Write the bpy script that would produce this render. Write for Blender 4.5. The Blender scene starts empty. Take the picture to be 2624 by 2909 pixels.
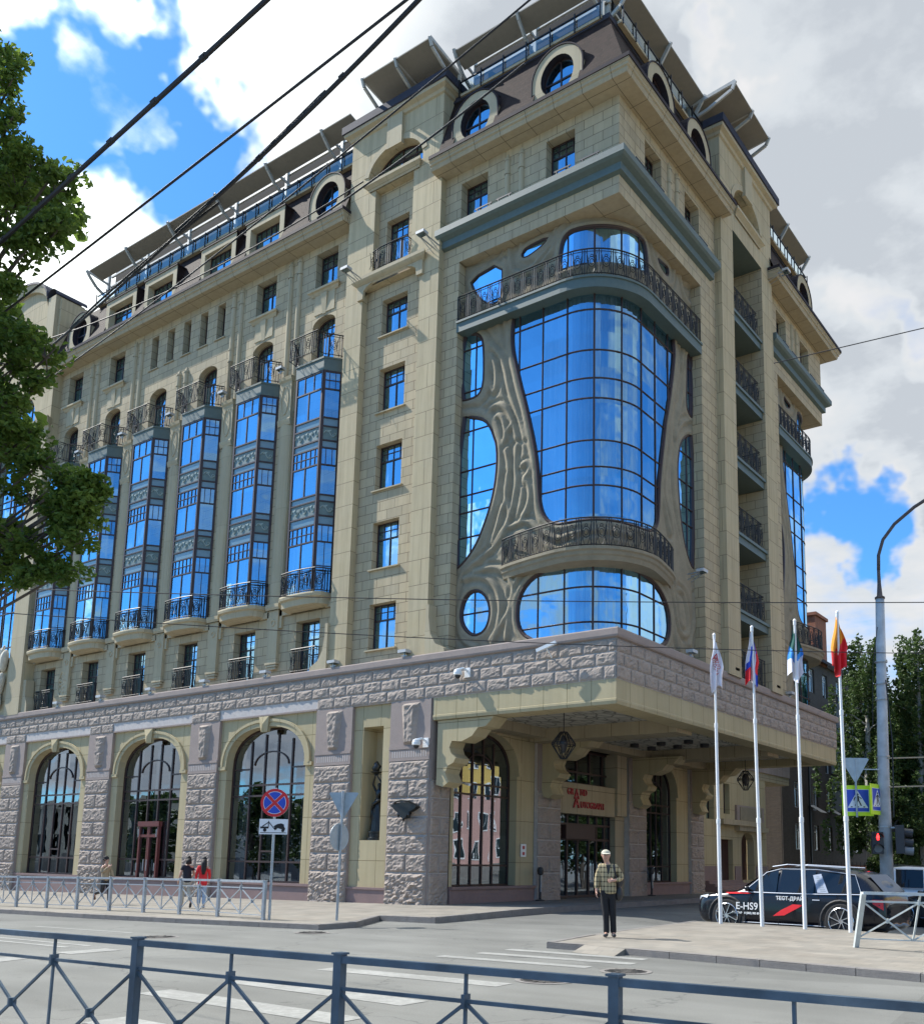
import bpy, bmesh, math, random
import numpy as np
from mathutils import Vector, Matrix, noise
from mathutils.geometry import tessellate_polygon
random.seed(7)
PI = math.pi
SC = bpy.context.scene
COL = SC.collection

# ------------------------------------------------------------------ camera
CAM = Vector((14.688, -25.679, 1.74))
FPX, PCX, PCY, IW, IH = 2719.67, 1500.0, 2000.0, 2624.0, 2909.0
def _rot(y, p, r):
    cy, sy, cp, sp, cr, sr = math.cos(y), math.sin(y), math.cos(p), math.sin(p), math.cos(r), math.sin(r)
    right = Vector((cy, sy, 0)); fwd = Vector((-sy, cy, 0)); up = Vector((0, 0, 1))
    f2 = fwd*cp + up*sp; u2 = -fwd*sp + up*cp
    return right*cr + u2*sr, -right*sr + u2*cr, f2
RT, UP_, FW = _rot(0.61244, 0.161221, 0.0151046)
cd = bpy.data.cameras.new("camera"); cam = bpy.data.objects.new("camera", cd); COL.objects.link(cam)
cd.sensor_fit = 'VERTICAL'; cd.sensor_height = 24.0; cd.sensor_width = 24.0
cd.lens = FPX/IH*24.0
cd.shift_x = -(PCX-IW/2)/IH; cd.shift_y = (PCY-IH/2)/IH
cd.clip_start = 0.1; cd.clip_end = 3000
M4 = Matrix((( RT.x, UP_.x, -FW.x, CAM.x), (RT.y, UP_.y, -FW.y, CAM.y), (RT.z, UP_.z, -FW.z, CAM.z), (0, 0, 0, 1)))
cam.matrix_world = M4
SC.camera = cam
SC.view_settings.view_transform = 'Standard'; SC.view_settings.look = 'None'
SC.view_settings.exposure = 1.14; SC.view_settings.gamma = 1.0

# ------------------------------------------------------------------ node helper
class NT:
    def __init__(s, tree): s.t = tree; s.n = tree.nodes; s.l = tree.links; s.n.clear()
    def a(s, typ, ins=None, **kw):
        nd = s.n.new(typ)
        for k, v in kw.items(): setattr(nd, k, v)
        if ins:
            for k, v in ins.items():
                sock = nd.inputs[k]
                if isinstance(v, tuple) and len(v) == 2 and hasattr(v[0], 'outputs'): s.l.new(v[0].outputs[v[1]], sock)
                elif hasattr(v, 'outputs'): s.l.new(v.outputs[0], sock)
                else: sock.default_value = v
        return nd
    def m(s, op, a, b=0.0, c=0.0, clamp=False): return s.a('ShaderNodeMath', {0: a, 1: b, 2: c}, operation=op, use_clamp=clamp)
    def v(s, op, a, b=None):
        d = {0: a}
        if b is not None: d[1] = b
        return s.a('ShaderNodeVectorMath', d, operation=op)
    def mix(s, f, a, b): return s.a('ShaderNodeMix', {0: f, 6: a, 7: b}, data_type='RGBA')
    def ramp(s, f, stops):
        r = s.a('ShaderNodeValToRGB', {0: f}); e = r.color_ramp.elements
        while len(e) < len(stops): e.new(0.5)
        for x, (p, c) in zip(e, stops): x.position = p; x.color = c if len(c) == 4 else (*c, 1)
        return r
    def mr(s, v, a, b, c, d, smooth=False):
        return s.a('ShaderNodeMapRange', {0: v, 1: a, 2: b, 3: c, 4: d}, interpolation_type='SMOOTHSTEP' if smooth else 'LINEAR')
def OUT2(nd, i): return (nd, i)
MIXC = 2   # colour output of ShaderNodeMix

# ------------------------------------------------------------------ sky and sun
SUN_TRAVEL = Vector((1.5, 0.42, -1.62)).normalized()
sdir = -SUN_TRAVEL
sun_el = math.asin(sdir.z); sun_rot = math.atan2(sdir.x, sdir.y)
W = bpy.data.worlds.new("World"); SC.world = W; W.use_nodes = True
k = NT(W.node_tree)
sky = k.a('ShaderNodeTexSky'); sky.sky_type = 'NISHITA'; sky.sun_disc = False
sky.sun_elevation = sun_el; sky.sun_rotation = sun_rot; sky.air_density = 1.0; sky.dust_density = 0.4; sky.ozone_density = 2.5
tc = k.a('ShaderNodeTexCoord')
sep = k.a('ShaderNodeSeparateXYZ', {0: (tc, 'Generated')})
zc = k.m('ADD', k.m('MAXIMUM', (sep, 2), 0.0), 0.16)
px_ = k.m('DIVIDE', (sep, 0), zc); py_ = k.m('DIVIDE', (sep, 1), zc)
cv = k.a('ShaderNodeCombineXYZ', {0: px_, 1: py_, 2: 0.0})
n1 = k.a('ShaderNodeTexNoise', {'Vector': cv, 'Scale': 1.15, 'Detail': 9.0, 'Roughness': 0.56, 'Distortion': 0.25})
n2 = k.a('ShaderNodeTexNoise', {'Vector': k.v('ADD', cv, (3.3, 1.7, 0.0)), 'Scale': 2.6, 'Detail': 8.0, 'Roughness': 0.6})
# clearer and cloudier parts of the sky, by direction
def blob(d, r0, r1, amt):
    dd = Vector(d).normalized()
    dot = k.a('ShaderNodeVectorMath', {0: wdir, 1: tuple(dd)}, operation='DOT_PRODUCT')
    return k.mr((dot, 'Value'), math.cos(math.radians(r1)), math.cos(math.radians(r0)), 0.0, amt, True)
warp = k.a('ShaderNodeTexNoise', {'Vector': (tc, 'Generated'), 'Scale': 5.0, 'Detail': 5.0, 'Roughness': .6})
wdir = k.v('NORMALIZE', k.v('ADD', (tc, 'Generated'), k.v('MULTIPLY', k.v('SUBTRACT', (warp, 'Color'), (.5, .5, .5)), (.42, .42, .42))))
bias = None
for d, r0, r1, amt in [((-.668, .394, .63), 1.0, 9, -.22), ((-.735, .335, .59), 1.5, 9, -.18), ((-.66, .45, .585), .5, 6, -.20), ((-.62, .40, .67), .5, 4, -.12),
                       ((-.27, .905, .325), .4, 4.5, -.34), ((-.29, .66, .69), .1, 2.4, -.26), ((-.215, .847, .483), .1, 2.6, -.2),
                       ((-.45, .6, .64), 8, 30, .20), ((-.15, .8, .6), 8, 30, .2), ((-.72, .42, .5), 2, 9, .16), ((-.59, .45, .655), 1, 6, .18), ((-.7, .36, .64), .5, 3.2, .14),
                       ((-.4, -.75, .5), 15, 55, -.24), ((.8, -.2, .55), 15, 55, -.08), ((-.74, -.65, .15), 2, 10, .18), ((-.83, -.53, .14), 2, 10, .22), ((-.53, -.82, .2), 3, 11, .26), ((.9, .35, .2), 5, 25, .1),
                       ((-.1, -.98, .17), 4, 16, .14), ((.3, .3, .9), 10, 40, .2)]:
    b = blob(d, r0, r1, amt); bias = b if bias is None else k.m('ADD', bias, b)
cov = k.m('ADD', k.m('ADD', k.m('MULTIPLY', (n1, 'Fac'), 0.8), k.m('MULTIPLY', (n2, 'Fac'), 0.42)), k.m('ADD', bias, -.07))
fac = k.mr(cov, 0.43, 0.68, 0.0, 1.0, True)
n3 = k.a('ShaderNodeTexNoise', {'Vector': k.v('ADD', cv, (7.1, 4.2, 0.0)), 'Scale': 4.2, 'Detail': 7.0, 'Roughness': 0.55})
thick = k.m('ADD', k.m('SUBTRACT', k.m('MULTIPLY', (n3, 'Fac'), 1.9), .42), k.m('MULTIPLY', k.m('SUBTRACT', cov, 0.60), 1.6))
ccol = k.ramp(thick, [(0.36, (3.75, 3.75, 3.8)), (0.60, (3.4, 3.5, 3.6)), (0.82, (3.1, 3.3, 3.5)), (1.1, (2.5, 2.7, 2.95))])
sdot = k.a('ShaderNodeVectorMath', {0: (tc, 'Generated'), 1: tuple(sdir)}, operation='DOT_PRODUCT')
glow = k.m('ADD', k.mr((sdot, 'Value'), .70, 1.0, 1.0, 8.0, True), k.mr((sep, 2), .72, 1.0, 0.0, 1.6, True))
ccol = k.a('ShaderNodeMix', {0: 1.0, 6: (ccol, 0), 7: k.a('ShaderNodeCombineColor', {0: glow, 1: glow, 2: k.m('POWER', glow, .94)})}, data_type='RGBA', blend_type='MULTIPLY')
skyb = k.a('ShaderNodeMix', {0: 1.0, 6: (sky, 0), 7: (0.36, 0.76, 1.07, 1)}, data_type='RGBA', blend_type='MULTIPLY')
cmix = k.a('ShaderNodeMix', {0: fac, 6: (skyb, MIXC), 7: (ccol, MIXC)}, data_type='RGBA')
bg = k.a('ShaderNodeBackground', {0: (cmix, MIXC), 1: 0.105})
k.a('ShaderNodeOutputWorld', {0: bg})

sl = bpy.data.lights.new("sun", 'SUN'); sl.energy = 3.2; sl.angle = math.radians(0.53); sl.color = (1.0, 0.955, 0.88)
so = bpy.data.objects.new("sun", sl); COL.objects.link(so)
so.rotation_euler = SUN_TRAVEL.to_track_quat('-Z', 'Y').to_euler()

# ------------------------------------------------------------------ materials
def new_mat(name):
    m = bpy.data.materials.new(name); m.use_nodes = True; return m, NT(m.node_tree)
def finish(k, bs): k.a('ShaderNodeOutputMaterial', {0: bs})
def plain(name, col, rough=.6, metal=0., vary=.12, scale=6., bump=.0, spec=.5, coat=0., bscale=40.):
    m, k = new_mat(name)
    g = k.a('ShaderNodeNewGeometry')
    n = k.a('ShaderNodeTexNoise', {'Vector': (g, 'Position'), 'Scale': scale, 'Detail': 5.0, 'Roughness': .6})
    c = k.mix(k.mr((n, 'Fac'), .3, .7, 0., 1.), (*[x*(1-vary) for x in col], 1), (*[min(1, x*(1+vary)) for x in col], 1))
    d = {'Base Color': (c, MIXC), 'Roughness': rough, 'Metallic': metal, 'Specular IOR Level': spec, 'Coat Weight': coat}
    bs = k.a('ShaderNodeBsdfPrincipled', d)
    if bump:
        n2 = k.a('ShaderNodeTexNoise', {'Vector': (g, 'Position'), 'Scale': bscale, 'Detail': 6.0, 'Roughness': .65})
        b = k.a('ShaderNodeBump', {'Height': (n2, 'Fac'), 'Strength': bump, 'Distance': .02}); k.l.new(b.outputs[0], bs.inputs['Normal'])
    finish(k, bs); return m
def wall_uv(k):
    g = k.a('ShaderNodeNewGeometry')
    P = k.a('ShaderNodeSeparateXYZ', {0: (g, 'Position')}); N = k.a('ShaderNodeSeparateXYZ', {0: (g, 'True Normal')})
    sx = k.m('GREATER_THAN', k.m('ABSOLUTE', (N, 0)), .6); sz = k.m('GREATER_THAN', k.m('ABSOLUTE', (N, 2)), .7)
    u = k.m('ADD', k.m('MULTIPLY', (P, 0), k.m('SUBTRACT', 1., sx)), k.m('MULTIPLY', (P, 1), sx))
    v = k.m('ADD', k.m('MULTIPLY', (P, 2), k.m('SUBTRACT', 1., sz)), k.m('MULTIPLY', (P, 1), sz))
    return g, k.a('ShaderNodeCombineXYZ', {0: u, 1: v, 2: 0.})
def ashlar(name, c1, c2, cm, bw, rh, mort=.007, off=.5, rough=.75, bump=.35, grime=.25):
    m, k = new_mat(name); g, uv = wall_uv(k)
    br = k.a('ShaderNodeTexBrick', {'Vector': uv, 'Color1': (*c1, 1), 'Color2': (*c2, 1), 'Mortar': (*cm, 1), 'Scale': 1., 'Mortar Size': mort, 'Mortar Smooth': .2, 'Bias': 0., 'Brick Width': bw, 'Row Height': rh}, offset=off)
    n = k.a('ShaderNodeTexNoise', {'Vector': (g, 'Position'), 'Scale': 1.3, 'Detail': 6., 'Roughness': .65})
    st = k.a('ShaderNodeTexNoise', {'Vector': k.v('MULTIPLY', (g, 'Position'), (5., 5., .28)), 'Scale': 1., 'Detail': 5., 'Roughness': .7})
    f = k.m('MULTIPLY', k.mr((st, 'Fac'), .42, .72, 0., 1.), grime*1.5)
    bl = k.a('ShaderNodeTexWhiteNoise', {0: k.v('FLOOR', k.v('DIVIDE', k.v('ADD', uv, (bw*.25, 0., 0.)), (bw, rh, 1.)))}, noise_dimensions='3D')
    brv = k.a('ShaderNodeMix', {0: k.mr((bl, 0), 0., 1., 0., .16), 6: (br, 0), 7: (.62, .60, .56, 1)}, data_type='RGBA', blend_type='MULTIPLY')
    c = k.mix(f, (brv, MIXC), tuple(x*.5 for x in c1) + (1,))
    c2_ = k.a('ShaderNodeMix', {0: k.mr((n, 'Fac'), .3, .75, 0., .35), 6: (c, MIXC), 7: (.86, .80, .66, 1)}, data_type='RGBA', blend_type='MULTIPLY')
    fn = k.a('ShaderNodeTexNoise', {'Vector': (g, 'Position'), 'Scale': 60., 'Detail': 4.})
    h = k.m('ADD', k.m('MULTIPLY', (br, 'Fac'), -1.), k.m('MULTIPLY', (fn, 'Fac'), .25))
    b = k.a('ShaderNodeBump', {'Height': h, 'Strength': bump, 'Distance': .015})
    bs = k.a('ShaderNodeBsdfPrincipled', {'Base Color': (c2_, MIXC), 'Roughness': rough, 'Normal': b, 'Specular IOR Level': .12})
    finish(k, bs); return m
def granite(name, c1, c2, bump=.6, bs_=22., dist=.03, rough=.85):
    m, k = new_mat(name); g = k.a('ShaderNodeNewGeometry')
    a = k.a('ShaderNodeTexNoise', {'Vector': (g, 'Position'), 'Scale': 2.2, 'Detail': 7., 'Roughness': .7})
    s = k.a('ShaderNodeTexNoise', {'Vector': (g, 'Position'), 'Scale': 130., 'Detail': 2.})
    c = k.mix(k.mr((a, 'Fac'), .32, .68, 0., 1.), (*c1, 1), (*c2, 1))
    c = k.a('ShaderNodeMix', {0: k.mr((s, 'Fac'), .35, .65, 0., .5), 6: (c, MIXC), 7: (.55, .5, .5, 1)}, data_type='RGBA', blend_type='MULTIPLY')
    r = k.a('ShaderNodeTexNoise', {'Vector': k.v('MULTIPLY', (g, 'Position'), (.8, .8, 1.6)), 'Scale': bs_, 'Detail': 6., 'Roughness': .6})
    b = k.a('ShaderNodeBump', {'Height': (r, 'Fac'), 'Strength': bump, 'Distance': dist})
    bs = k.a('ShaderNodeBsdfPrincipled', {'Base Color': (c, MIXC), 'Roughness': rough, 'Normal': b, 'Specular IOR Level': .35})
    finish(k, bs); return m
def glass(name, refl=.56, tint=(.42, .76, 1.), tr=(.58, .64, .7), wav=.012, rough=.0, pv=.05):
    m, k = new_mat(name); g = k.a('ShaderNodeNewGeometry')
    n = k.a('ShaderNodeTexNoise', {'Vector': (g, 'Position'), 'Scale': .9, 'Detail': 1.5})
    b = k.a('ShaderNodeBump', {'Height': (n, 'Fac'), 'Strength': 1., 'Distance': wav})
    cell = k.a('ShaderNodeTexWhiteNoise', {0: k.v('SNAP', k.v('ADD', (g, 'Position'), (.31, .17, .05)), (1.05, 1.4, 1.35))}, noise_dimensions='3D')
    N_ = k.v('NORMALIZE', k.v('ADD', b, k.v('MULTIPLY', k.v('SUBTRACT', (cell, 'Color'), (.5, .5, .5)), (pv, pv, pv))))
    gl = k.a('ShaderNodeBsdfGlossy', {'Color': (*tint, 1), 'Roughness': rough, 'Normal': N_})
    tp = k.a('ShaderNodeBsdfTransparent', {'Color': (*tr, 1)})
    fr = k.a('ShaderNodeFresnel', {'IOR': 1.5, 'Normal': b})
    f = k.m('MULTIPLY', k.m('ADD', refl, k.m('MULTIPLY', fr, 1.-refl), clamp=True), k.m('ADD', .80, k.m('MULTIPLY', (cell, 0), .25)), clamp=True)
    mx = k.a('ShaderNodeMixShader', {0: f, 1: tp, 2: gl})
    finish(k, mx); return m
def emis(name, col, st):
    m, k = new_mat(name); finish(k, k.a('ShaderNodeEmission', {0: (*col, 1), 1: st})); return m

STONE = (.46, .415, .275)
M = {}
M['ashlar'] = ashlar('wall_stone', (.53, .435, .285), (.435, .365, .25), (.17, .14, .085), .78, .39, mort=.012)
M['panel'] = ashlar('pilaster_stone', (.54, .45, .29), (.49, .41, .27), (.17, .14, .085), 2.4, .98, mort=.011, grime=.35)
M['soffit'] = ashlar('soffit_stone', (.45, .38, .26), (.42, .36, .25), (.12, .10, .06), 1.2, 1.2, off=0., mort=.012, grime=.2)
M['smooth'] = ashlar('trim_stone', (.49, .42, .285), (.47, .40, .275), (.30, .26, .17), 1.55, 3.3, off=0., grime=.15)
M['yellow'] = ashlar('yellow_stone', (.50, .425, .265), (.47, .40, .25), (.16, .13, .06), .92, 1.62, off=0., mort=.010, grime=.15)
M['rock'] = granite('rough_granite', (.43, .36, .30), (.33, .28, .235), bump=.5, bs_=30.)
M['granite'] = granite('smooth_granite', (.38, .31, .27), (.32, .265, .235), bump=.05)
M['plinth'] = granite('plinth_granite', (.30, .205, .185), (.25, .175, .16), bump=.05, rough=.5)
M['joint'] = plain('mortar', (.50, .455, .42), .9)
M['stucco'] = granite('stucco', (.34, .295, .205), (.26, .225, .155), bump=.35, bs_=14., dist=.02)
M['teal'] = plain('teal_paint', (.095, .128, .115), .55, vary=.08)
M['teal_sky'] = plain('spandrel_glass', (.17, .26, .30), .2, vary=.05, spec=.8)
M['teal_dark'] = plain('ornament_panel', (.14, .19, .18), .5)
M['ornament'] = plain('ornament_relief', (.30, .37, .35), .6)
M['frame'] = plain('window_frame', (.045, .022, .018), .45, vary=.1)
M['glass'] = glass('solar_glass')
M['glass_clear'] = glass('shop_glass', refl=.30, tint=(.75, .86, 1.), tr=(.40, .44, .44), wav=.004, pv=.012)
M['glass_rail'] = glass('rail_glass', refl=.10, tint=(.8, .95, 1.), tr=(.75, .85, .9))
M['iron'] = plain('wrought_iron', (.018, .018, .02), .5, metal=.3)
M['mansard'] = ashlar('roof_shingle', (.042, .025, .021), (.024, .015, .013), (.03, .02, .018), .22, .16, mort=.012, bump=.6, grime=.2)
M['gutter'] = plain('roof_flashing', (.035, .028, .033), .6, spec=.1)
M['gutter_blue'] = plain('metal_flashing', (.05, .052, .07), .65, spec=.1)
M['awning'] = plain('awning_fabric', (.24, .225, .19), .8, vary=.05)
M['awning_frame'] = plain('awning_frame', (.40, .40, .37), .5)
M['dark'] = plain('dark_interior', (.018, .017, .016), .9)
M['inner'] = plain('room_interior', (.06, .055, .05), .9)
M['lampgrey'] = plain('floodlight_housing', (.50, .50, .49), .4)
M['white'] = plain('white_paint', (.78, .78, .76), .4, vary=.04)
M['black'] = plain('black_plastic', (.02, .02, .022), .45)
M['bronze'] = plain('dark_bronze', (.04, .042, .042), .38, metal=.75)
M['galv'] = plain('galvanised_steel', (.38, .41, .43), .45, metal=.55, vary=.15)
M['red'] = plain('red_sign', (.40, .03, .035), .4)
def curtain_mat():
    m, k = new_mat('curtain'); g = k.a('ShaderNodeNewGeometry')
    n = k.a('ShaderNodeTexNoise', {'Vector': k.v('MULTIPLY', (g, 'Position'), (9., 9., .25)), 'Scale': 1., 'Detail': 3.})
    c = k.mix(k.mr((n, 'Fac'), .35, .65, 0., 1.), (.42, .44, .45, 1), (.85, .87, .88, 1))
    finish(k, k.a('ShaderNodeBsdfPrincipled', {'Base Color': (c, MIXC), 'Roughness': .9})); return m
M['curtain'] = curtain_mat()
def asphalt():
    m, k = new_mat('asphalt'); g = k.a('ShaderNodeNewGeometry')
    a = k.a('ShaderNodeTexNoise', {'Vector': (g, 'Position'), 'Scale': .35, 'Detail': 6., 'Roughness': .6})
    s = k.a('ShaderNodeTexNoise', {'Vector': (g, 'Position'), 'Scale': 55., 'Detail': 5., 'Roughness': .75})
    t = k.a('ShaderNodeTexNoise', {'Vector': k.v('MULTIPLY', (g, 'Position'), (.25, 2.2, 1.)), 'Scale': 1., 'Detail': 4.})
    v = k.a('ShaderNodeTexVoronoi', {'Vector': (g, 'Position'), 'Scale': .22}, feature='DISTANCE_TO_EDGE')
    nw = k.a('ShaderNodeTexNoise', {'Vector': (g, 'Position'), 'Scale': 1.4, 'Detail': 6.})
    v2 = k.a('ShaderNodeTexVoronoi', {'Vector': k.v('ADD', (g, 'Position'), k.v('MULTIPLY', (nw, 'Color'), (1.6, 1.6, 0.))), 'Scale': .16}, feature='DISTANCE_TO_EDGE')
    crack = k.mr((v2, 'Distance'), 0.0, 0.005, .5, 0.)
    pt = k.a('ShaderNodeTexVoronoi', {'Vector': (g, 'Position'), 'Scale': .13}); patchf = k.m('GREATER_THAN', (k.a('ShaderNodeSeparateColor', {0: (pt, 'Color')}), 0), .72)
    sp_ = k.a('ShaderNodeSeparateXYZ', {0: (g, 'Position')}); trk = k.m('MULTIPLY', k.mr(k.m('ABSOLUTE', k.m('SINE', k.m('ADD', k.m('MULTIPLY', (sp_, 1), 1.75), k.m('MULTIPLY', (a, 'Fac'), 1.5)))), .75, 1., 0., .28), (nw, 'Fac'))
    oil = k.mr((k.a('ShaderNodeTexNoise', {'Vector': (g, 'Position'), 'Scale': 2.6, 'Detail': 3.}), 'Fac'), .66, .74, 0., .4)
    c = k.mix(k.mr((a, 'Fac'), .35, .65, 0., 1.), (.180, .181, .168, 1), (.235, .236, .219, 1))
    c = k.a('ShaderNodeMix', {0: k.mr((s, 'Fac'), .3, .7, 0., .75), 6: (c, MIXC), 7: (.55, .55, .55, 1)}, data_type='RGBA', blend_type='MULTIPLY')
    c = k.a('ShaderNodeMix', {0: k.mr((t, 'Fac'), .5, .75, 0., .35), 6: (c, MIXC), 7: (.7, .68, .66, 1)}, data_type='RGBA', blend_type='MULTIPLY')
    c = k.a('ShaderNodeMix', {0: k.m('MULTIPLY', patchf, .55), 6: (c, MIXC), 7: (.74, .74, .74, 1)}, data_type='RGBA', blend_type='MULTIPLY')
    c = k.a('ShaderNodeMix', {0: k.m('ADD', trk, oil), 6: (c, MIXC), 7: (.55, .55, .55, 1)}, data_type='RGBA', blend_type='MULTIPLY')
    c = k.mix(crack, (c, MIXC), (.06, .06, .058, 1))
    b = k.a('ShaderNodeBump', {'Height': (s, 'Fac'), 'Strength': .5, 'Distance': .01})
    finish(k, k.a('ShaderNodeBsdfPrincipled', {'Base Color': (c, MIXC), 'Roughness': .9, 'Normal': b, 'Specular IOR Level': .2})); return m
M['asphalt'] = asphalt()
def paving():
    m, k = new_mat('paving'); g = k.a('ShaderNodeNewGeometry')
    br = k.a('ShaderNodeTexBrick', {'Vector': (g, 'Position'), 'Color1': (.285, .26, .22, 1), 'Color2': (.235, .22, .19, 1), 'Mortar': (.22, .205, .18, 1), 'Scale': 1., 'Mortar Size': .008, 'Brick Width': .4, 'Row Height': .4})
    a = k.a('ShaderNodeTexNoise', {'Vector': (g, 'Position'), 'Scale': .8, 'Detail': 7., 'Roughness': .7})
    c = k.a('ShaderNodeMix', {0: k.mr((a, 'Fac'), .4, .75, 0., .6), 6: (br, 0), 7: (.5, .47, .45, 1)}, data_type='RGBA', blend_type='MULTIPLY')
    b = k.a('ShaderNodeBump', {'Height': k.m('MULTIPLY', (br, 'Fac'), -1.), 'Strength': .4, 'Distance': .01})
    finish(k, k.a('ShaderNodeBsdfPrincipled', {'Base Color': (c, MIXC), 'Roughness': .9, 'Normal': b, 'Specular IOR Level': .2})); return m
M['paving'] = paving()
M['kerb'] = granite('kerb_stone', (.26, .245, .225), (.19, .18, .17), bump=.3, rough=.9)
def worn_paint():
    m, k = new_mat('road_paint'); g = k.a('ShaderNodeNewGeometry')
    a = k.a('ShaderNodeTexNoise', {'Vector': (g, 'Position'), 'Scale': 9., 'Detail': 8., 'Roughness': .8})
    a2 = k.a('ShaderNodeTexNoise', {'Vector': (g, 'Position'), 'Scale': 1.2, 'Detail': 3.})
    f = k.mr(k.m('ADD', (a, 'Fac'), k.m('MULTIPLY', (a2, 'Fac'), .6)), .60, .88, 0., 1.)
    c = k.mix(f, (.33, .33, .31, 1), (.22, .22, .205, 1))
    finish(k, k.a('ShaderNodeBsdfPrincipled', {'Base Color': (c, MIXC), 'Roughness': .8})); return m
M['paint'] = worn_paint()
def leaf_mat(name, c1, c2, tl=.35):
    m, k = new_mat(name); g = k.a('ShaderNodeNewGeometry')
    n = k.a('ShaderNodeTexNoise', {'Vector': (g, 'Position'), 'Scale': 1.7, 'Detail': 4.})
    w = k.a('ShaderNodeTexWhiteNoise', {0: k.v('SNAP', (g, 'Position'), (.09, .09, .09))}, noise_dimensions='3D')
    f = k.m('ADD', k.m('MULTIPLY', (n, 'Fac'), .7), k.m('MULTIPLY', (w, 0), .3))
    c = k.mix(k.mr(f, .3, .7, 0., 1.), (*c1, 1), (*c2, 1))
    d = k.a('ShaderNodeBsdfPrincipled', {'Base Color': (c, MIXC), 'Roughness': .5, 'Specular IOR Level': .35})
    t = k.a('ShaderNodeBsdfTranslucent', {'Color': (c, MIXC)})
    finish(k, k.a('ShaderNodeMixShader', {0: tl, 1: d, 2: t})); return m
M['leaf'] = leaf_mat('linden_leaf', (.07, .13, .02), (.17, .25, .045), tl=.5)
M['leaf_dark'] = leaf_mat('birch_leaf', (.045, .085, .022), (.10, .155, .045))
M['leaf_mid'] = leaf_mat('bush_leaf', (.03, .06, .015), (.075, .115, .03))
M['bark'] = plain('tree_bark', (.10, .085, .07), .9, vary=.4, bump=.6)
M['birch'] = plain('birch_bark', (.42, .41, .38), .8, vary=.5, scale=9.)

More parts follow.
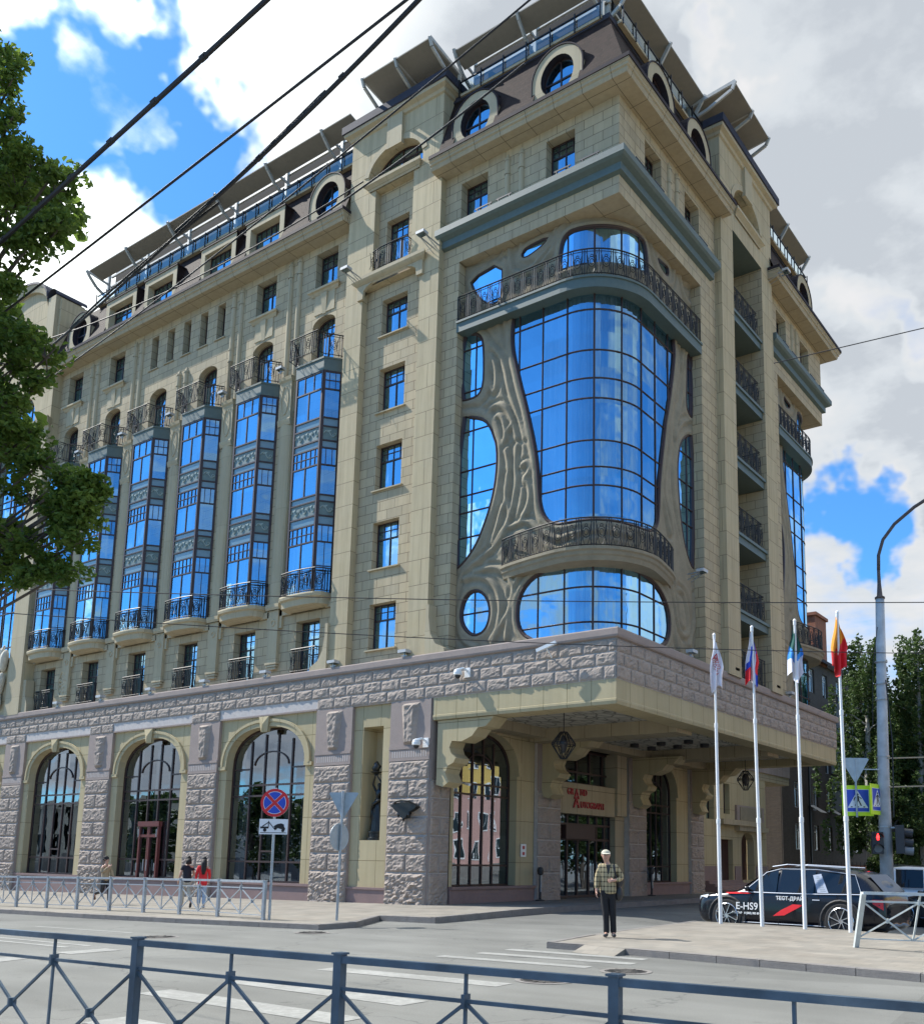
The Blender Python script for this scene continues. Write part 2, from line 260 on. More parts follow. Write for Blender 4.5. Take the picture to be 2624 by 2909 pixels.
# ------------------------------------------------------------------ object helpers
def tag(o, label=None, cat=None, group=None, kind=None):
    if label: o['label'] = label
    if cat: o['category'] = cat
    if group: o['group'] = group
    if kind: o['kind'] = kind
    return o
def empty(name, loc, label, cat, group=None):
    o = bpy.data.objects.new(name, None); COL.objects.link(o); o.location = loc
    o.empty_display_size = .1
    return tag(o, label, cat, group)
class MB:
    def __init__(s, tf=None): s.v = []; s.f = []; s.tf = tf
    def add(s, vs, fs):
        b = len(s.v)
        if s.tf: vs = [s.tf(p) for p in vs]
        s.v += [tuple(p) for p in vs]; s.f += [tuple(i+b for i in f) for f in fs]
    def box(s, x0, x1, y0, y1, z0, z1):
        s.add([(x0,y0,z0),(x1,y0,z0),(x1,y1,z0),(x0,y1,z0),(x0,y0,z1),(x1,y0,z1),(x1,y1,z1),(x0,y1,z1)],
              [(0,3,2,1),(4,5,6,7),(0,1,5,4),(1,2,6,5),(2,3,7,6),(3,0,4,7)])
    def bar(s, a, b, w, h=None, up=(0,0,1)):
        a = Vector(a); b = Vector(b); h = h or w; d = (b-a)
        if d.length < 1e-6: return
        d.normalize(); u = Vector(up)
        if abs(d.dot(u)) > .98: u = Vector((1,0,0)) if abs(d.x) < .9 else Vector((0,1,0))
        sd = d.cross(u).normalized(); u = sd.cross(d)
        c = [sd*w/2+u*h/2, -sd*w/2+u*h/2, -sd*w/2-u*h/2, sd*w/2-u*h/2]
        s.add([a+q for q in c]+[b+q for q in c], [(0,1,2,3),(7,6,5,4),(0,4,5,1),(1,5,6,2),(2,6,7,3),(3,7,4,0)])
    def tube(s, pts, r, n=6, cap=True, closed=False):
        pts = [Vector(p) for p in pts]; m = len(pts)
        rs = r if isinstance(r, (list, tuple)) else [r]*m
        vs = []; ref = None
        for i, p in enumerate(pts):
            if closed: d = pts[(i+1) % m]-pts[i-1]
            else: d = pts[min(i+1, m-1)]-pts[max(i-1, 0)]
            if d.length < 1e-9: d = Vector((0,0,1))
            d.normalize()
            if ref is None or abs(ref.dot(d)) > .99:
                ref = Vector((0,0,1)) if abs(d.z) < .9 else Vector((1,0,0))
            a = d.cross(ref).normalized(); b = a.cross(d).normalized(); ref = b
            vs += [p + (a*math.cos(2*PI*j/n) + b*math.sin(2*PI*j/n))*rs[i] for j in range(n)]
        fs = []
        for i in range(m if closed else m-1):
            i2 = (i+1) % m
            fs += [(i*n+j, i*n+(j+1) % n, i2*n+(j+1) % n, i2*n+j) for j in range(n)]
        if cap and not closed: fs += [tuple(range(n))[::-1], tuple((m-1)*n+j for j in range(n))]
        s.add(vs, fs)
    def lathe(s, c, prof, n=16):
        c = Vector(c); vs = []; m = len(prof)
        for r, z in prof: vs += [c+Vector((r*math.cos(2*PI*j/n), r*math.sin(2*PI*j/n), z)) for j in range(n)]
        fs = [(i*n+j, i*n+(j+1) % n, (i+1)*n+(j+1) % n, (i+1)*n+j) for i in range(m-1) for j in range(n)]
        fs += [tuple(range(n))[::-1], tuple((m-1)*n+j for j in range(n))]
        s.add(vs, fs)
    def prism(s, poly, P, d0, d1):     # poly of (u,v); P(u,v,d)->xyz
        n = len(poly); vs = [P(u, v, d0) for u, v in poly]+[P(u, v, d1) for u, v in poly]
        tri = tessellate_polygon([[Vector((u, v, 0)) for u, v in poly]])
        fs = [tuple(t) for t in tri]+[tuple(i+n for i in t)[::-1] for t in tri]
        fs += [(i, (i+1) % n, (i+1) % n+n, i+n) for i in range(n)]
        s.add(vs, fs)
    def face(s, outer, holes, P, d=0., reveal=0.):
        loops = [outer]+holes
        allp = [p for l in loops for p in l]
        tri = tessellate_polygon([[Vector((u, v, 0)) for u, v in l] for l in loops])
        s.add([P(u, v, d) for u, v in allp], [tuple(t) for t in tri])
        if reveal:
            for l in holes:
                n = len(l)
                s.add([P(u, v, d) for u, v in l]+[P(u, v, d+reveal) for u, v in l], [(i, (i+1) % n, (i+1) % n+n, i+n) for i in range(n)])
    def sweep(s, prof, path):          # prof: list of callables? -> here list of (o,z); path: function(o)->list of xy
        cols = [path(o) for o, z in prof]; m = len(cols[0]); vs = []
        for (o, z), c in zip(prof, cols): vs += [(x, y, z) for x, y in c]
        fs = [(i*m+j, i*m+j+1, (i+1)*m+j+1, (i+1)*m+j) for i in range(len(prof)-1) for j in range(m-1)]
        fs += [tuple(i*m for i in range(len(prof))), tuple(i*m+m-1 for i in range(len(prof)))[::-1]]
        s.add(vs, fs)
    def build(s, name, mat, parent=None, smooth=False, label=None):
        me = bpy.data.meshes.new(name); me.from_pydata(s.v, [], s.f)
        mats = mat if isinstance(mat, (list, tuple)) else [mat]
        for mm in mats: me.materials.append(M[mm] if isinstance(mm, str) else mm)
        if smooth: me.shade_smooth()
        me.update()
        o = bpy.data.objects.new(name, me); COL.objects.link(o)
        if parent is not None:
            o.parent = parent
            o.matrix_parent_inverse = wmat(parent).inverted()
        if label: o['label'] = label
        return o
def wmat(o):
    m = Matrix.LocRotScale(o.location, o.rotation_euler, o.scale)
    return wmat(o.parent) @ o.matrix_parent_inverse @ m if o.parent else m
def copy_tree(o, parent=None):
    c = o.copy(); COL.objects.link(c)
    if parent is not None: c.parent = parent
    for ch in list(o.children): copy_tree(ch, c)
    return c
def smoothstep(a, b, x):
    t = max(0., min(1., (x-a)/(b-a))); return t*t*(3-2*t)

# ------------------------------------------------------------------ ground
def gz(x, y):
    z = .012*min(0., x+2.) if x > -70 else -.816
    z += -.15*smoothstep(-.5, 2.0, x)*smoothstep(-1.8, .6, y)
    return z
def gpos(x, y, off=0.): return (x, y, gz(x, y)+off)
def walk_z(x, y): return gz(x, y)+.12+.009*max(0, min(9., y+9.)) if x < -2.5 and y < 30 else gz(x, y)+.12
def sheet(name, poly, off, mat, cell=1.0, fn=None):
    bm = bmesh.new(); vs = [bm.verts.new((x, y, 0)) for x, y in poly]; bm.faces.new(vs)
    xs = [p[0] for p in poly]; ys = [p[1] for p in poly]
    for ax, lo, hi in ((0, min(xs), max(xs)), (1, min(ys), max(ys))):
        c = math.ceil(lo/cell)*cell
        while c < hi:
            co = (c, 0, 0) if ax == 0 else (0, c, 0); no = (1, 0, 0) if ax == 0 else (0, 1, 0)
            bmesh.ops.bisect_plane(bm, geom=bm.verts[:]+bm.edges[:]+bm.faces[:], plane_co=co, plane_no=no); c += cell
    for v in bm.verts: v.co.z = (fn(v.co.x, v.co.y) if fn else gz(v.co.x, v.co.y))+off
    me = bpy.data.meshes.new(name); bm.to_mesh(me); bm.free(); me.materials.append(M[mat])
    o = bpy.data.objects.new(name, me); COL.objects.link(o); return o
mb = MB()
xs = [-1500, -400, -150, -70]+list(np.arange(-66, 30.1, 1.5))+[60, 150, 400, 1500]
ys = [-1500, -400, -150, -70]+list(np.arange(-45, 60.1, 1.5))+[90, 150, 400, 1500]
nx = len(xs); mb.add([gpos(float(x), float(y)) for y in ys for x in xs], [(j*nx+i, j*nx+i+1, (j+1)*nx+i+1, (j+1)*nx+i) for j in range(len(ys)-1) for i in range(nx-1)])
tag(mb.build('road', 'asphalt'), kind='structure')
# pavement in front of the hotel and under its canopy
KL = [(-70, -9.9), (-16, -9.9), (-12, -9.85), (-8, -9.6), (-5, -9.3), (-3.0, -9.15)]
hotel_walk = KL+[(-3.0, -7.9), (-4.6, -5.4), (-2.6, -5.3), (-2.75, -4.0), (-3.05, -2.0), (-3.55, 3.0), (-3.75, 8.2), (-3.9, 22.), (-4.2, 50.), (-9., 50.), (-9., .4), (-70, .4)]
tag(sheet('pavement', hotel_walk, 0., 'paving', fn=walk_z), kind='structure')
island = [(3.75, -9.35), (4.6, -9.3), (5.6, -9.45), (7.5, -9.6), (10., -9.9), (16., -10.6), (30, -12.), (30., -4.0), (16., -2.6), (10., -1.7), (7., -.9), (4.6, -.5), (2.8, -.6), (3.05, -4.2), (3.2, -6.1), (3.5, -8.)]
tag(sheet('pavement_island', island, 0.12, 'paving', fn=lambda x, y: gz(x, min(y, -2.))), kind='structure')
def kerb(pts, hfn, name, skip=()):
    mb = MB()
    P = [Vector((x, y, 0)) for x, y in pts]
    for i in range(len(P)-1):
        if i in skip: continue
        L = (P[i+1]-P[i]).length; n = max(1, round(L/1.0))
        for j in range(n):
            a = P[i].lerp(P[i+1], j/n); b = P[i].lerp(P[i+1], (j+1)/n); d = (b-a).normalized(); sd = Vector((-d.y, d.x, 0))
            a2 = a+d*.006; b2 = b-d*.006; w = .15; jz = random.uniform(-.006, .006)
            q = []
            for o_ in (0, w):
                for p in (a2, b2):
                    t = p+sd*o_; q.append((t.x, t.y))
            za, zb = hfn(*q[0])+.008+jz, hfn(*q[1])+.008+jz
            ga, gb = gz(*q[0])-.05, gz(*q[1])-.05
            b_ = .02
            mb.add([(q[0][0], q[0][1], ga), (q[1][0], q[1][1], gb), (q[0][0], q[0][1], za-b_), (q[1][0], q[1][1], zb-b_),
                    (a2.x+sd.x*b_, a2.y+sd.y*b_, za), (b2.x+sd.x*b_, b2.y+sd.y*b_, zb), (q[2][0], q[2][1], za), (q[3][0], q[3][1], zb), (q[2][0], q[2][1], ga), (q[3][0], q[3][1], gb)],
                   [(0, 1, 3, 2), (2, 3, 5, 4), (4, 5, 7, 6), (6, 7, 9, 8), (0, 2, 4, 6, 8), (1, 3, 5, 7, 9)])
    return tag(mb.build(name, 'kerb'), kind='structure')
kerb(KL, walk_z, 'kerb')
kerb([(-3.0, -9.15), (-3.0, -7.9), (-4.55, -5.42)], walk_z, 'kerb')
kerb([(-4.6, -5.4), (-2.6, -5.3), (-2.75, -4.0), (-3.05, -2.0), (-3.55, 3.0), (-3.75, 8.2), (-3.9, 22.), (-4.2, 50.)], walk_z, 'kerb')
isl_h = lambda x, y: gz(x, min(y, -2.))+.12
kerb([(2.8, -.6), (3.05, -4.2), (3.2, -6.1), (3.5, -8.), (3.75, -9.35), (4.6, -9.3)], isl_h, 'kerb')
kerb([(5.6, -9.45), (7.5, -9.6), (10., -9.9), (16., -10.6), (30, -12.)], isl_h, 'kerb')
# dropped ramps
def quad_patch(name, pts, mat):
    mb = MB(); mb.add(pts, [tuple(range(len(pts)))]); return tag(mb.build(name, mat), kind='structure')
rmp = MB(); rmp.add([(4.60, -9.75, .004), (5.6, -9.88, .004), (5.6, -9.40, .128), (4.60, -9.26, .128), (4.60, -9.26, -.05), (5.6, -9.40, -.05), (4.60, -9.75, -.05), (5.6, -9.88, -.05)], [(0, 1, 2, 3), (0, 3, 4, 6), (1, 7, 5, 2), (3, 2, 5, 4)])
tag(rmp.build('pavement_ramp', 'paving'), kind='structure')
# road markings (zebra stripes) as sheets just above the road
def stripes(name, quads):
    mb = MB()
    for q in quads: mb.add([(x, y, gz(x, y)+.005) for x, y in q], [tuple(range(len(q)))])
    return tag(mb.build(name, 'paint'), kind='structure')
def strip(a, b, w):
    a = Vector((*a, 0)); b = Vector((*b, 0)); d = (b-a).normalized(); s = Vector((-d.y, d.x, 0))*w/2
    return [tuple((p)[:2]) for p in (a-s, b-s, b+s, a+s)]
stripes('zebra_crossing', [strip((3.35, -10.1), (6.3, -9.95), .3), strip((3.35, -11.05), (6.5, -10.75), .32), strip((3.2, -12.0), (6.2, -11.75), .3),
    strip((3.1, -13.3), (6.6, -13.15), .42), strip((3.2, -14.75), (6.5, -14.5), .45), strip((3.4, -16.6), (6.7, -16.6), .5), strip((3.5, -18.0), (7.0, -18.0), .5), strip((5., -19.6), (8.5, -19.6), .5)])
stripes('lane_marking', [strip((-12.0, -15.0), (-2.9, -15.05), .12), strip((-12.0, -15.45), (-2.9, -15.5), .12), strip((-1.9, -15.2), (-1.85, -16.2), .5), strip((-1.7, -16.9), (-1.2, -18.6), .5), strip((-1.6, -19.5), (1.0, -19.9), .4), strip((-9.5, -12.6), (-5.5, -12.5), .12)])
def manhole(x, y, r, label):
    t = empty('manhole_cover', gpos(x, y), label, 'manhole cover', 'manhole covers in the carriageway')
    mb = MB(); z = gz(x, y)+.006
    mb.lathe((x, y, z), [(r, 0), (r, .004), (r-.03, .006), (r-.05, .002), (r*.6, .002), (r*.58, .007), (r*.3, .007), (r*.28, .003), (.01, .003)], 28)
    for q in range(12):
        a = q*PI/6; mb.bar((x+math.cos(a)*r*.3, y+math.sin(a)*r*.3, z+.008), (x+math.cos(a)*r*.92, y+math.sin(a)*r*.92, z+.008), .03, .006)
    mb.build('cover', 'kerb_iron', t)
    m2 = MB(); m2.lathe((x, y, z-.002), [(r+.09, 0), (r+.09, .004), (r+.01, .005), (r+.01, 0)], 28); m2.build('ring', 'kerb', t)
M['kerb_iron'] = plain('cast_iron', (.075, .07, .065), .7, metal=.4)
manhole(6.63, -13.67, .36, 'round iron manhole cover in the road, the nearer and larger looking one')
manhole(6.95, -11.85, .33, 'round iron manhole cover farther back, close to the paved island kerb')
manhole(-2.4, -9.9, .32, 'dark manhole cover in the road by the end of the hotel kerb')
manhole(-3.9, -12.9, .34, 'dark sunken manhole cover in the left carriageway behind the near railing')
OUT={"main":[[-2.33,21.79],[-2.4,21.36],[-2.41,20.8],[-2.34,20.22],[-2.16,19.55],[-1.99,18.88],[-1.79,18.21],[-1.62,17.56],[-1.56,17.3],[-1.45,16.88],[-1.33,16.32],[-1.23,15.77],[-1.16,15.16],[-1.11,14.57],[-1.06,14.1],[-0.92,13.69],[-0.69,13.39],[-0.4,13.24],[0.1,13.17],[0.56,13.2],[1.04,13.22],[1.51,13.21],[2.03,13.19],[2.47,13.17],[3.08,13.21],[3.59,13.28],[3.99,13.44],[4.24,13.73],[4.34,14.19],[4.39,14.87],[4.45,15.49],[4.58,16.14],[4.73,16.81],[4.88,17.48],[4.98,17.94],[5.11,18.3],[5.34,19.1],[5.58,20.05],[5.74,20.85],[5.75,21.36],[5.64,21.89]],"top":[[-0.31,22.72],[-0.33,23.14],[-0.3,23.54],[-0.23,23.93],[-0.08,24.15],[0.14,24.24],[0.48,24.25],[0.87,24.26],[1.37,24.28],[1.89,24.32],[2.43,24.38],[2.92,24.45],[3.31,24.44],[3.47,24.17],[3.57,23.67],[3.57,23.03]],"A":[[-4.49,23.97],[-2.93,24.2],[-2.89,22.73],[-3.2,22.51],[-3.53,22.59],[-3.96,22.99],[-4.28,23.43]],"B":[[-2.0,24.19],[-1.82,24.34],[-0.81,24.4],[-0.96,24.18],[-1.46,23.99],[-1.85,23.92],[-2.02,24.02]],"Cc":[[4.35,24.35],[4.85,24.4],[5.25,24.46],[5.32,24.2],[5.17,23.99],[4.77,24.01],[4.49,24.14]],"D":[[-4.94,21.79],[-4.18,21.63],[-3.92,21.46],[-3.74,21.15],[-3.68,20.21],[-3.69,19.37],[-3.89,19.0],[-4.26,18.95],[-4.9,19.0]],"E":[[-4.91,18.36],[-4.07,18.18],[-3.57,17.94],[-3.27,17.52],[-3.13,17.14],[-3.02,16.87],[-2.96,16.31],[-2.99,15.64],[-3.09,14.99],[-3.27,14.37],[-3.5,13.81],[-3.76,13.26],[-4.07,12.85],[-4.43,12.51],[-4.76,12.33],[-4.9,12.29]],"F":[[7.14,21.42],[7.35,21.67],[7.66,21.78],[7.58,19.02],[7.23,19.03],[7.0,19.3],[7.08,20.36]],"G":[[6.49,17.61],[6.97,18.07],[7.64,18.31],[7.54,12.81],[7.21,12.93],[6.84,13.38],[6.55,13.99],[6.35,14.83],[6.22,15.76],[6.19,16.45],[6.28,17.04]],"H":[[-4.51,10.6],[-4.39,11.11],[-4.11,11.37],[-3.77,11.4],[-3.46,11.24],[-3.23,10.91],[-3.14,10.51],[-3.2,10.1],[-3.42,9.78],[-3.82,9.68],[-4.18,9.87],[-4.44,10.23]],"I":[[-1.51,9.33],[-1.81,9.61],[-1.94,9.94],[-1.97,10.26],[-1.94,10.69],[-1.76,11.11],[-1.4,11.43],[-0.96,11.61],[-0.52,11.73],[0.05,11.7],[0.57,11.68],[1.04,11.67],[1.52,11.65],[2.03,11.64],[2.64,11.63],[3.57,11.58],[4.23,11.43],[4.7,11.16],[5.04,10.78],[5.17,10.36],[5.13,9.9],[4.95,9.57],[4.67,9.36]]}
RIDGE=[[[-4.79,24.81],[-4.02,24.74],[-3.25,24.6],[-3.1,24.98],[-2.85,25.1]],[[-2.69,25.03],[-2.59,24.49],[-2.54,23.82],[-2.41,23.48],[-1.76,23.25],[-1.14,23.3],[-0.68,23.76],[-0.31,24.31],[0.06,24.86]],[[-2.11,24.88],[-2.03,24.49],[-2.1,24.16],[-1.77,23.75],[-1.15,23.8],[-0.69,24.25],[-0.24,24.92]],[[-2.83,24.22],[-2.78,23.62],[-2.8,22.98],[-2.96,22.68]],[[-1.92,23.31],[-1.45,23.42],[-0.99,23.81],[-0.54,24.19],[-0.24,24.56]],[[-3.93,21.72],[-3.49,21.0],[-2.98,20.42],[-2.64,19.62],[-2.55,19.04],[-2.29,18.28],[-1.97,17.52],[-1.72,16.78]],[[-2.77,21.76],[-2.6,21.14],[-2.5,20.41],[-2.32,19.66],[-2.11,18.91],[-1.86,18.16],[-1.66,17.43],[-1.49,16.72]],[[-3.48,20.43],[-3.55,20.03],[-3.41,19.43],[-3.19,18.81],[-3.04,19.32],[-3.14,20.05],[-3.39,20.44]],[[-4.86,18.99],[-4.26,18.75],[-3.76,18.76],[-3.52,19.04],[-3.45,19.58]],[[-4.84,18.56],[-4.08,18.42],[-3.41,18.11],[-3.08,17.67],[-2.9,17.08]],[[-3.49,17.92],[-3.34,18.36],[-2.93,18.39],[-2.53,18.07],[-2.28,17.46],[-2.11,16.81]],[[-3.14,17.14],[-3.24,17.71],[-3.0,18.0],[-2.68,17.7],[-2.58,16.93]],[[-3.08,17.7],[-2.91,17.25],[-2.73,16.66],[-2.66,17.05],[-2.28,17.49]],[[-2.57,16.49],[-2.4,15.78],[-2.46,15.12],[-2.53,14.54],[-2.75,14.13],[-2.9,13.63],[-3.12,13.08]],[[-2.1,16.57],[-2.16,15.79],[-2.07,15.1],[-2.21,14.48],[-2.35,13.78],[-2.73,13.33],[-3.04,13.0]],[[-1.65,17.19],[-1.49,16.49],[-1.32,15.79],[-1.24,15.11],[-1.19,14.45],[-1.14,13.93],[-0.99,13.51]],[[-1.85,15.72],[-1.55,15.84],[-1.47,15.43],[-1.77,15.17],[-1.53,14.99],[-1.45,14.51],[-1.59,14.02],[-1.89,13.56]],[[-2.47,15.53],[-2.57,14.88],[-2.45,14.46],[-2.36,13.92],[-2.5,13.42],[-2.88,12.97],[-3.66,12.51],[-4.38,12.3],[-4.7,11.82],[-4.75,10.9],[-4.64,10.1],[-4.29,9.53],[-3.8,9.28]],[[-4.37,11.9],[-3.8,11.94],[-3.16,11.68],[-2.75,11.13],[-2.66,10.48],[-2.8,9.86],[-3.1,9.45]],[[-3.89,12.09],[-3.09,12.16],[-2.54,11.93],[-2.15,11.42],[-2.06,10.84],[-2.35,10.31],[-2.72,9.85],[-3.02,9.32]],[[-1.85,11.76],[-2.07,11.35],[-2.28,10.61],[-2.34,9.99],[-2.41,9.43]],[[-0.96,11.74],[-1.47,11.57],[-1.84,11.18],[-2.02,10.64],[-2.04,10.14],[-1.81,9.55]],[[-2.35,13.52],[-1.59,13.63],[-1.21,13.3],[-0.39,12.64],[0.31,12.77],[1.04,12.9],[1.76,12.87],[2.47,12.81]],[[3.59,25.1],[3.86,24.54],[4.13,23.98],[4.7,23.79],[5.58,23.75],[5.74,24.44],[5.91,25.28]],[[6.2,24.69],[6.5,24.1],[7.12,23.67],[7.46,24.3],[7.31,24.68],[6.67,24.57]],[[5.83,21.54],[6.12,20.95],[5.95,20.22],[5.63,19.3],[5.32,18.18],[5.02,17.37]],[[6.59,21.61],[6.27,20.87],[6.57,20.5],[6.39,19.62],[5.91,18.56],[5.75,17.65]],[[6.99,18.86],[6.21,18.4],[5.9,17.92],[5.74,17.58]],[[5.03,17.82],[5.01,17.12],[4.72,16.19],[4.56,15.46],[4.69,14.84],[4.96,14.26],[5.23,13.67]],[[6.21,18.21],[5.74,17.54],[5.81,17.0],[5.57,16.36],[5.55,15.39],[5.83,14.66],[6.11,14.06],[6.68,13.27]],[[6.82,18.24],[6.19,17.64],[5.88,16.89],[5.93,16.08],[5.99,15.33],[6.42,14.57],[6.85,13.73]],[[5.34,11.77],[5.6,10.98],[5.73,10.35],[6.3,9.94],[6.75,10.3],[6.62,11.08],[6.34,11.69],[5.91,11.71]],[[4.78,11.7],[5.18,11.14],[5.45,10.42],[5.58,9.79],[5.85,9.39]],[[7.25,11.77],[7.22,10.73],[6.74,9.76]]]
# ------------------------------------------------------------------ the hotel
HOTEL = empty('hotel_building', (-8., 8., 0.), 'grand cream stone corner hotel with rough granite ground floor and curved blue glass corners', 'hotel')
def PF(Y0): return lambda u, v, d: (u, Y0+d, v)
def PR(X0): return lambda u, v, d: (X0-d, u, v)
def pbox(mb, P, u0, u1, v0, v1, d0, d1):
    mb.add([P(u0,v0,d0),P(u1,v0,d0),P(u1,v0,d1),P(u0,v0,d1),P(u0,v1,d0),P(u1,v1,d0),P(u1,v1,d1),P(u0,v1,d1)],
           [(0,3,2,1),(4,5,6,7),(0,1,5,4),(1,2,6,5),(2,3,7,6),(3,0,4,7)])
def rect(u0, u1, v0, v1): return [(u0, v0), (u1, v0), (u1, v1), (u0, v1)]
def arched(u0, u1, v0, v1, rise, n=12, sup=1.0):
    c = (u0+u1)/2; a = (u1-u0)/2; s = v1-rise
    top = [(c+a*abs(math.cos(t))**(1/sup)*(1 if math.cos(t) > 0 else -1), s+rise*abs(math.sin(t))**(1/sup)) for t in [PI*i/n for i in range(n+1)]]
    return [(u0, v0), (u1, v0)]+top
def tubeP(mb, P, pts, r, n=5, closed=False): mb.tube([P(*p) for p in pts], r, n, closed=closed)
def rib(mb, P, poly, w, d0, d1, closed=True):     # flat frame band of width w inside a polygon
    n = len(poly); c = [sum(p[0] for p in poly)/n, sum(p[1] for p in poly)/n]
    ins = []
    for i in range(n):
        a = Vector(poly[i-1]); b = Vector(poly[i]); e = Vector(poly[(i+1) % n])
        d1_ = (b-a); d2_ = (e-b)
        if d1_.length < 1e-6: d1_ = d2_
        if d2_.length < 1e-6: d2_ = d1_
        nn = Vector((-(d1_.normalized()+d2_.normalized()).y, (d1_.normalized()+d2_.normalized()).x))
        if nn.length < 1e-6: nn = Vector(c)-b
        nn.normalize(); q = b+nn*w
        if (Vector(c)-b).dot(nn) < 0: q = b-nn*w
        ins.append((q.x, q.y))
    vs = [P(u, v, d0) for u, v in poly]+[P(u, v, d0) for u, v in ins]+[P(u, v, d1) for u, v in ins]
    mb.add(vs, [(i, (i+1) % n, (i+1) % n+n, i+n) for i in range(n)]+[(i+n, (i+1) % n+n, (i+1) % n+2*n, i+2*n) for i in range(n)])
def hbar(mb, P, u0, u1, v, w, d0, d1): pbox(mb, P, u0, u1, v-w/2, v+w/2, d0, d1)
def vbar(mb, P, u, v0, v1, w, d0, d1): pbox(mb, P, u-w/2, u+w/2, v0, v1, d0, d1)
def window(P, poly, d, vb=(), hb=(), small=None, gm='glass', par=None, fw=.07, curtain=True, name='window', tf=None, room=.6):
    us = [p[0] for p in poly]; vs = [p[1] for p in poly]; u0, u1, v0, v1 = min(us), max(us), min(vs), max(vs)
    mb = MB(tf); rib(mb, P, poly, fw, d-.03, d+.05)
    for u in vb:
        a, b = (u[1], u[2]) if isinstance(u, tuple) else (v0, v1); u = u[0] if isinstance(u, tuple) else u
        vbar(mb, P, u, a, b, .05, d-.03, d+.03)
    for v in hb: hbar(mb, P, u0+fw, u1-fw, v, .06, d-.028, d+.032)
    if small:
        nu, nv, sv0, sv1 = small
        for i in range(1, nu): vbar(mb, P, u0+(u1-u0)*i/nu, sv0, sv1, .028, d-.02, d+.01)
        for i in range(1, nv): hbar(mb, P, u0+fw, u1-fw, sv0+(sv1-sv0)*i/nv, .026, d-.018, d+.012)
    o = mb.build(name, 'frame', par)
    g = MB(tf); g.face(poly, [], P, d+.006); g.build('pane', gm, o)
    if curtain:
        c = MB(tf); w = u1-u0
        for a, b in ((u0, u0+w*random.uniform(.2, .36)), (u1-w*random.uniform(.2, .36), u1)):
            n = 8; pts = []
            for i in range(n+1): pts.append((a+(b-a)*i/n, d+.22+.05*(i % 2)))
            c.add([P(u, v0, dd) for u, dd in pts]+[P(u, v1, dd) for u, dd in pts], [(i, i+1, i+n+2, i+n+1) for i in range(n)])
        c.build('curtain', 'curtain', o)
    return o
W12 = lambda u0, u1, v0, v1: dict(vb=[((u0+u1)/2, v0, v1-.34*(v1-v0))], hb=[v1-.34*(v1-v0)], small=(4, 2, v1-.34*(v1-v0), v1))
def sill(mb, P, u0, u1, v, out=.12): pbox(mb, P, u0-.12, u1+.12, v-.05, v, -out, .1)
def moulding(mb, P, u0, u1, prof, ret=True):    # prof list (out, v) bottom->top, returns at both ends
    vs = []; m = len(prof)
    for u, s in ((u0, -1), (u1, 1)):
        for o, v in prof: vs.append(P(u+s*o*(1 if ret else 0), v, -o))
    fs = [(i, i+1, m+i+1, m+i) for i in range(m-1)]
    mb.add(vs, fs)
    for u, s in ((u0, -1), (u1, 1)):
        vs = [P(u+s*o*(1 if ret else 0), v, -o) for o, v in prof]+[P(u, v, .15) for o, v in prof]
        mb.add(vs, [(i, i+1, m+i+1, m+i) for i in range(m-1)])
# wrought iron railing along a plan path
def railing(path, z0, h, par=None, name='railing', closed=False, tf=None, step=.11, fancy=True, bow=0.):
    mb = MB(tf); pts = [Vector((x, y, 0)) for x, y in path]
    top = [(p.x, p.y, z0+h) for p in pts]; r2 = [(p.x, p.y, z0+h-.1) for p in pts]; bot = [(p.x, p.y, z0+.06) for p in pts]
    mb.tube(top, .028, 5); mb.tube(r2, .016, 4); mb.tube(bot, .02, 4)
    L = [0]
    for a, b in zip(pts, pts[1:]): L.append(L[-1]+(b-a).length)
    def at(t):
        for i in range(len(pts)-1):
            if t <= L[i+1] or i == len(pts)-2:
                f = (t-L[i])/max(1e-6, L[i+1]-L[i]); return pts[i].lerp(pts[i+1], f), (pts[i+1]-pts[i]).normalized()
    n = max(2, int(L[-1]/step))
    for i in range(n+1):
        p, d = at(L[-1]*i/n); w = .018 if i % 6 else .028
        if i % 6 in (2, 3, 4) and fancy and i < n-1 and i > 1: continue
        mb.bar((p.x, p.y, z0), (p.x, p.y, z0+h), w)
    if fancy:
        m = max(1, n//6)
        for i in range(m):
            c, d = at(L[-1]*((i*6+3)/n)) if (i*6+3) < n else (None, None)
            if c is None: continue
            zc = z0+h*.48
            for rx, rz, dz in ((.13, .2, .02), (.07, .11, .02), (.05, .05, .25)):
                mb.tube([(c.x+d.x*rx*math.cos(t), c.y+d.y*rx*math.cos(t), zc+dz*h+rz*h*math.sin(t)) for t in [2*PI*q/9 for q in range(9)]], .014, 4, closed=True)
            for s in (-1, 1):
                mb.tube([(c.x+d.x*s*(.03+.15*t), c.y+d.y*s*(.03+.15*t), z0+h*(.06+.8*t-.5*math.sin(t*PI)*.4)) for t in (0, .25, .5, .75, 1)], .010, 4)
                mb.tube([(c.x+d.x*s*(.2-.1*math.sin(t*PI)), c.y+d.y*s*(.2-.1*math.sin(t*PI)), z0+h*(.08+.78*t)) for t in (0, .2, .4, .6, .8, 1)], .010, 4)
    return mb.build(name, 'iron', par)
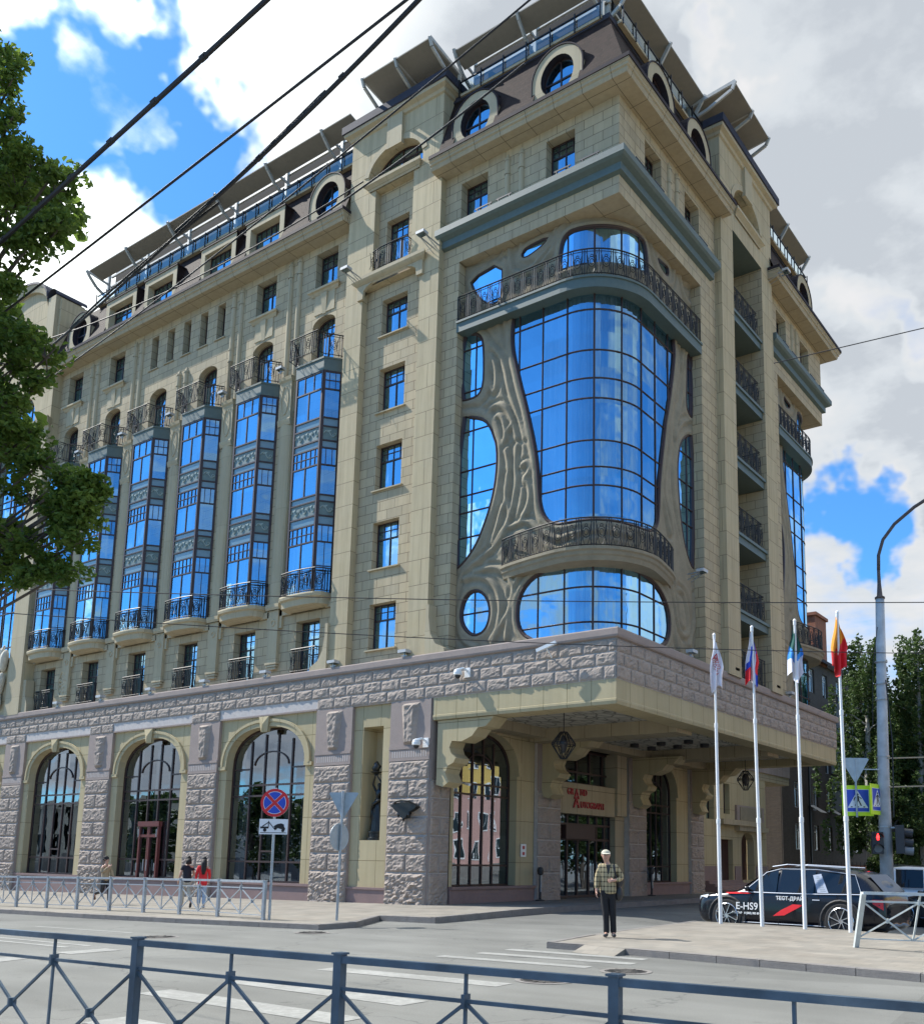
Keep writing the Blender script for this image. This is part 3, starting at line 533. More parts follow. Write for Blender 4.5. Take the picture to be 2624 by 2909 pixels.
# rough-faced block
def rock(mb, P, u0, u1, v0, v1, prot=.045, amp=.036, cell=.065, g=.020):
    u0 += g; u1 -= g; v0 += g; v1 -= g
    nu = max(3, int((u1-u0)/cell)+1); nv = max(3, int((v1-v0)/cell)+1); vs = []; sd = random.uniform(0, 90)
    for j in range(nv+1):
        for i in range(nu+1):
            fu = i/nu; fv = j/nv; u = u0+(u1-u0)*fu; v = v0+(v1-v0)*fv
            eu = min(i, nu-i)*(u1-u0)/nu; ev = min(j, nv-j)*(v1-v0)/nv; e = min(eu, ev)
            if e <= 1e-6: d = -.008
            else: d = -(prot*min(1., .55+e/.18) + amp*(1.0*abs(noise.noise(Vector((u*3.5+v*1.2+sd, v*7, sd))))*1.6+.7*noise.noise(Vector((u*9+sd, v*17, 3+sd)))+.35*noise.noise(Vector((u*21+sd, v*30, 3+sd)))))
            vs.append(P(u, v, d))
    w = nu+1; mb.add(vs, [(j*w+i, j*w+i+1, (j+1)*w+i+1, (j+1)*w+i) for j in range(nv) for i in range(nu)])

# ---- ground floor, street side -------------------------------------------------
F0 = PF(0.); R0 = PR(0.)
PIERS = [(-53.3, -51.3), (-45.35, -43.35), (-37.4, -35.4), (-29.4, -27.42), (-21.42, -19.44), (-13.47, -11.5), (-9.52, -7.58)]
rk = MB(); jt = MB(); sm = MB(); cap_mb = MB(); beige = MB(); plin = MB()
rows3 = [(7.40, 7.84), (7.84, 8.27), (8.27, 8.70)]
def rock_course(P, u0, u1, v0, v1, off, bw=.93):
    u = u0; k = 0; first = True
    while u < u1-.05:
        b = min(u1, (u+bw*(1-off) if first and off else u+bw)); first = False
        if u1-b < .2: b = u1
        rock(rk, P, u, b, v0, v1, .03, .026); u = b
def ground_run(): pass
# course rows over the street front (-53..0), lowest row only over piers and over the portico
for ri, (a, b) in enumerate(rows3):
    if ri == 0:
        for p0, p1 in PIERS[:-2]: rock_course(F0, p0, p1, a, b, 0, (p1-p0)/2)
        rock_course(F0, -13.47, 0., a, b, .0)
    else: rock_course(F0, -53.3, 0., a, b, .5 if ri % 2 else 0.)
    rock_course(R0, 0., 22.05, a, b, .5 if ri % 2 else 0.)
jt.box(-53.3, -.012, .012, .5, 7.40, 8.72); jt.box(-7.5, -.012, .5, 22.04, 7.40, 8.72)
def capstone(mb, x0, xr, y1, z0, z1, o):
    mb.box(x0, o, -o, .5, z0, z1); mb.box(-.6, o, .5, y1+o, z0, z1)
def wedge_cap(mb):
    # sloping granite coping carried round the corner
    prof = [(.0, 8.70), (.09, 8.74), (.11, 8.80), (.11, 8.99), (.09, 9.03), (-.5, 9.06)]
    mb.sweep(prof, lambda o: [(-53.3, -o), (0+o, -o), (0+o, 22.05+o), (-7.6, 22.05+o)])
wedge_cap(cap_mb)
# podium roof behind the coping
rfm = MB(); rfm.box(-53.3, -.3, .3, 21.9, 8.55, 8.9)
rk.build('rusticated_band', 'rock', HOTEL); rk = MB(); jt.build('granite_bed', 'joint', HOTEL); jt = MB()
for i, (p0, p1) in enumerate(PIERS):
    w = p1-p0; z0 = gz(p0, 0)-.3
    jt.box(p0+.012, p1-.012, .012, .6, z0, 7.40)
    ys = [1.22, 1.88, 2.54, 3.20, 3.86, 4.52, 5.20]
    rock(rk, F0, p0, p1, z0+.1, ys[0], prot=.07, amp=.07)
    for k_ in range(6):
        if k_ % 2 == 0: rock(rk, F0, p0, (p0+p1)/2, ys[k_], ys[k_+1]); rock(rk, F0, (p0+p1)/2, p1, ys[k_], ys[k_+1])
        else: rock(rk, F0, p0, p1, ys[k_], ys[k_+1])
    # grooved capital and tapered rough key
    pbox(sm, F0, p0, p1, 5.20, 5.72, -.03, .02); pbox(sm, F0, p0, p1, 5.72, 7.39, -.012, .02)
    pbox(sm, F0, p0, p1, 5.62, 5.72, -.05, -.03)
    c = (p0+p1)/2
    for q in range(15): pbox(jt, F0, p0+.16+q*(w-.34)/14, p0+.2+q*(w-.34)/14, 5.32, 5.55, -.034, -.028)
    nu, nv = 8, 15; vs = []
    for j in range(nv+1):
        hw = .28+.17*(j/nv)
        for ii in range(nu+1):
            f = ii/nu; u = c-hw+2*hw*f; v = 5.78+1.52*j/nv
            e = min(f, 1-f)*2
            vs.append((u, -.01-(.13*min(1., e*2.2)*(1 if 0 < j < nv else .0)+.05*noise.noise(Vector((u*7, v*7, i)))*(1 if e > 0 and 0 < j < nv else 0)), v))
    rk.add(vs, [(j*(nu+1)+ii, j*(nu+1)+ii+1, (j+1)*(nu+1)+ii+1, (j+1)*(nu+1)+ii) for j in range(nv) for ii in range(nu)])
    pbox(sm, F0, p1-.01, p1+.012, gz(p0, 0)-.3, 7.39, .0, .34); pbox(sm, F0, p0-.012, p0+.01, gz(p0, 0)-.3, 7.39, .0, .34)
    po = rk.build('granite_pier', 'rock', HOTEL); rk = MB(); sm.build('granite_trim', 'granite', po); sm = MB(); jt.build('granite_bed', 'joint', po); jt = MB()
for p0, p1 in (): pbox(sm, F0, p1-.01, p1+.012, gz(p0, 0)-.3, 7.39, .0, .34); pbox(sm, F0, p0-.012, p0+.01, gz(p0, 0)-.3, 7.39, .0, .34)
ARCHB = [(-51.3, -45.35), (-43.35, -37.4), (-35.4, -29.4), (-27.42, -21.42), (-19.44, -13.47)]
for bi, (b0, b1) in enumerate(ARCHB):
    z0 = gz(b0, 0)-.3; c = (b0+b1)/2-.08; P = PF(.12); u0, u1 = c-2.42, c+2.42
    op = arched(u0, u1, .70, 6.98, 1.62, 18, 1.18)
    beige.face(rect(b0+.013, b1-.013, .66, 7.41), [op], P, 0., .45)
    pbox(plin, P, b0+.013, b1-.013, z0, .60, -.05, .3); pbox(plin, P, b0+.013, b1-.013, .60, .70, -.11, .5)
    # archivolt
    arc = op[2:]
    for s in range(len(arc)-1):
        a, b = Vector(arc[s]), Vector(arc[s+1])
        ca = Vector((c, 5.0)); na = (a-ca).normalized(); nb = (b-ca).normalized()
        for w0, w1, dd in ((.0, .2, -.07), (.2, .32, -.11)):
            qa, qb, ra, rb = a+na*w0, b+nb*w0, a+na*w1, b+nb*w1
            beige.add([P(qa.x, qa.y, dd), P(qb.x, qb.y, dd), P(rb.x, rb.y, dd), P(ra.x, ra.y, dd), P(qa.x, qa.y, .02), P(qb.x, qb.y, .02), P(ra.x, ra.y, .02), P(rb.x, rb.y, .02)], [(0,1,2,3),(0,4,5,1),(3,2,7,6)])
    for s in (-1, 1): pbox(beige, P, min(c+s*2.42, c+s*2.85), max(c+s*2.42, c+s*2.85), 5.28, 5.42, -.1, .03)
    pbox(sm, F0, b0+.013, b1-.013, 7.41, 7.83, .03, .3); pbox(sm, F0, b0+.013, b1-.013, 7.41, 7.47, -.01, .03)
    beige.add([P(c-.2, 6.75, -.14), P(c+.2, 6.75, -.14), P(c+.3, 7.38, -.2), P(c-.3, 7.38, -.2), P(c-.2, 6.75, 0), P(c+.2, 6.75, 0), P(c+.3, 7.38, 0), P(c-.3, 7.38, 0), P(c, 7.05, -.26)], [(0,1,8),(1,2,8),(2,3,8),(3,0,8),(0,4,5,1),(1,5,6,2),(3,7,4,0)])
    bo = beige.build('arcade_bay', 'yellow', HOTEL); beige = MB(); plin.build('plinth', 'plinth', bo); plin = MB(); sm.build('lintel', 'granite', bo); sm = MB()
    # glazing
    d = .36; uu = [u0+(u1-u0)*f for f in (.24, .42, .58, .76)]
    fm = MB(); rib(fm, P, op, .09, d-.05, d+.06)
    for q, u in enumerate(uu):
        top = 6.9-(.18 if q in (1, 2) else .42)
        vbar(fm, P, u, .75, top, .075, d-.05, d+.04)
    for z in (4.62, 4.18, 1.50): hbar(fm, P, u0+.08, u1-.08, z, .075, d-.048, d+.042)
    for sgn, ua, ub in ((0, u0, uu[0]), (1, uu[3], u1)): hbar(fm, P, ua, ub, 5.3, .06, d-.046, d+.04)
    tubeP(fm, P, [(c+1.0*math.cos(t)*1.05, 5.45+.55*math.sin(t), d-.02) for t in [PI*q/12 for q in range(13)]], .035)
    if bi != 3: vbar(fm, P, uu[1]-.0, 1.5, 1.9, .12, d-.046, d+.04); hbar(fm, P, uu[1], uu[2], 1.92, .07, d-.046, d+.04)
    fr = fm.build('shop_window', 'frame', HOTEL)
    g = MB(); g.face(op, [], P, d); g.build('pane', 'glass_clear', fr)
    cu = MB()
    for a, b in ((u0+.1, u0+.75), (c-.5, c-.15), (u1-.9, u1-.15), (c+.5, c+.75)):
        n = 10; cu.add([P(a+(b-a)*q/n, .8, d+.35+.07*(q % 2)) for q in range(n+1)]+[P(a+(b-a)*q/n, 6.4, d+.35+.07*(q % 2)) for q in range(n+1)], [(q, q+1, q+n+2, q+n+1) for q in range(n)])
    cu.build('curtain', 'curtain', fr)
    if bi == 3:   # glazed double door with its own frame
        dm = MB(); a, b = c-.62, c+.78
        for u in (a, (a+b)/2-.04, (a+b)/2+.04, b): vbar(dm, P, u, -.1, 3.0, .1, d-.2, d-.06)
        for z in (3.02, 2.55, .1): hbar(dm, P, a, b, z, .12, d-.21, d-.055)
        pbox(dm, P, a-.1, b+.1, 2.98, 3.2, d-.24, d-.05)
        dr = dm.build('door', plain('door_wood', (.13, .03, .025), .35), HOTEL)
        g = MB(); g.face(rect(a, b, .1, 3.), [], P, d-.13); g.build('pane', 'glass_clear', dr)
        hm = MB()
        for u in ((a+b)/2-.12, (a+b)/2+.12): hm.bar(P(u, 1.0, d-.27), P(u, 1.5, d-.27), .03)
        for u in (a+.02, b-.02):
            for z in (2.5, 1.0): hm.bar(P(u, z, d-.25), P(u, z+.35, d-.25), .03)
        hm.build('handle', 'galv', dr)
# statue niche
P = F0; z0 = gz(-10, 0)-.3
beige.face(rect(-11.5+.013, -9.52-.013, .66, 7.39), [rect(-11.0, -9.98, 2.36, 6.58)], PF(.12), 0., .75)
beige.box(-11.1, -9.9, .86, .9, 2.2, 6.7)
pbox(plin, PF(.12), -11.487, -9.533, z0, .58, -.06, .3); pbox(plin, PF(.12), -11.487, -9.533, .58, .66, -.1, .1); plin.build('plinth', 'plinth', HOTEL); plin = MB()
beige.build('niche_wall', 'yellow', HOTEL); beige = MB()
# pier return under the portico (faces +X) and inner wall plane X=-7.5
RI = PR(-7.5)
def side_pier(y0, y1, top=6.6, front=.14):
    global rk, sm, jt
    Pp = PR(-7.5+front)
    jt.box(-8.2, -7.512+front, y0+.012, y1-.012, 0, top)
    ys = [1.22, 1.88, 2.54, 3.20, 3.86, 4.52, 5.20, 5.9, 6.6]
    rock(rk, Pp, y0, y1, .02, ys[0], prot=.05, amp=.04)
    for k_ in range(5):
        if k_ % 2 == 0: rock(rk, Pp, y0, (y0+y1)/2, ys[k_], ys[k_+1], .04, .03); rock(rk, Pp, (y0+y1)/2, y1, ys[k_], ys[k_+1], .04, .03)
        else: rock(rk, Pp, y0, y1, ys[k_], ys[k_+1], .04, .03)
    pbox(sm, Pp, y0, y1, 4.52, top, -.01, .02)
    po = rk.build('granite_pier', 'rock', HOTEL); rk = MB(); sm.build('granite_trim', 'granite', po); sm = MB(); jt.build('granite_bed', 'joint', po); jt = MB()
side_pier(0.05, 1.15, 7.4, -.05); side_pier(6.45, 8.2); side_pier(14.05, 15.8); side_pier(20.7, 22.3)
for (b0, b1) in ((1.15, 6.45), (15.8, 20.7)):
    c, hw_ = (3.28, 1.95) if b0 < 3 else (17.6, 1.75); op = arched(c-hw_, c+hw_, .74, 6.55, 1.5, 16, 1.15)
    beige.face(rect(b0, b1, .7, 6.7), [op], RI, 0.02, .5)
    arc = op[2:]
    for s in range(len(arc)-1):
        a, b = Vector(arc[s]), Vector(arc[s+1]); ca = Vector((c, 4.8)); na = (a-ca).normalized(); nb = (b-ca).normalized()
        qa, qb, ra, rb = a, b, a+na*.24, b+nb*.24
        beige.add([RI(qa.x, qa.y, -.06), RI(qb.x, qb.y, -.06), RI(rb.x, rb.y, -.06), RI(ra.x, ra.y, -.06), RI(qa.x, qa.y, .02), RI(qb.x, qb.y, .02), RI(ra.x, ra.y, .02), RI(rb.x, rb.y, .02)], [(0,1,2,3),(0,4,5,1),(3,2,7,6)])
    pbox(plin, RI, b0, b1, -.1, .64, -.05, .3); pbox(plin, RI, b0, b1, .64, .74, -.14, .5)
    for s in (-1, 1): pbox(beige, RI, min(c+s*hw_, c+s*(hw_+.2)), max(c+s*hw_, c+s*(hw_+.2)), 5.0, 5.14, -.08, .04)
    bo = beige.build('arcade_bay', 'yellow', HOTEL); beige = MB(); plin.build('plinth', 'plinth', bo); plin = MB()
    d = .42; fm = MB(); rib(fm, RI, op, .09, d-.05, d+.05)
    for f in (.22, .39, .56, .73): vbar(fm, RI, c-hw_+2*hw_*f, .76, 6.42 if .3 < f < .6 else 6.2, .07, d-.05, d+.04)
    for z in (4.55, 4.15, 1.5): hbar(fm, RI, c-hw_+.05, c+hw_-.05, z, .07, d-.048, d+.042)
    tubeP(fm, RI, [(c+.8*math.cos(t), 5.2+.5*math.sin(t), d-.02) for t in [PI*q/12 for q in range(13)]], .035)
    fr = fm.build('shop_window', 'frame', HOTEL)
    g = MB(); g.face(op, [], RI, d); g.build('pane', 'glass_clear', fr)
# entrance bay
EB0, EB1 = 8.2, 14.05
sg = MB(); sg.box(-8.0, -7.42, 7.75, 12.86, 3.72, 5.04); sg.box(-8.0, -7.30, 12.86, 13.75, 3.78, 6.6); sg.box(-8.2, -7.62, 13.2, 14.1, 0, 3.78)
signboard = sg.build('entrance_signboard', 'soffit', HOTEL)
fm = MB(); Pd = PR(-7.95)
for u in (8.25, 8.95, 9.55, 10.4, 11.35, 12.0, 12.7, 13.2): vbar(fm, Pd, u, 0.1, 3.72, .09, -.06, .04)
for u in (8.25, 9.2, 10.3, 11.4, 12.5): vbar(fm, Pd, u, 5.04, 6.6, .08, -.06, .04)
for z in (3.3, 2.66, .2): hbar(fm, Pd, 8.2, 13.2, z, .1, -.062, .042)
for z in (5.1, 5.6, 6.55): hbar(fm, Pd, 8.2, 12.9, z, .08, -.062, .042)
pbox(fm, Pd, 9.0, 11.4, 2.66, 3.25, -.35, -.07)
ent = fm.build('entrance_glazing', 'frame', HOTEL)
g = MB(); g.face(rect(8.2, 13.2, .1, 3.72), [], Pd, 0); g.face(rect(8.2, 12.9, 5.04, 6.6), [], Pd, 0); g.build('pane', 'glass_clear', ent)
hm = MB()
for u in (9.15, 8.85, 11.9, 12.6): hm.bar(Pd(u, .9, -.12), Pd(u, 1.7, -.12), .03)
hm.build('handle', 'galv', ent)
# entrance recess: revolving door inside
rv = MB(); rv.lathe((-8.9, 10.4, 0.1), [(.95, 0), (.95, .02)], 24); rv.lathe((-8.9, 10.4, 2.5), [(1.0, 0), (1.0, .16)], 24)
for q in range(4):
    a = q*PI/2+.5; rv.bar((-8.9, 10.4, 1.3), (-8.9+.9*math.cos(a), 10.4+.9*math.sin(a), 1.3), .03, 2.3)
rv.build('revolving_door', 'dark', HOTEL)
cap_mb.build('granite_coping', 'granite', HOTEL)
rfm.build('podium_roof', 'gutter', HOTEL)
# portico: fascia, soffit frame, beams, coffers
pc = MB()
fas = [(-.02, 7.40), (-.02, 6.78), (.0, 6.76), (.0, 6.70), (-.03, 6.60), (-.9, 6.60), (-.9, 6.95)]
pc.sweep(fas, lambda o: [(-7.5, -o), (o, -o), (o, 21.95+o), (-7.5, 21.95+o)])
pc.build('portico_fascia', 'yellow', HOTEL)
bm_ = MB()
for y0, y1 in ((5.9, 7.2), (14.9, 16.2)): bm_.box(-7.4, -.85, y0, y1, 6.45, 6.97)
bm_.box(-7.45, -6.6, .85, 21.1, 6.58, 6.97)
bm_.build('portico_beam', 'soffit', HOTEL)
def coffer_mat():
    m, k = new_mat('coffer_relief'); g = k.a('ShaderNodeNewGeometry')
    v = k.a('ShaderNodeTexVoronoi', {'Vector': k.v('MULTIPLY', (g, 'Position'), (2.6, 1.5, 1.)), 'Scale': 1.}, feature='DISTANCE_TO_EDGE')
    c = k.ramp((v, 'Distance'), [(0, (.16, .15, .12)), (.10, (.50, .47, .39)), (1, (.60, .56, .46))])
    b = k.a('ShaderNodeBump', {'Height': (v, 'Distance'), 'Strength': 1., 'Distance': .08})
    finish(k, k.a('ShaderNodeBsdfPrincipled', {'Base Color': (c, 0), 'Roughness': .9, 'Normal': b})); return m
cf = MB(); cf.box(-6.6, -.85, .8, 21.2, 6.95, 7.1); cf.build('coffered_ceiling', coffer_mat(), HOTEL)
pn = MB(); pn.box(-7.45, -1.9, 9.2, 13.9, 6.86, 6.93); pn.build('downlight_panel', coffer_mat(), HOTEL)
for i, (x, y) in enumerate([(-6.9, 11.4), (-5.6, 11.4), (-4.3, 11.4), (-3.0, 11.4), (-6.85, 12.8), (-5.5, 12.8), (-4.2, 12.8), (-2.9, 12.8)]):
    m_ = MB(); m_.lathe((x, y, 6.70), [(.17, 0), (.2, .02), (.2, .16), (.01, .16)], 14)
    o = m_.build('ceiling_downlight', 'black'); 
    tag(o, 'small black ceiling downlight under the portico', 'ceiling light', 'downlights in the portico ceiling')
def bracket(y0, y1):
    prof = [(-7.35, 6.58), (-4.8, 6.58), (-4.95, 6.42), (-5.1, 6.2), (-5.45, 6.12), (-5.75, 6.15), (-6.0, 5.95), (-6.35, 5.82), (-6.75, 5.84), (-6.95, 5.7), (-6.98, 5.5), (-6.85, 5.3), (-6.6, 5.2), (-6.45, 5.15), (-6.75, 5.05), (-6.95, 4.9), (-6.98, 4.6), (-7.0, 4.32), (-7.35, 4.3)]
    prof = [(-7.35, 6.58), (-4.85, 6.58), (-5.2, 6.25), (-5.55, 6.22), (-5.8, 5.95), (-6.25, 5.78), (-6.7, 5.82), (-6.8, 5.6), (-6.72, 5.4), (-6.5, 5.22), (-6.6, 5.05), (-6.85, 4.95), (-6.95, 4.7), (-6.8, 4.38), (-7.05, 4.22), (-7.35, 4.3)]
    m_ = MB(); m_.prism(prof, lambda u, v, d: (u, d, v), y0, y1); m_.build('scroll_bracket', 'yellow', HOTEL)
bracket(.12, .9); bracket(6.75, 7.6); bracket(14.4, 15.25); bracket(20.9, 21.7)
# dark core keeping daylight out of the rooms
co = MB(); co.box(-53, -8.9, 1.6, 21, -.5, 8.5); co.build('interior_core', 'inner', HOTEL)
co = MB(); co.box(-36, -13.2, 1.7, 18, 8.9, 31.0); co.box(-53, -36.6, 1.6, 18, 8.9, 30.0); co.box(-13.1, -8.05, 1.3, 18, 8.9, 32.0); co.build('interior_core', 'inner', HOTEL)
# letters on the sign board
def text_obj(txt, size, loc, rot, mat, par=None, name='lettering', ext=.02, align='LEFT', sx=1., font_off=0.):
    cu = bpy.data.curves.new(name, 'FONT'); cu.body = txt; cu.size = size; cu.extrude = ext; cu.align_x = align; cu.offset = font_off; cu.resolution_u = 3
    o = bpy.data.objects.new(name, cu); COL.objects.link(o)
    dg = bpy.context.evaluated_depsgraph_get(); me = bpy.data.meshes.new_from_object(o.evaluated_get(dg))
    bpy.data.objects.remove(o); me.materials.clear(); me.materials.append(M[mat] if isinstance(mat, str) else mat)
    o = bpy.data.objects.new(name, me); COL.objects.link(o)
    mw = Matrix.Translation(loc) @ rot.to_4x4() @ Matrix.Diagonal((sx, 1, 1, 1))
    me.transform(mw)
    if par is not None: o.parent = par; o.matrix_parent_inverse = wmat(par).inverted()
    return o
ROT_R = Matrix(((0, 0, 1), (1, 0, 0), (0, 1, 0)))       # text facing +X, reading towards +Y
LT = dict(rot=ROT_R, mat='red', par=signboard, font_off=.002)
text_obj('GR', .40, (-7.38, 8.72, 4.53), ext=.025, sx=.95, name='letters', **LT)
text_obj('A', .62, (-7.38, 9.27, 4.36), ext=.025, sx=1.0, name='letters', **LT)
text_obj('ND', .40, (-7.38, 9.75, 4.53), ext=.025, sx=.95, name='letters', **LT)
text_obj('A', .66, (-7.37, 9.2, 3.98), ext=.03, sx=1.1, name='letters', **LT)
text_obj('UTOGRAPH', .40, (-7.38, 9.78, 4.0), ext=.025, sx=.93, name='letters', **LT)
# small notice on the pier by the window
m_ = MB(); m_.box(-7.49, -7.46, 5.5, 5.85, 1.85, 2.35); nt = m_.build('notice_plate', 'white', HOTEL)
m_ = MB(); m_.box(-7.462, -7.455, 5.6, 5.75, 2.15, 2.28); m_.box(-7.462, -7.455, 5.6, 5.75, 1.92, 2.04); m_.build('notice_print', 'red', nt)
# ------------------------------------------------------------------ street front above the ground floor (plane Y=.5)
WP = PF(.5); PP = PF(.1)
XC = [-14.83-3.99*k_ for k_ in range(6)]
NARROW = [-24.75+1.335*q for q in (-2, -1, 0, 1, 2)]
holes = []; 
for q, xc in enumerate(XC):
    holes.append(rect(xc-.7, xc+.7, 9.1, 11.36)); holes.append(arched(xc-.7, xc+.7, 22.5, 24.95, .38, 10))
    if q in (0, 1, 4, 5): holes.append(rect(xc-.68, xc+.68, 26.27, 28.08))
for u in NARROW: holes.append(rect(u-.29, u+.29, 26.2, 28.0))
wl = MB(); wl.face(rect(-37.0, -13.1, 8.95, 28.6), holes, WP, 0., .42)
wl.build('street_wall', 'ashlar', HOTEL)
for q, xc in enumerate(XC):
    window(WP, rect(xc-.7, xc+.7, 9.1, 11.36), .36, par=HOTEL, **W12(xc-.7, xc+.7, 9.1, 11.36))
    window(WP, arched(xc-.7, xc+.7, 22.5, 24.95, .38, 10), .36, vb=[(xc, 22.5, 24.2)], hb=[24.2], small=(5, 2, 24.2, 24.85), par=HOTEL)
    if q in (0, 1, 4, 5): window(WP, rect(xc-.68, xc+.68, 26.27, 28.08), .36, par=HOTEL, **W12(xc-.68, xc+.68, 26.27, 28.08))
for u in NARROW: window(WP, rect(u-.29, u+.29, 26.2, 28.0), .36, par=HOTEL, curtain=False)
tr = MB()
for q, xc in enumerate(XC):
    if q in (0, 1, 4, 5):
        moulding(tr, WP, xc-.78, xc+.78, [(.03, 26.0), (.08, 26.06), (.12, 26.14), (.2, 26.18), (.2, 26.27), (.0, 26.28)])
        tr.add([WP(xc-.1, 25.05, -.03), WP(xc+.1, 25.05, -.03), WP(xc+.2, 26.0, -.12), WP(xc-.2, 26.0, -.12), WP(xc-.1, 25.05, 0), WP(xc+.1, 25.05, 0), WP(xc+.2, 26., 0), WP(xc-.2, 26., 0)], [(0,1,2,3),(1,5,6,2),(0,3,7,4)])
        pbox(tr, WP, xc-.62, xc+.62, 25.1, 26.0, -.035, .0)
for u in NARROW: sill(tr, WP, u-.29, u+.29, 26.2, .06)
# engaged colonnettes in pairs
def colonnette(P, u, v0, v1, r=.13):
    m_ = tr; n = 8; pts = [(r*math.cos(PI*t/n), r*math.sin(PI*t/n)) for t in range(n+1)]
    for (va, vb, s0, s1) in ((v0, v1-.75, 1, 1), (v1-.75, v1-.68, 1.2, 1.2), (v1-.68, v1-.18, 1.05, 1.05), (v1-.18, v1-.1, 1.2, 1.2), (v1-.1, v1+.12, 1.0, .3)):
        vs = [P(u+c*s0, va, -s*s0) for c, s in pts]+[P(u+c*s1, vb, -s*s1) for c, s in pts]
        m_.add(vs, [(i, i+1, n+2+i, n+1+i) for i in range(n)]+[tuple(range(n+1, 2*n+2))])
for k_, xm in enumerate([-16.82-3.99*q for q in range(5)]):
    top = (28.25, 28.15, 25.3, 28.12, 28.1)[k_]
    colonnette(WP, xm-.29, 20.9, top); colonnette(WP, xm+.29, 20.9, top)
    if k_ == 1: colonnette(WP, xm-.29, 20.9, 25.4)
# pilasters between the bays, with rounded fronts and panelled heads
for k_ in range(7):
    xm = -16.82-3.99*(k_-1) if k_ else -12.95
    if k_ == 0: continue
    if k_ == 6: xm = -36.75
    n = 8; hw = .40
    pts = [(-hw+.06*0, 0.)]+[(hw*-math.cos(PI*t/n)*.98, .06+.16*math.sin(PI*t/n)) for t in range(n+1)]+[(hw, 0.)]
    vs = [WP(xm+c, 12.25, -s) for c, s in pts]+[WP(xm+c, 20.55, -s) for c, s in pts]
    m_ = len(pts); tr.add(vs, [(i, i+1, m_+i+1, m_+i) for i in range(m_-1)])
    moulding(tr, WP, xm-hw, xm+hw, [(.2, 20.3), (.24, 20.42), (.26, 20.55), (.24, 20.6)], False)
    pbox(tr, WP, xm-hw+.02, xm+hw-.02, 20.6, 22.5, -.22, 0)
    moulding(tr, WP, xm-hw, xm+hw, [(.2, 22.3), (.28, 22.4), (.3, 22.55), (.0, 22.6)], False)
    tubeP(tr, WP, [(xm+.22*math.cos(t), 21.45+.65*math.sin(t), -.225) for t in [2*PI*q/16 for q in range(16)]], .035, closed=True)
    # lower consoles
    if k_ < 6:
        moulding(tr, WP, xm-hw, xm+hw, [(.24, 12.0), (.28, 12.1), (.28, 12.25), (.22, 12.26)], False)
        pbox(tr, WP, xm-.30, xm+.30, 9.75, 12.0, -.16, 0); pbox(tr, WP, xm+.30, xm+.46, 11.2, 12.0, -.1, 0); pbox(tr, WP, xm-.46, xm-.30, 11.2, 12.0, -.1, 0)
        for s, (w, h) in enumerate(((.36, .09), (.31, .09), (.26, .09))): pbox(tr, WP, xm-w, xm+w, 9.66-s*.11, 9.75-s*.11, -.2+s*.03, 0)
        tubeP(tr, WP, [(xm+.12*math.cos(t), 11.45+.12*math.sin(t), -.165) for t in [2*PI*q/10 for q in range(10)]], .035, closed=True)
pbox(tr, WP, -37.0, -13.1, 11.72, 11.98, -.1, .0)     # string course under the oriels
tr.build('stone_mouldings', 'smooth', HOTEL)

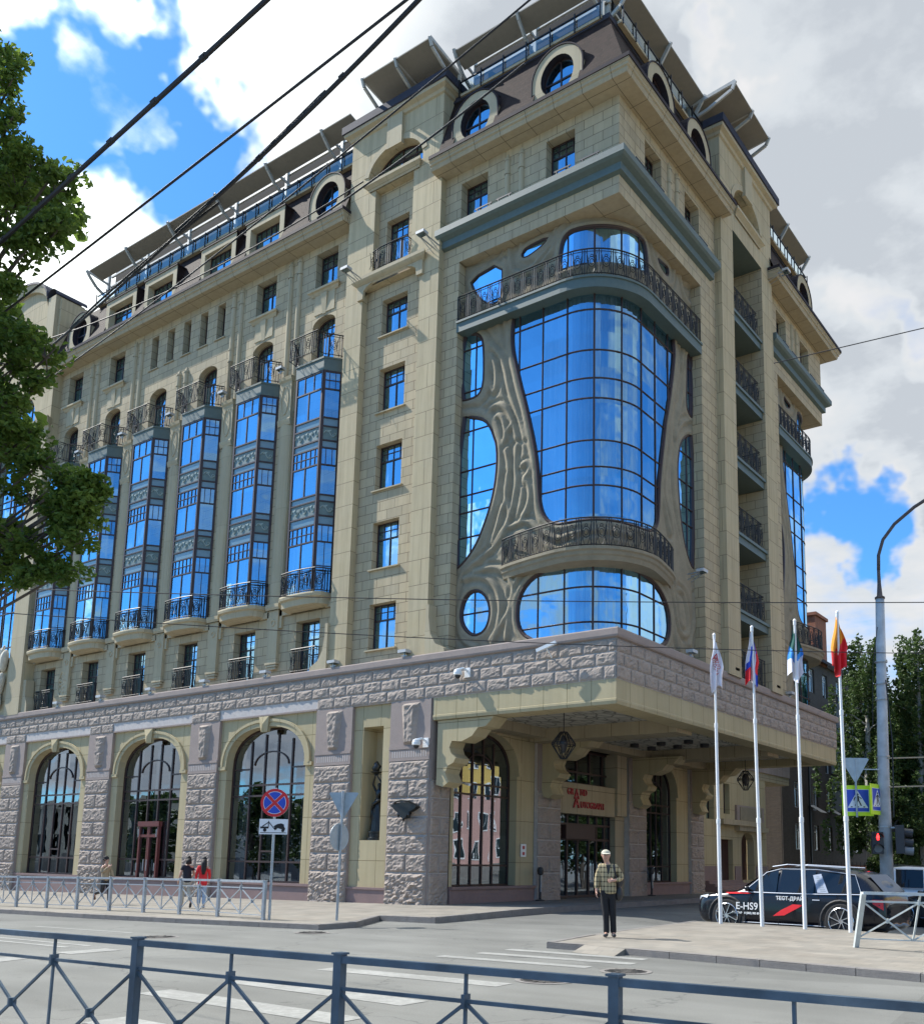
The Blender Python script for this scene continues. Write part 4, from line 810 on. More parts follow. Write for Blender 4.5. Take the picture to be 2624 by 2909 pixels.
# oriels
def trap(xc, ex=0.):
    return lambda o: [(xc-1.31-o*.7, .49), (xc-.83-o*.45, -.1-o), (xc+.83+o*.45, -.1-o), (xc+1.31+o*.7, .49)]
def slab(mb, path, o, z0, z1):
    p = path(o); n = len(p); mb.add([(x, y, z0) for x, y in p]+[(x, y, z1) for x, y in p], [tuple(range(n))[::-1], tuple(range(n, 2*n))]+[(i, (i+1) % n, (i+1) % n+n, i+n) for i in range(n)])
for q, xc in enumerate(XC):
    path = trap(xc); T = path(0.)
    fm = MB(); gl = MB(); sp = MB(); orn = MB(); ob = MB(); tb = MB(); bs = MB()
    for s in range(3):
        a, b = Vector((*T[s], 0)), Vector((*T[s+1], 0)); L = (b-a).length; d = (b-a)/L; nn = Vector((d.y, -d.x, 0))
        P = (lambda a, d, nn: lambda u, v, dd: tuple(a+d*u-nn*dd+Vector((0, 0, v))))(a, d, nn)
        for u in (0.045, L-.045): vbar(fm, P, u, 12.25, 21.9, .09, -.03, .05)
        zs = [21.86, 21.08, 19.80, 19.42, 18.80, 18.47, 17.73, 16.43, 16.15, 15.53, 15.14, 14.42, 12.29]
        for z in zs: hbar(fm, P, 0, L, z, .06, -.025, .045)
        if s == 1:
            for z0, z1, nb in ((19.8, 21.08, 2), (16.43, 17.73, 2), (12.29, 14.42, 2), (21.08, 21.86, 3), (17.73, 18.47, 6), (14.42, 15.14, 6)):
                for i in range(1, nb): vbar(fm, P, L*i/nb, z0, z1, .05 if nb == 2 else .028, -.02, .04)
            for z in (18.1, 14.78): hbar(fm, P, 0, L, z, .028, -.018, .03)
        else:
            for z0, z1, nb in ((21.08, 21.86, 3), (17.73, 18.47, 3), (14.42, 15.14, 3), (12.29, 14.42, 2)):
                for i in range(1, nb): vbar(fm, P, L*i/nb, z0, z1, .03, -.02, .04)
            for z in (21.47, 13.4): hbar(fm, P, 0, L, z, .03, -.018, .03)
        for z0, z1 in ((19.8, 21.86), (16.43, 18.47), (12.29, 15.14)): gl.face(rect(0, L, z0, z1), [], P, .01)
        for z0, z1 in ((18.47, 19.8), (15.14, 16.43)):
            sp.face(rect(0, L, z0, z1), [], P, .02)
        for z0, z1 in ((18.83, 19.40), (15.56, 16.12)):
            ob.face(rect(.05, L-.05, z0, z1), [], P, .008)
            n = 3 if s == 1 else 1
            for i in range(n):
                w = (L-.16)/n; c = .08+w*(i+.5); zc = (z0+z1)/2
                sw = .5 if s == 1 else .55
                for rr, ph in ((1., 0.),):
                    pts = [(c-w*.42+w*.84*t, zc+.13*math.sin(t*2*PI), -.005) for t in [j/10 for j in range(11)]]
                    tubeP(orn, P, pts, .026, 4)
                    pts = [(c+w*.3+.07*(1-t*.6)*math.cos(t*7), zc-.04+.1*(1-t*.6)*math.sin(t*7), -.005) for t in [j/8 for j in range(9)]]
                    tubeP(orn, P, pts, .024, 4)
                orn.prism([(c-.16, zc+.05), (c-.02, zc+.06), (c+.06, zc+.17), (c-.05, zc+.15)], P, -.012, .004)
    o = fm.build('bay_window', 'frame', HOTEL)
    gl.build('pane', 'glass', o); sp.build('spandrel', 'teal_sky', o); ob.build('ornament_panel', 'teal_dark', o); orn.build('scroll_relief', 'ornament', o)
    # curtains inside each glazed storey
    cu = MB()
    for z0, z1 in ((19.85, 21.8), (16.5, 18.4), (12.35, 15.1)):
        for a, b in ((xc-.8, xc-.45), (xc-.1, xc+.12), (xc+.5, xc+.8)):
            n = 6; cu.add([(a+(b-a)*i/n, .2+.05*(i % 2), z0) for i in range(n+1)]+[(a+(b-a)*i/n, .2+.05*(i % 2), z1) for i in range(n+1)], [(i, i+1, i+n+2, i+n+1) for i in range(n)])
    cu.build('curtain', 'curtain', o)
    pt = trap(xc); slab(tb, pt, .04, 21.9, 22.5); slab(tb, pt, .07, 22.42, 22.5)
    tb.build('teal_slab', 'teal', o)
    bow = lambda oo: [(xc-1.31-oo*.7, .49), (xc-1.2-oo*.6, .1-oo)]+[(xc-1.0+2.0*t, -.12-oo-.10*math.sin(PI*t)) for t in [i/8 for i in range(9)]]+[(xc+1.2+oo*.6, .1-oo), (xc+1.31+oo*.7, .49)]
    bs.sweep([(-.35, 11.72), (-.02, 11.80), (.0, 12.05), (.1, 12.1), (.12, 12.2), (.1, 12.27), (-.2, 12.28)], bow)
    p = bow(-.35); bs.add([(x, y, 11.72) for x, y in p], [tuple(range(len(p)))])
    bs.build('oriel_base', 'smooth', o)
    railing([(xc-1.4, .45)]+bow(.06)[1:-1]+[(xc+1.4, .45)], 12.28, .98, o, 'railing')
    railing([(xc-1.42, .45), (xc-.9, -.2), (xc-.86, -.55), (xc+.86, -.55), (xc+.9, -.2), (xc+1.42, .45)], 22.52, .98, o, 'railing')
    railing([(xc-.72, .5), (xc-.72, .3), (xc+.72, .3), (xc+.72, .5)], 9.15, .98, HOTEL, 'french_balcony')

# ---- main cornice, mansard and dormers (street side) ---------------------------
CORN = [(.0, 28.42), (.70, 28.46), (.74, 28.56), (.74, 28.62), (.80, 28.66), (.80, 28.74), (.86, 28.80), (.86, 28.86)]
GUT = [(.86, 28.86), (.90, 28.86), (.90, 29.00), (.2, 29.03), (-.5, 29.05)]
def cornice(prof, path, mat, name, tf=None):
    m_ = MB(tf); m_.sweep(prof, path); return m_.build(name, mat, HOTEL)
wp = lambda o: [(-36.5-o*.55, .5), (-36.5-o*.55, .5-o), (-13.5+o*.5, .5-o), (-13.5+o*.5, .5)]
cornice(CORN, wp, 'soffit', 'cornice'); cornice(GUT, wp, 'gutter', 'cornice_flashing')
ms = MB(); SL = lambda u, v, d: (u, -.2+(v-29.)/2.85+d, v)
ms.face(rect(-36.5, -13.1, 29.0, 31.85), [[(c-.98, 29.02), (c+.98, 29.02), (c+.98, 30.9), (c+.6, 31.2), (c-.6, 31.2), (c-.98, 30.9)] for c in (-34., -14.5)][:2]+[rect(a+.06, b-.06, 29.02, 30.95) for a, b in ((-31.5, -28.75), (-28., -25.3), (-23.35, -20.7), (-19.95, -17.3))], SL, 0.)
ms.add([(-36.5, .8, 31.85), (-13.1, .8, 31.85), (-13.1, 16., 31.85), (-36.5, 16., 31.85)], [(0, 1, 2, 3)])
ms.add([(-36.5, -.2, 29.0), (-36.5, .8, 31.85), (-36.5, 16, 31.85), (-36.5, 16, 29.0)], [(0, 1, 2, 3)])
ms.build('mansard_roof', 'mansard', HOTEL)
def dormer_rect(u0, u1, v0, v1, yf):
    P = PF(yf); op = rect(u0+.3, u1-.3, v0+.12, v1-.34); m_ = MB()
    m_.face(rect(u0, u1, v0, v1), [op], P, 0., .45)
    for u in (u0, u1): m_.add([P(u, v0, 0), P(u, v1, 0), P(u, v1, 1.6), P(u, v0, 1.6)], [(0, 1, 2, 3)])
    o = m_.build('dormer', 'smooth', HOTEL)
    r = MB(); r.box(u0-.06, u1+.06, yf-.05, yf+1.6, v1, v1+.06); r.build('dormer_roof', 'gutter', o)
    s = MB()
    for u in (u0-.012, u1+.012): s.add([P(u, v0, .02), P(u, v1, .02), P(u, v1, 1.6), P(u, v0, 1.6)], [(0, 1, 2, 3)])
    s.build('dormer_cheek', 'mansard', o)
    a, b = u0+.3, u1-.3; c, d = v0+.12, v1-.34
    window(P, op, .38, vb=[(a+b)/2], hb=[d-.5], small=(6, 1, d-.5, d), par=HOTEL, curtain=False, name='dormer_window')
for u0, u1 in ((-19.95, -17.3), (-23.35, -20.7), (-28.0, -25.3), (-31.5, -28.75)): dormer_rect(u0, u1, 29.0, 31.0, .02)
def dormer_round(P, c, v0, yf=0., tf=None, R_=.72, w=1.12):
    m_ = MB(tf); top = v0+2.3; cz = v0+1.12
    out = [(c-w, v0), (c+w, v0)]+[(c+w*math.cos(t), top-w+w*math.sin(t)) for t in [PI*q/16 for q in range(17)]]
    hole = [(c+R_*math.cos(2*PI*q/24), cz+R_*1.12*math.sin(2*PI*q/24)) for q in range(24)]
    m_.face(out, [hole], P, 0., .0)
    n = len(out)
    m_.add([P(u, v, 0) for u, v in out]+[P(u, v, 1.5) for u, v in out], [(i, (i+1) % n, (i+1) % n+n, i+n) for i in range(n)])
    o = m_.build('round_dormer', 'smooth', HOTEL)
    e = MB(tf); tubeP(e, P, [(u, v, -.01) for u, v in out[1:]]+[(c-w, v0, -.01)], .035)
    n2 = len(out)-1
    e.add([P(c+(u-c)*1.02, v+.03, .0) for u, v in out[2:]]+[P(c+(u-c)*1.02, v+.03, 1.5) for u, v in out[2:]], [(i, i+1, i+1+n2-1, i+n2-1) for i in range(n2-2)])
    e.build('dormer_edge', 'gutter', o)
    v_ = MB(tf); v_.add([P(u, v, 0) for u, v in hole]+[P(u, v, .5) for u, v in hole], [(i, (i+1) % 24, (i+1) % 24+24, i+24) for i in range(24)]); v_.build('dormer_reveal', 'gutter', o)
    window(P, hole, .30, vb=[c], hb=[cz], par=HOTEL, curtain=False, fw=.05, name='round_window', tf=tf)
dormer_round(PF(.0), -14.5, 29.0); dormer_round(PF(.0), -34.0, 29.0)
# roof terrace: glass balustrade, glazed storey, awnings
def terrace(P, u0, u1, posts, z=31.85, tf=None, setback=1.3, out=-.15, zroof=33.55, rail=True, upt=.25):
    m_ = MB(tf); pbox(m_, P, u0, u1, z, z+.12, .62, .8)
    o = m_.build('terrace_kerb', 'smooth', HOTEL)
    g = MB(tf); g.face(rect(u0, u1, z+.1, z+.62), [], P, .62); g.build('glass_balustrade', 'glass_rail', o)
    r = MB(tf); r.bar(P(u0, z+.64, .62), P(u1, z+.64, .62), .05)
    n = int(abs(u1-u0)/.95)
    for i in range(n+1):
        u = u0+(u1-u0)*i/n; r.bar(P(u, z-.1, .55), P(u, z+.7, .55), .045, .045)
    r.build('balustrade_rail', 'iron', o)
    w = MB(tf); w.face(rect(u0, u1, z, zroof+1.15), [], P, setback+.25); w.build('rooftop_glazing', 'dark', HOTEL)
    f = MB(tf)
    for u in posts: f.bar(P(u, z, setback), P(u, zroof+.8, setback), .14)
    for zz in (zroof-.12, zroof+.48): f.bar(P(u0, zz, setback+.02), P(u1, zz, setback+.02), .1)
    for u in posts:
        pts = [(u, zroof-.75, setback-.05), (u, zroof-.45, setback*.45+out*.55), (u, zroof+.0, out+.12), (u, zroof+upt+.08, out-.04)]
        for a, b in zip(pts, pts[1:]): f.bar(P(*a), P(*b), .09, .14)
        f.bar(P(u, zroof+.08, setback), P(u, zroof+upt+.07, out-.04), .06, .12)
    f.build('awning_frame', 'awning_frame', HOTEL)
    a = MB(tf)
    si = out+.78
    vs = [P(u0, zroof-.02, si), P(u1, zroof-.02, si), P(u1, zroof+upt, out), P(u0, zroof+upt, out), P(u0, zroof+.04, si), P(u1, zroof+.04, si), P(u1, zroof+upt+.05, out), P(u0, zroof+upt+.05, out)]
    a.add(vs, [(0,1,2,3),(4,7,6,5),(3,2,6,7),(0,3,7,4),(1,5,6,2)]); a.build('awning', 'awning', HOTEL)
terrace(PF(0.), -33.6, -13.3, [-33.8, -30.1, -26.4, -22.6, -18.85, -15.1], out=.0, upt=.16)

# ------------------------------------------------------------------ pavilions, tower: written once for the street side and reused, mirrored, round the corner
def mirror_tf(p): return (p[0], 22.4-p[1], p[2])
def pavilion(P, u0, u1, tf=None, loggia=False, z0=8.95):
    """projecting stair pavilion; P has depth 0 on its face"""
    c = (u0+u1)/2; m_ = MB(tf); a0, a1 = u0+.98, u1-.98
    # giant oval opening
    ov = [(c-1.52+.0, 29.72)]+[(c+1.52*math.cos(t), 29.95+1.18*math.sin(t)) for t in [PI-.0-PI*q/20 for q in range(21)]]+[(c+1.52, 29.72)]
    ov = ov[::-1]
    if not loggia:
        m_.face([(u0, z0), (a0, z0), (a0, 24.5), (a0+.25, 24.95), (a0+.25+.0, 25.0), (a0+.52, 25.0), (a0+.52, 29.35), (a1-.52, 29.35), (a1-.52, 25.0), (a1-.25, 25.0), (a1-.25, 24.95), (a1, 24.5), (a1, z0), (u1, z0), (u1, 32.35), (u0, 32.35)], [ov], P, 0., .0)
    else:
        a0, a1 = u0+1.25, u1-1.25
        m_.face([(u0, z0), (a0, z0), (a0, 28.55), (a1, 28.55), (a1, z0), (u1, z0), (u1, 32.35), (u0, 32.35)], [ov], P, 0., .0)
    n = len(ov); m_.add([P(u, v, 0) for u, v in ov]+[P(u, v, .52) for u, v in ov], [(i, (i+1) % n, (i+1) % n+n, i+n) for i in range(n)])
    for u in (u0, u1): m_.add([P(u, z0, 0), P(u, z0, 1.2), P(u, 32.35, 1.2), P(u, 32.35, 0)], [(0, 1, 2, 3)])
    if not loggia:
        for u in (a0, a1): m_.add([P(u, z0, 0), P(u, z0, .3), P(u, 25., .3), P(u, 24.5, 0)], [(0, 1, 2, 3)])
        for u in (a0+.52, a1-.52): m_.add([P(u, 25.0, 0), P(u, 25.0, .3), P(u, 29.35, .3), P(u, 29.35, 0)], [(0, 1, 2, 3)])
        m_.add([P(a0+.52, 29.35, 0), P(a1-.52, 29.35, 0), P(a1-.52, 29.35, .3), P(a0+.52, 29.35, .3)], [(0, 1, 2, 3)])
        m_.add([P(a0, 25.0, 0), P(a1, 25.0, 0), P(a1, 25.0, .3), P(a0, 25.0, .3)], [(0, 1, 2, 3)])
    m_.build('pavilion_front', 'panel', HOTEL)
    t = MB(tf)
    # raised hood round the oval and key block
    for q in range(2, len(ov)-3):
        a, b = Vector(ov[q]), Vector(ov[q+1]); ce = Vector((c, 29.9)); na = (a-ce).normalized(); nb = (b-ce).normalized()
        r_, s_ = a+na*.26, b+nb*.26
        t.add([P(a.x, a.y, -.035), P(b.x, b.y, -.035), P(s_.x, s_.y, -.035), P(r_.x, r_.y, -.035), P(a.x, a.y, .01), P(b.x, b.y, .01), P(r_.x, r_.y, .01), P(s_.x, s_.y, .01)], [(0,1,2,3),(0,4,5,1),(3,2,7,6)])
    pbox(t, P, c-.42, c+.42, 30.9, 32.32, -.14, .02)
    moulding(t, P, c-1.35, c+1.35, [(.05, 29.36), (.08, 29.42), (.16, 29.5), (.24, 29.56), (.24, 29.68), (.0, 29.72)])
    # crowning cornice
    t.sweep([(.0, 32.2), (.08, 32.24), (.12, 32.36), (.28, 32.44), (.3, 32.56), (.0, 32.58)], lambda o: [P(u0-o, 0, 1.5)[:2], P(u0-o, 0, -o)[:2], P(u1+o, 0, -o)[:2], P(u1+o, 0, 2.6)[:2]])
    t.build('pavilion_trim', 'smooth', HOTEL)
    g_ = MB(tf); g_.sweep([(.3, 32.56), (.36, 32.58), (.36, 32.92), (.2, 32.94), (-.6, 32.96)], lambda o: [P(u0-o, 0, 1.5)[:2], P(u0-o, 0, -o)[:2], P(u1+o, 0, -o)[:2], P(u1+o, 0, 2.6)[:2]])
    g_.build('pavilion_flashing', 'gutter_blue', HOTEL)
    rr = MB(tf)
    rr.bar(P(u0-.1, 33.12, -.15), P(u1+.1, 33.12, -.15), .025)
    for i in range(7): u = u0+(u1-u0)*i/6; rr.bar(P(u, 32.9, -.15), P(u, 33.14, -.15), .03)
    rr.build('snow_rail', 'iron', HOTEL)
    # oval window set deep
    window(P, ov, .48, vb=[c-.75, c, c+.75], hb=[30.1, 30.6], par=HOTEL, curtain=False, name='oval_window', tf=tf)
    r = MB(tf)
    if not loggia:
        hs = []; ww = .69
        for v0, v1 in ((9.62, 11.45), (12.85, 14.78), (16.1, 18.02), (19.4, 21.3), (22.72, 24.35)): hs.append(rect(c-ww, c+ww, v0, v1))
        top = rect(c-.62, c+.62, 25.7, 27.9)
        r.face([(a0-.1, z0), (a1+.1, z0), (a1+.1, 29.5), (a0-.1, 29.5)], hs+[top], P, .3, .38)
        r.build('pavilion_recess', 'ashlar', HOTEL)
        s = MB(tf)
        for h in hs: sill(s, lambda u, v, d: P(u, v, d+.3), h[0][0], h[1][0], h[0][1], .1)
        # balcony ledge with curved ends
        moulding(s, P, c-1.75, c+1.75, [(.04, 25.05), (.1, 25.12), (.2, 25.2), (.26, 25.28), (.26, 25.42), (.0, 25.46)])
        for sg in (-1, 1):
            pts = [(c+sg*1.78, 24.5), (c+sg*1.78, 25.1), (c+sg*.9, 25.1), (c+sg*1.25, 24.98), (c+sg*1.42, 24.85), (c+sg*1.48, 24.5)]
            if sg < 0: pts = pts[::-1]
            s.prism(pts, P, -.1, .02)
        s.build('balcony_ledge', 'smooth', HOTEL)
        for i, h in enumerate(hs):
            o = window(lambda u, v, d: P(u, v, d+.3), h, .3, par=HOTEL, tf=tf, **W12(h[0][0], h[1][0], h[0][1], h[2][1]))
        window(lambda u, v, d: P(u, v, d+.3), top, .3, par=HOTEL, tf=tf, **W12(c-.62, c+.62, 25.7, 27.9))
        railing([P(c-.95, 0, .25)[:2], P(c-.95, 0, -.12)[:2], P(c-.4, 0, -.2)[:2], P(c+.4, 0, -.2)[:2], P(c+.95, 0, -.12)[:2], P(c+.95, 0, .25)[:2]], 25.46, .95, HOTEL, 'railing', tf=tf)
    else:
        dd = 1.7
        for u in (a0, a1): m2 = r; m2.add([P(u, z0, 0), P(u, z0, dd), P(u, 28.55, dd), P(u, 28.55, 0)], [(0, 1, 2, 3)])
        r.face(rect(a0, a1, z0, 28.55), [], P, dd); r.build('loggia_wall', 'ashlar', HOTEL)
        ce = MB(tf); ce.add([P(a0, 28.55, 0), P(a1, 28.55, 0), P(a1, 28.55, dd), P(a0, 28.55, dd)], [(0, 1, 2, 3)]); ce.build('loggia_ceiling', 'teal', HOTEL)
        railing([P(a0, 0, .12)[:2], P(a1-.5, 0, .12)[:2]], 9.05, 1.1, HOTEL, 'railing', tf=tf, step=.1)
        for z in (24.56, 21.22, 17.95, 14.68, 11.42):
            b = MB(tf); pbox(b, P, a0, a1-.0, z, z+.38, .12, dd); pbox(b, P, a0, a1, z+.3, z+.42, .04, .12); ob_ = b.build('loggia_slab', 'teal', HOTEL)
            railing([P(a0, 0, .12)[:2], P(a1-.5, 0, .12)[:2], P(a1-.5, 0, .9)[:2]], z+.42, 1.12, ob_, 'railing', tf=tf, step=.1)
            b = MB(tf); P2 = lambda u, v, d: P(u, v, d+dd-.05)
            window(P2, rect(c-.7, c+.3, z+.45, z+2.6), .0, vb=[c-.2], par=HOTEL, curtain=False, name='balcony_door', tf=tf)
pavilion(PP, -13.12, -8.0)
PRV = PR(.18)
pavilion(PRV, 8.4, 14.2, loggia=True)

# ---- the glazed corner tower ---------------------------------------------------

RR, ACX, ACY = 1.95, -2.5, 2.75; LA = RR*PI/2; S0, S1 = -4.8, 7.35
def SRF(s, z, d):       # point on the curved stucco/glass surface, d = depth inwards
    if s < 0: return (ACX+s, ACY-RR+d, z)
    if s > LA: return (ACX+RR-d, ACY+s-LA, z)
    t = s/RR; r = RR-d; return (ACX+r*math.sin(t), ACY-r*math.cos(t), z)
def polydist(S, Z, pts, closed):
    D = np.full(S.shape, 9.); n = len(pts)
    for i in range(n if closed else n-1):
        ax, az = pts[i]; bx, bz = pts[(i+1) % n]; dx, dz = bx-ax, bz-az; L2 = dx*dx+dz*dz+1e-9
        t = np.clip(((S-ax)*dx+(Z-az)*dz)/L2, 0, 1); D = np.minimum(D, np.hypot(S-ax-t*dx, Z-az-t*dz))
    return D
def inside(S, Z, pts):
    c = np.zeros(S.shape, bool); n = len(pts)
    for i in range(n):
        ax, az = pts[i]; bx, bz = pts[(i+1) % n]
        if az == bz: continue
        c ^= ((az > Z) != (bz > Z)) & (S < (bx-ax)*(Z-az)/(bz-az)+ax)
    return c
def smooth_poly(pts, it=2):
    for _ in range(it):
        q = []
        for i in range(len(pts)):
            a = pts[i]; b = pts[(i+1) % len(pts)]
            if math.hypot(b[0]-a[0], b[1]-a[1]) < .05: q.append(a); continue
            q += [(a[0]*.75+b[0]*.25, a[1]*.75+b[1]*.25), (a[0]*.25+b[0]*.75, a[1]*.25+b[1]*.75)]
        pts = q
    return pts
OUTS = {}
for k_, pts in OUT.items():
    pts = [(min(max(s, S0+.03), S1-.03) if k_ not in ('F', 'G') else min(s-.32, S1-.03), z) for s, z in pts]
    if k_ == 'I': pts = pts+[(3.5, 8.9), (-.6, 8.9)]
    OUTS[k_] = smooth_poly(pts, 1)
def scan(pts, val, ax):
    r = []; n = len(pts)
    for i in range(n):
        a, b = pts[i], pts[(i+1) % n]
        if (a[ax] > val) != (b[ax] > val): r.append(a[1-ax]+(b[1-ax]-a[1-ax])*(val-a[ax])/(b[ax]-a[ax]))
    r.sort(); return list(zip(r[::2], r[1::2]))
def tower(tf, mirrored):
    G = .062; ns = int((S1-S0)/G); nz = int((24.95-8.95)/G)
    s_ = np.linspace(S0, S1, ns+1); z_ = np.linspace(8.95, 24.95, nz+1); S, Z = np.meshgrid(s_, z_)
    H = np.zeros(S.shape); INS = np.zeros(S.shape, bool); DE = np.full(S.shape, 9.)
    for k2, pts in OUTS.items():
        INS |= inside(S, Z, pts); DE = np.minimum(DE, polydist(S, Z, pts, True))
    wob = 0.05*np.sin(S*2.3+Z*1.1)+.04*np.sin(S*4.1-Z*1.7)
    HG = np.zeros(S.shape); H2 = np.zeros(S.shape)
    for pts in RIDGE:
        for _ in range(2):
            q = [pts[0]]
            for a, b in zip(pts, pts[1:]): q += [(a[0]*.75+b[0]*.25, a[1]*.75+b[1]*.25), (a[0]*.25+b[0]*.75, a[1]*.25+b[1]*.75)]
            pts = q+[pts[-1]]
        D = polydist(S, Z, pts, False)
        H = np.maximum(H, .09*np.exp(-(D/.085)**2)); HG = np.maximum(HG, np.exp(-((D-.19)/.055)**2)); H2 = np.maximum(H2, np.exp(-((D-.32)/.08)**2))
    H = H+np.where(H < .03, -.06*HG+.025*H2, 0.)
    H = H*np.clip((DE-.12)/.3, 0, 1)+.06*np.exp(-((DE-.13)/.09)**2)+.025*np.sin(Z*1.3+S*7+3*np.sin(Z*.6))*np.clip((DE-.3)/.5, 0, 1)
    edge = np.minimum(S-S0, S1-S); H *= np.clip(edge/.2, 0, 1)
    vs = []; SN = S.copy(); ZN = Z.copy()
    for k2, pts in OUTS.items():
        ii = inside(S, Z, pts) & (polydist(S, Z, pts, True) < G*1.6)
        for j, i in zip(*np.nonzero(ii)):
            best = 9.
            for q in range(len(pts)):
                ax, az = pts[q]; bx, bz = pts[(q+1) % len(pts)]; dx, dz = bx-ax, bz-az
                t = min(1, max(0, ((S[j, i]-ax)*dx+(Z[j, i]-az)*dz)/(dx*dx+dz*dz+1e-9))); e = math.hypot(S[j, i]-ax-t*dx, Z[j, i]-az-t*dz)
                if e < best: best = e; SN[j, i] = ax+t*dx; ZN[j, i] = az+t*dz
            H[j, i] = .0
    for j in range(nz+1):
        for i in range(ns+1): vs.append(SRF(float(SN[j, i]), float(ZN[j, i]), -float(H[j, i])))
    w = ns+1; fs = []
    for j in range(nz):
        for i in range(ns):
            if not (INS[j, i] and INS[j, i+1] and INS[j+1, i] and INS[j+1, i+1]): fs.append((j*w+i, j*w+i+1, (j+1)*w+i+1, (j+1)*w+i))
    m_ = MB(tf); m_.add(vs, fs); m_.build('carved_stucco', 'stucco', HOTEL, smooth=True)
    VB = {'main': [-2.07, -1.03, .01, 1.04, 2.08, 3.13, 4.18, 5.23], 'top': [.01, 1.04, 2.08, 3.0], 'D': [-4.1], 'E': [-4.15], 'F': [7.2-.1], 'G': [6.75], 'H': [-3.88], 'I': [-1.1, -.02, 1.03, 2.07, 2.95, 4.0]}
    HB = {'main': [21.04, 19.49, 18.43, 17.68, 16.12, 15.15, 14.48], 'top': [], 'D': [21.04, 19.3], 'E': [17.68, 16.12, 15.15, 14.48, 13.5], 'F': [21.04, 20.0], 'G': [17.3, 16.12, 15.15, 14.48], 'H': [10.55], 'I': [10.87, 9.65]}
    for k2, pts in OUTS.items():
        fm = MB(tf)
        SD = lambda s, z: SRF(s, z, .03)
        fm.tube([SRF(s, z, -.0) for s, z in pts], .055 if k2 not in 'ABCc' else .035, 6, closed=True)
        fm.tube([SRF(s, z, .06) for s, z in pts], .085 if k2 not in 'ABCc' else .05, 6, closed=True)
        for s in VB.get(k2, []):
            for a, b in scan(pts, s, 0): fm.tube([SRF(s, a+(b-a)*t/3, .03) for t in range(4)], .03 if abs(s-1.04) > .02 or k2 == 'H' else .045, 4)
        for z in HB.get(k2, []):
            for a, b in scan(pts, z, 1):
                n = max(2, int((b-a)/.25)); fm.tube([SRF(a+(b-a)*t/n, z, .03) for t in range(n+1)], .03, 4)
        o = fm.build('organic_window', 'frame', HOTEL)
        # pane: clipped grid following the curve
        us = [p[0] for p in pts]; u0, u1 = min(us), max(us); n = max(1, int((u1-u0)/.26)) if u1 > -.1 and u0 < LA else 1
        gm = MB(tf)
        for i in range(n):
            a, b = u0+(u1-u0)*i/n, u0+(u1-u0)*(i+1)/n
            pl = pts
            for val, sg in ((a, 1), (b, -1)):
                q = []
                for j in range(len(pl)):
                    p, r = pl[j], pl[(j+1) % len(pl)]
                    ip, ir = (p[0]-val)*sg >= -1e-9, (r[0]-val)*sg >= -1e-9
                    if ip: q.append(p)
                    if ip != ir: t = (val-p[0])/(r[0]-p[0]); q.append((val, p[1]+t*(r[1]-p[1])))
                pl = q
                if len(pl) < 3: break
            if len(pl) >= 3:
                tri = tessellate_polygon([[Vector((u, v, 0)) for u, v in pl]])
                gm.add([SRF(u, v, .045) for u, v in pl], [tuple(t) for t in tri])
        gp = gm.build('pane', 'glass_curved', o, smooth=True)
        cu = MB(tf); n = max(4, int((u1-u0)/.12)); z0 = min(p[1] for p in pts); z1 = max(p[1] for p in pts)
        if k2 in ('main', 'I', 'E', 'top'):
            for i in range(n):
                a, b = u0+(u1-u0)*i/n, u0+(u1-u0)*(i+1)/n
                if noise.noise(Vector((a*.9, 3.1 if mirrored else 7.7, 0))) < -.12: continue
                cu.add([SRF(a, z0, .35+.04*(i % 2)), SRF(b, z0, .35+.04*((i+1) % 2)), SRF(b, z1, .35+.04*((i+1) % 2)), SRF(a, z1, .35+.04*(i % 2))], [(0, 1, 2, 3)])
            cu.build('curtain', 'curtain', o)
    # teal balcony slab between the openings
    def bpath(o):
        R2 = 2.4+o; return [(-7.22, .35-o)]+[(-2.5+R2*math.sin(t), 2.75-R2*math.cos(t)) for t in [PI/2*q/14 for q in range(15)]]+[(-.1+o, 6.95)]
    m_ = MB(tf); m_.sweep([(-.6, 21.62), (.0, 21.60), (.0, 22.04), (-.6, 22.05)], bpath); m_.sweep([(.0, 21.96), (.05, 21.97), (.05, 22.05), (.0, 22.06)], bpath)
    o = m_.build('teal_balcony', 'teal', HOTEL); railing(bpath(-.05), 22.1, 1.0, o, 'railing', tf=tf, step=.085)
    # lower stone balcony, bowed
    def lpath(o):
        pts = []
        for q in range(25):
            s = -2.62+(5.35+2.62)*q/24; f = q/24; bulge = .08+.62*math.sin(PI*f)**.8+o
            x, y, z = SRF(s, 0, -bulge); pts.append((x, y))
        return pts
    m_ = MB(tf); m_.sweep([(-.75, 11.55), (-.1, 11.6), (-.05, 11.75), (.0, 11.8), (.02, 11.9), (.08, 11.95), (.08, 12.05), (-.6, 12.06)], lpath)
    o = m_.build('stone_balcony', 'stucco', HOTEL); railing(lpath(-.02), 12.06, 1.0, o, 'railing', tf=tf, step=.085)
    # masonry frame of the tower
    TF_ = PF(.4); TR_ = PR(-.12)
    m_ = MB(tf)
    hf = [rect(-7.22, -.12, 8.9, 24.6)]; wf = [rect(-7.2, -5.9, 26.35, 27.95), rect(-3.2, -1.95, 26.35, 27.95)]
    m_.face([(-8.0, 8.95), (-7.22, 8.95), (-7.22, 24.6), (-.12, 24.6), (-.12, 28.6), (-8.0, 28.6)], wf, TF_, 0., .45)
    wr = [rect(2.3, 3.6, 26.35, 27.95), rect(5.6, 6.9, 26.35, 27.95)]
    m_.face([(.4, 24.6), (6.95, 24.6), (6.95, 8.95), (8.45, 8.95), (8.45, 28.6), (.4, 28.6)], wr, TR_, 0., .45)
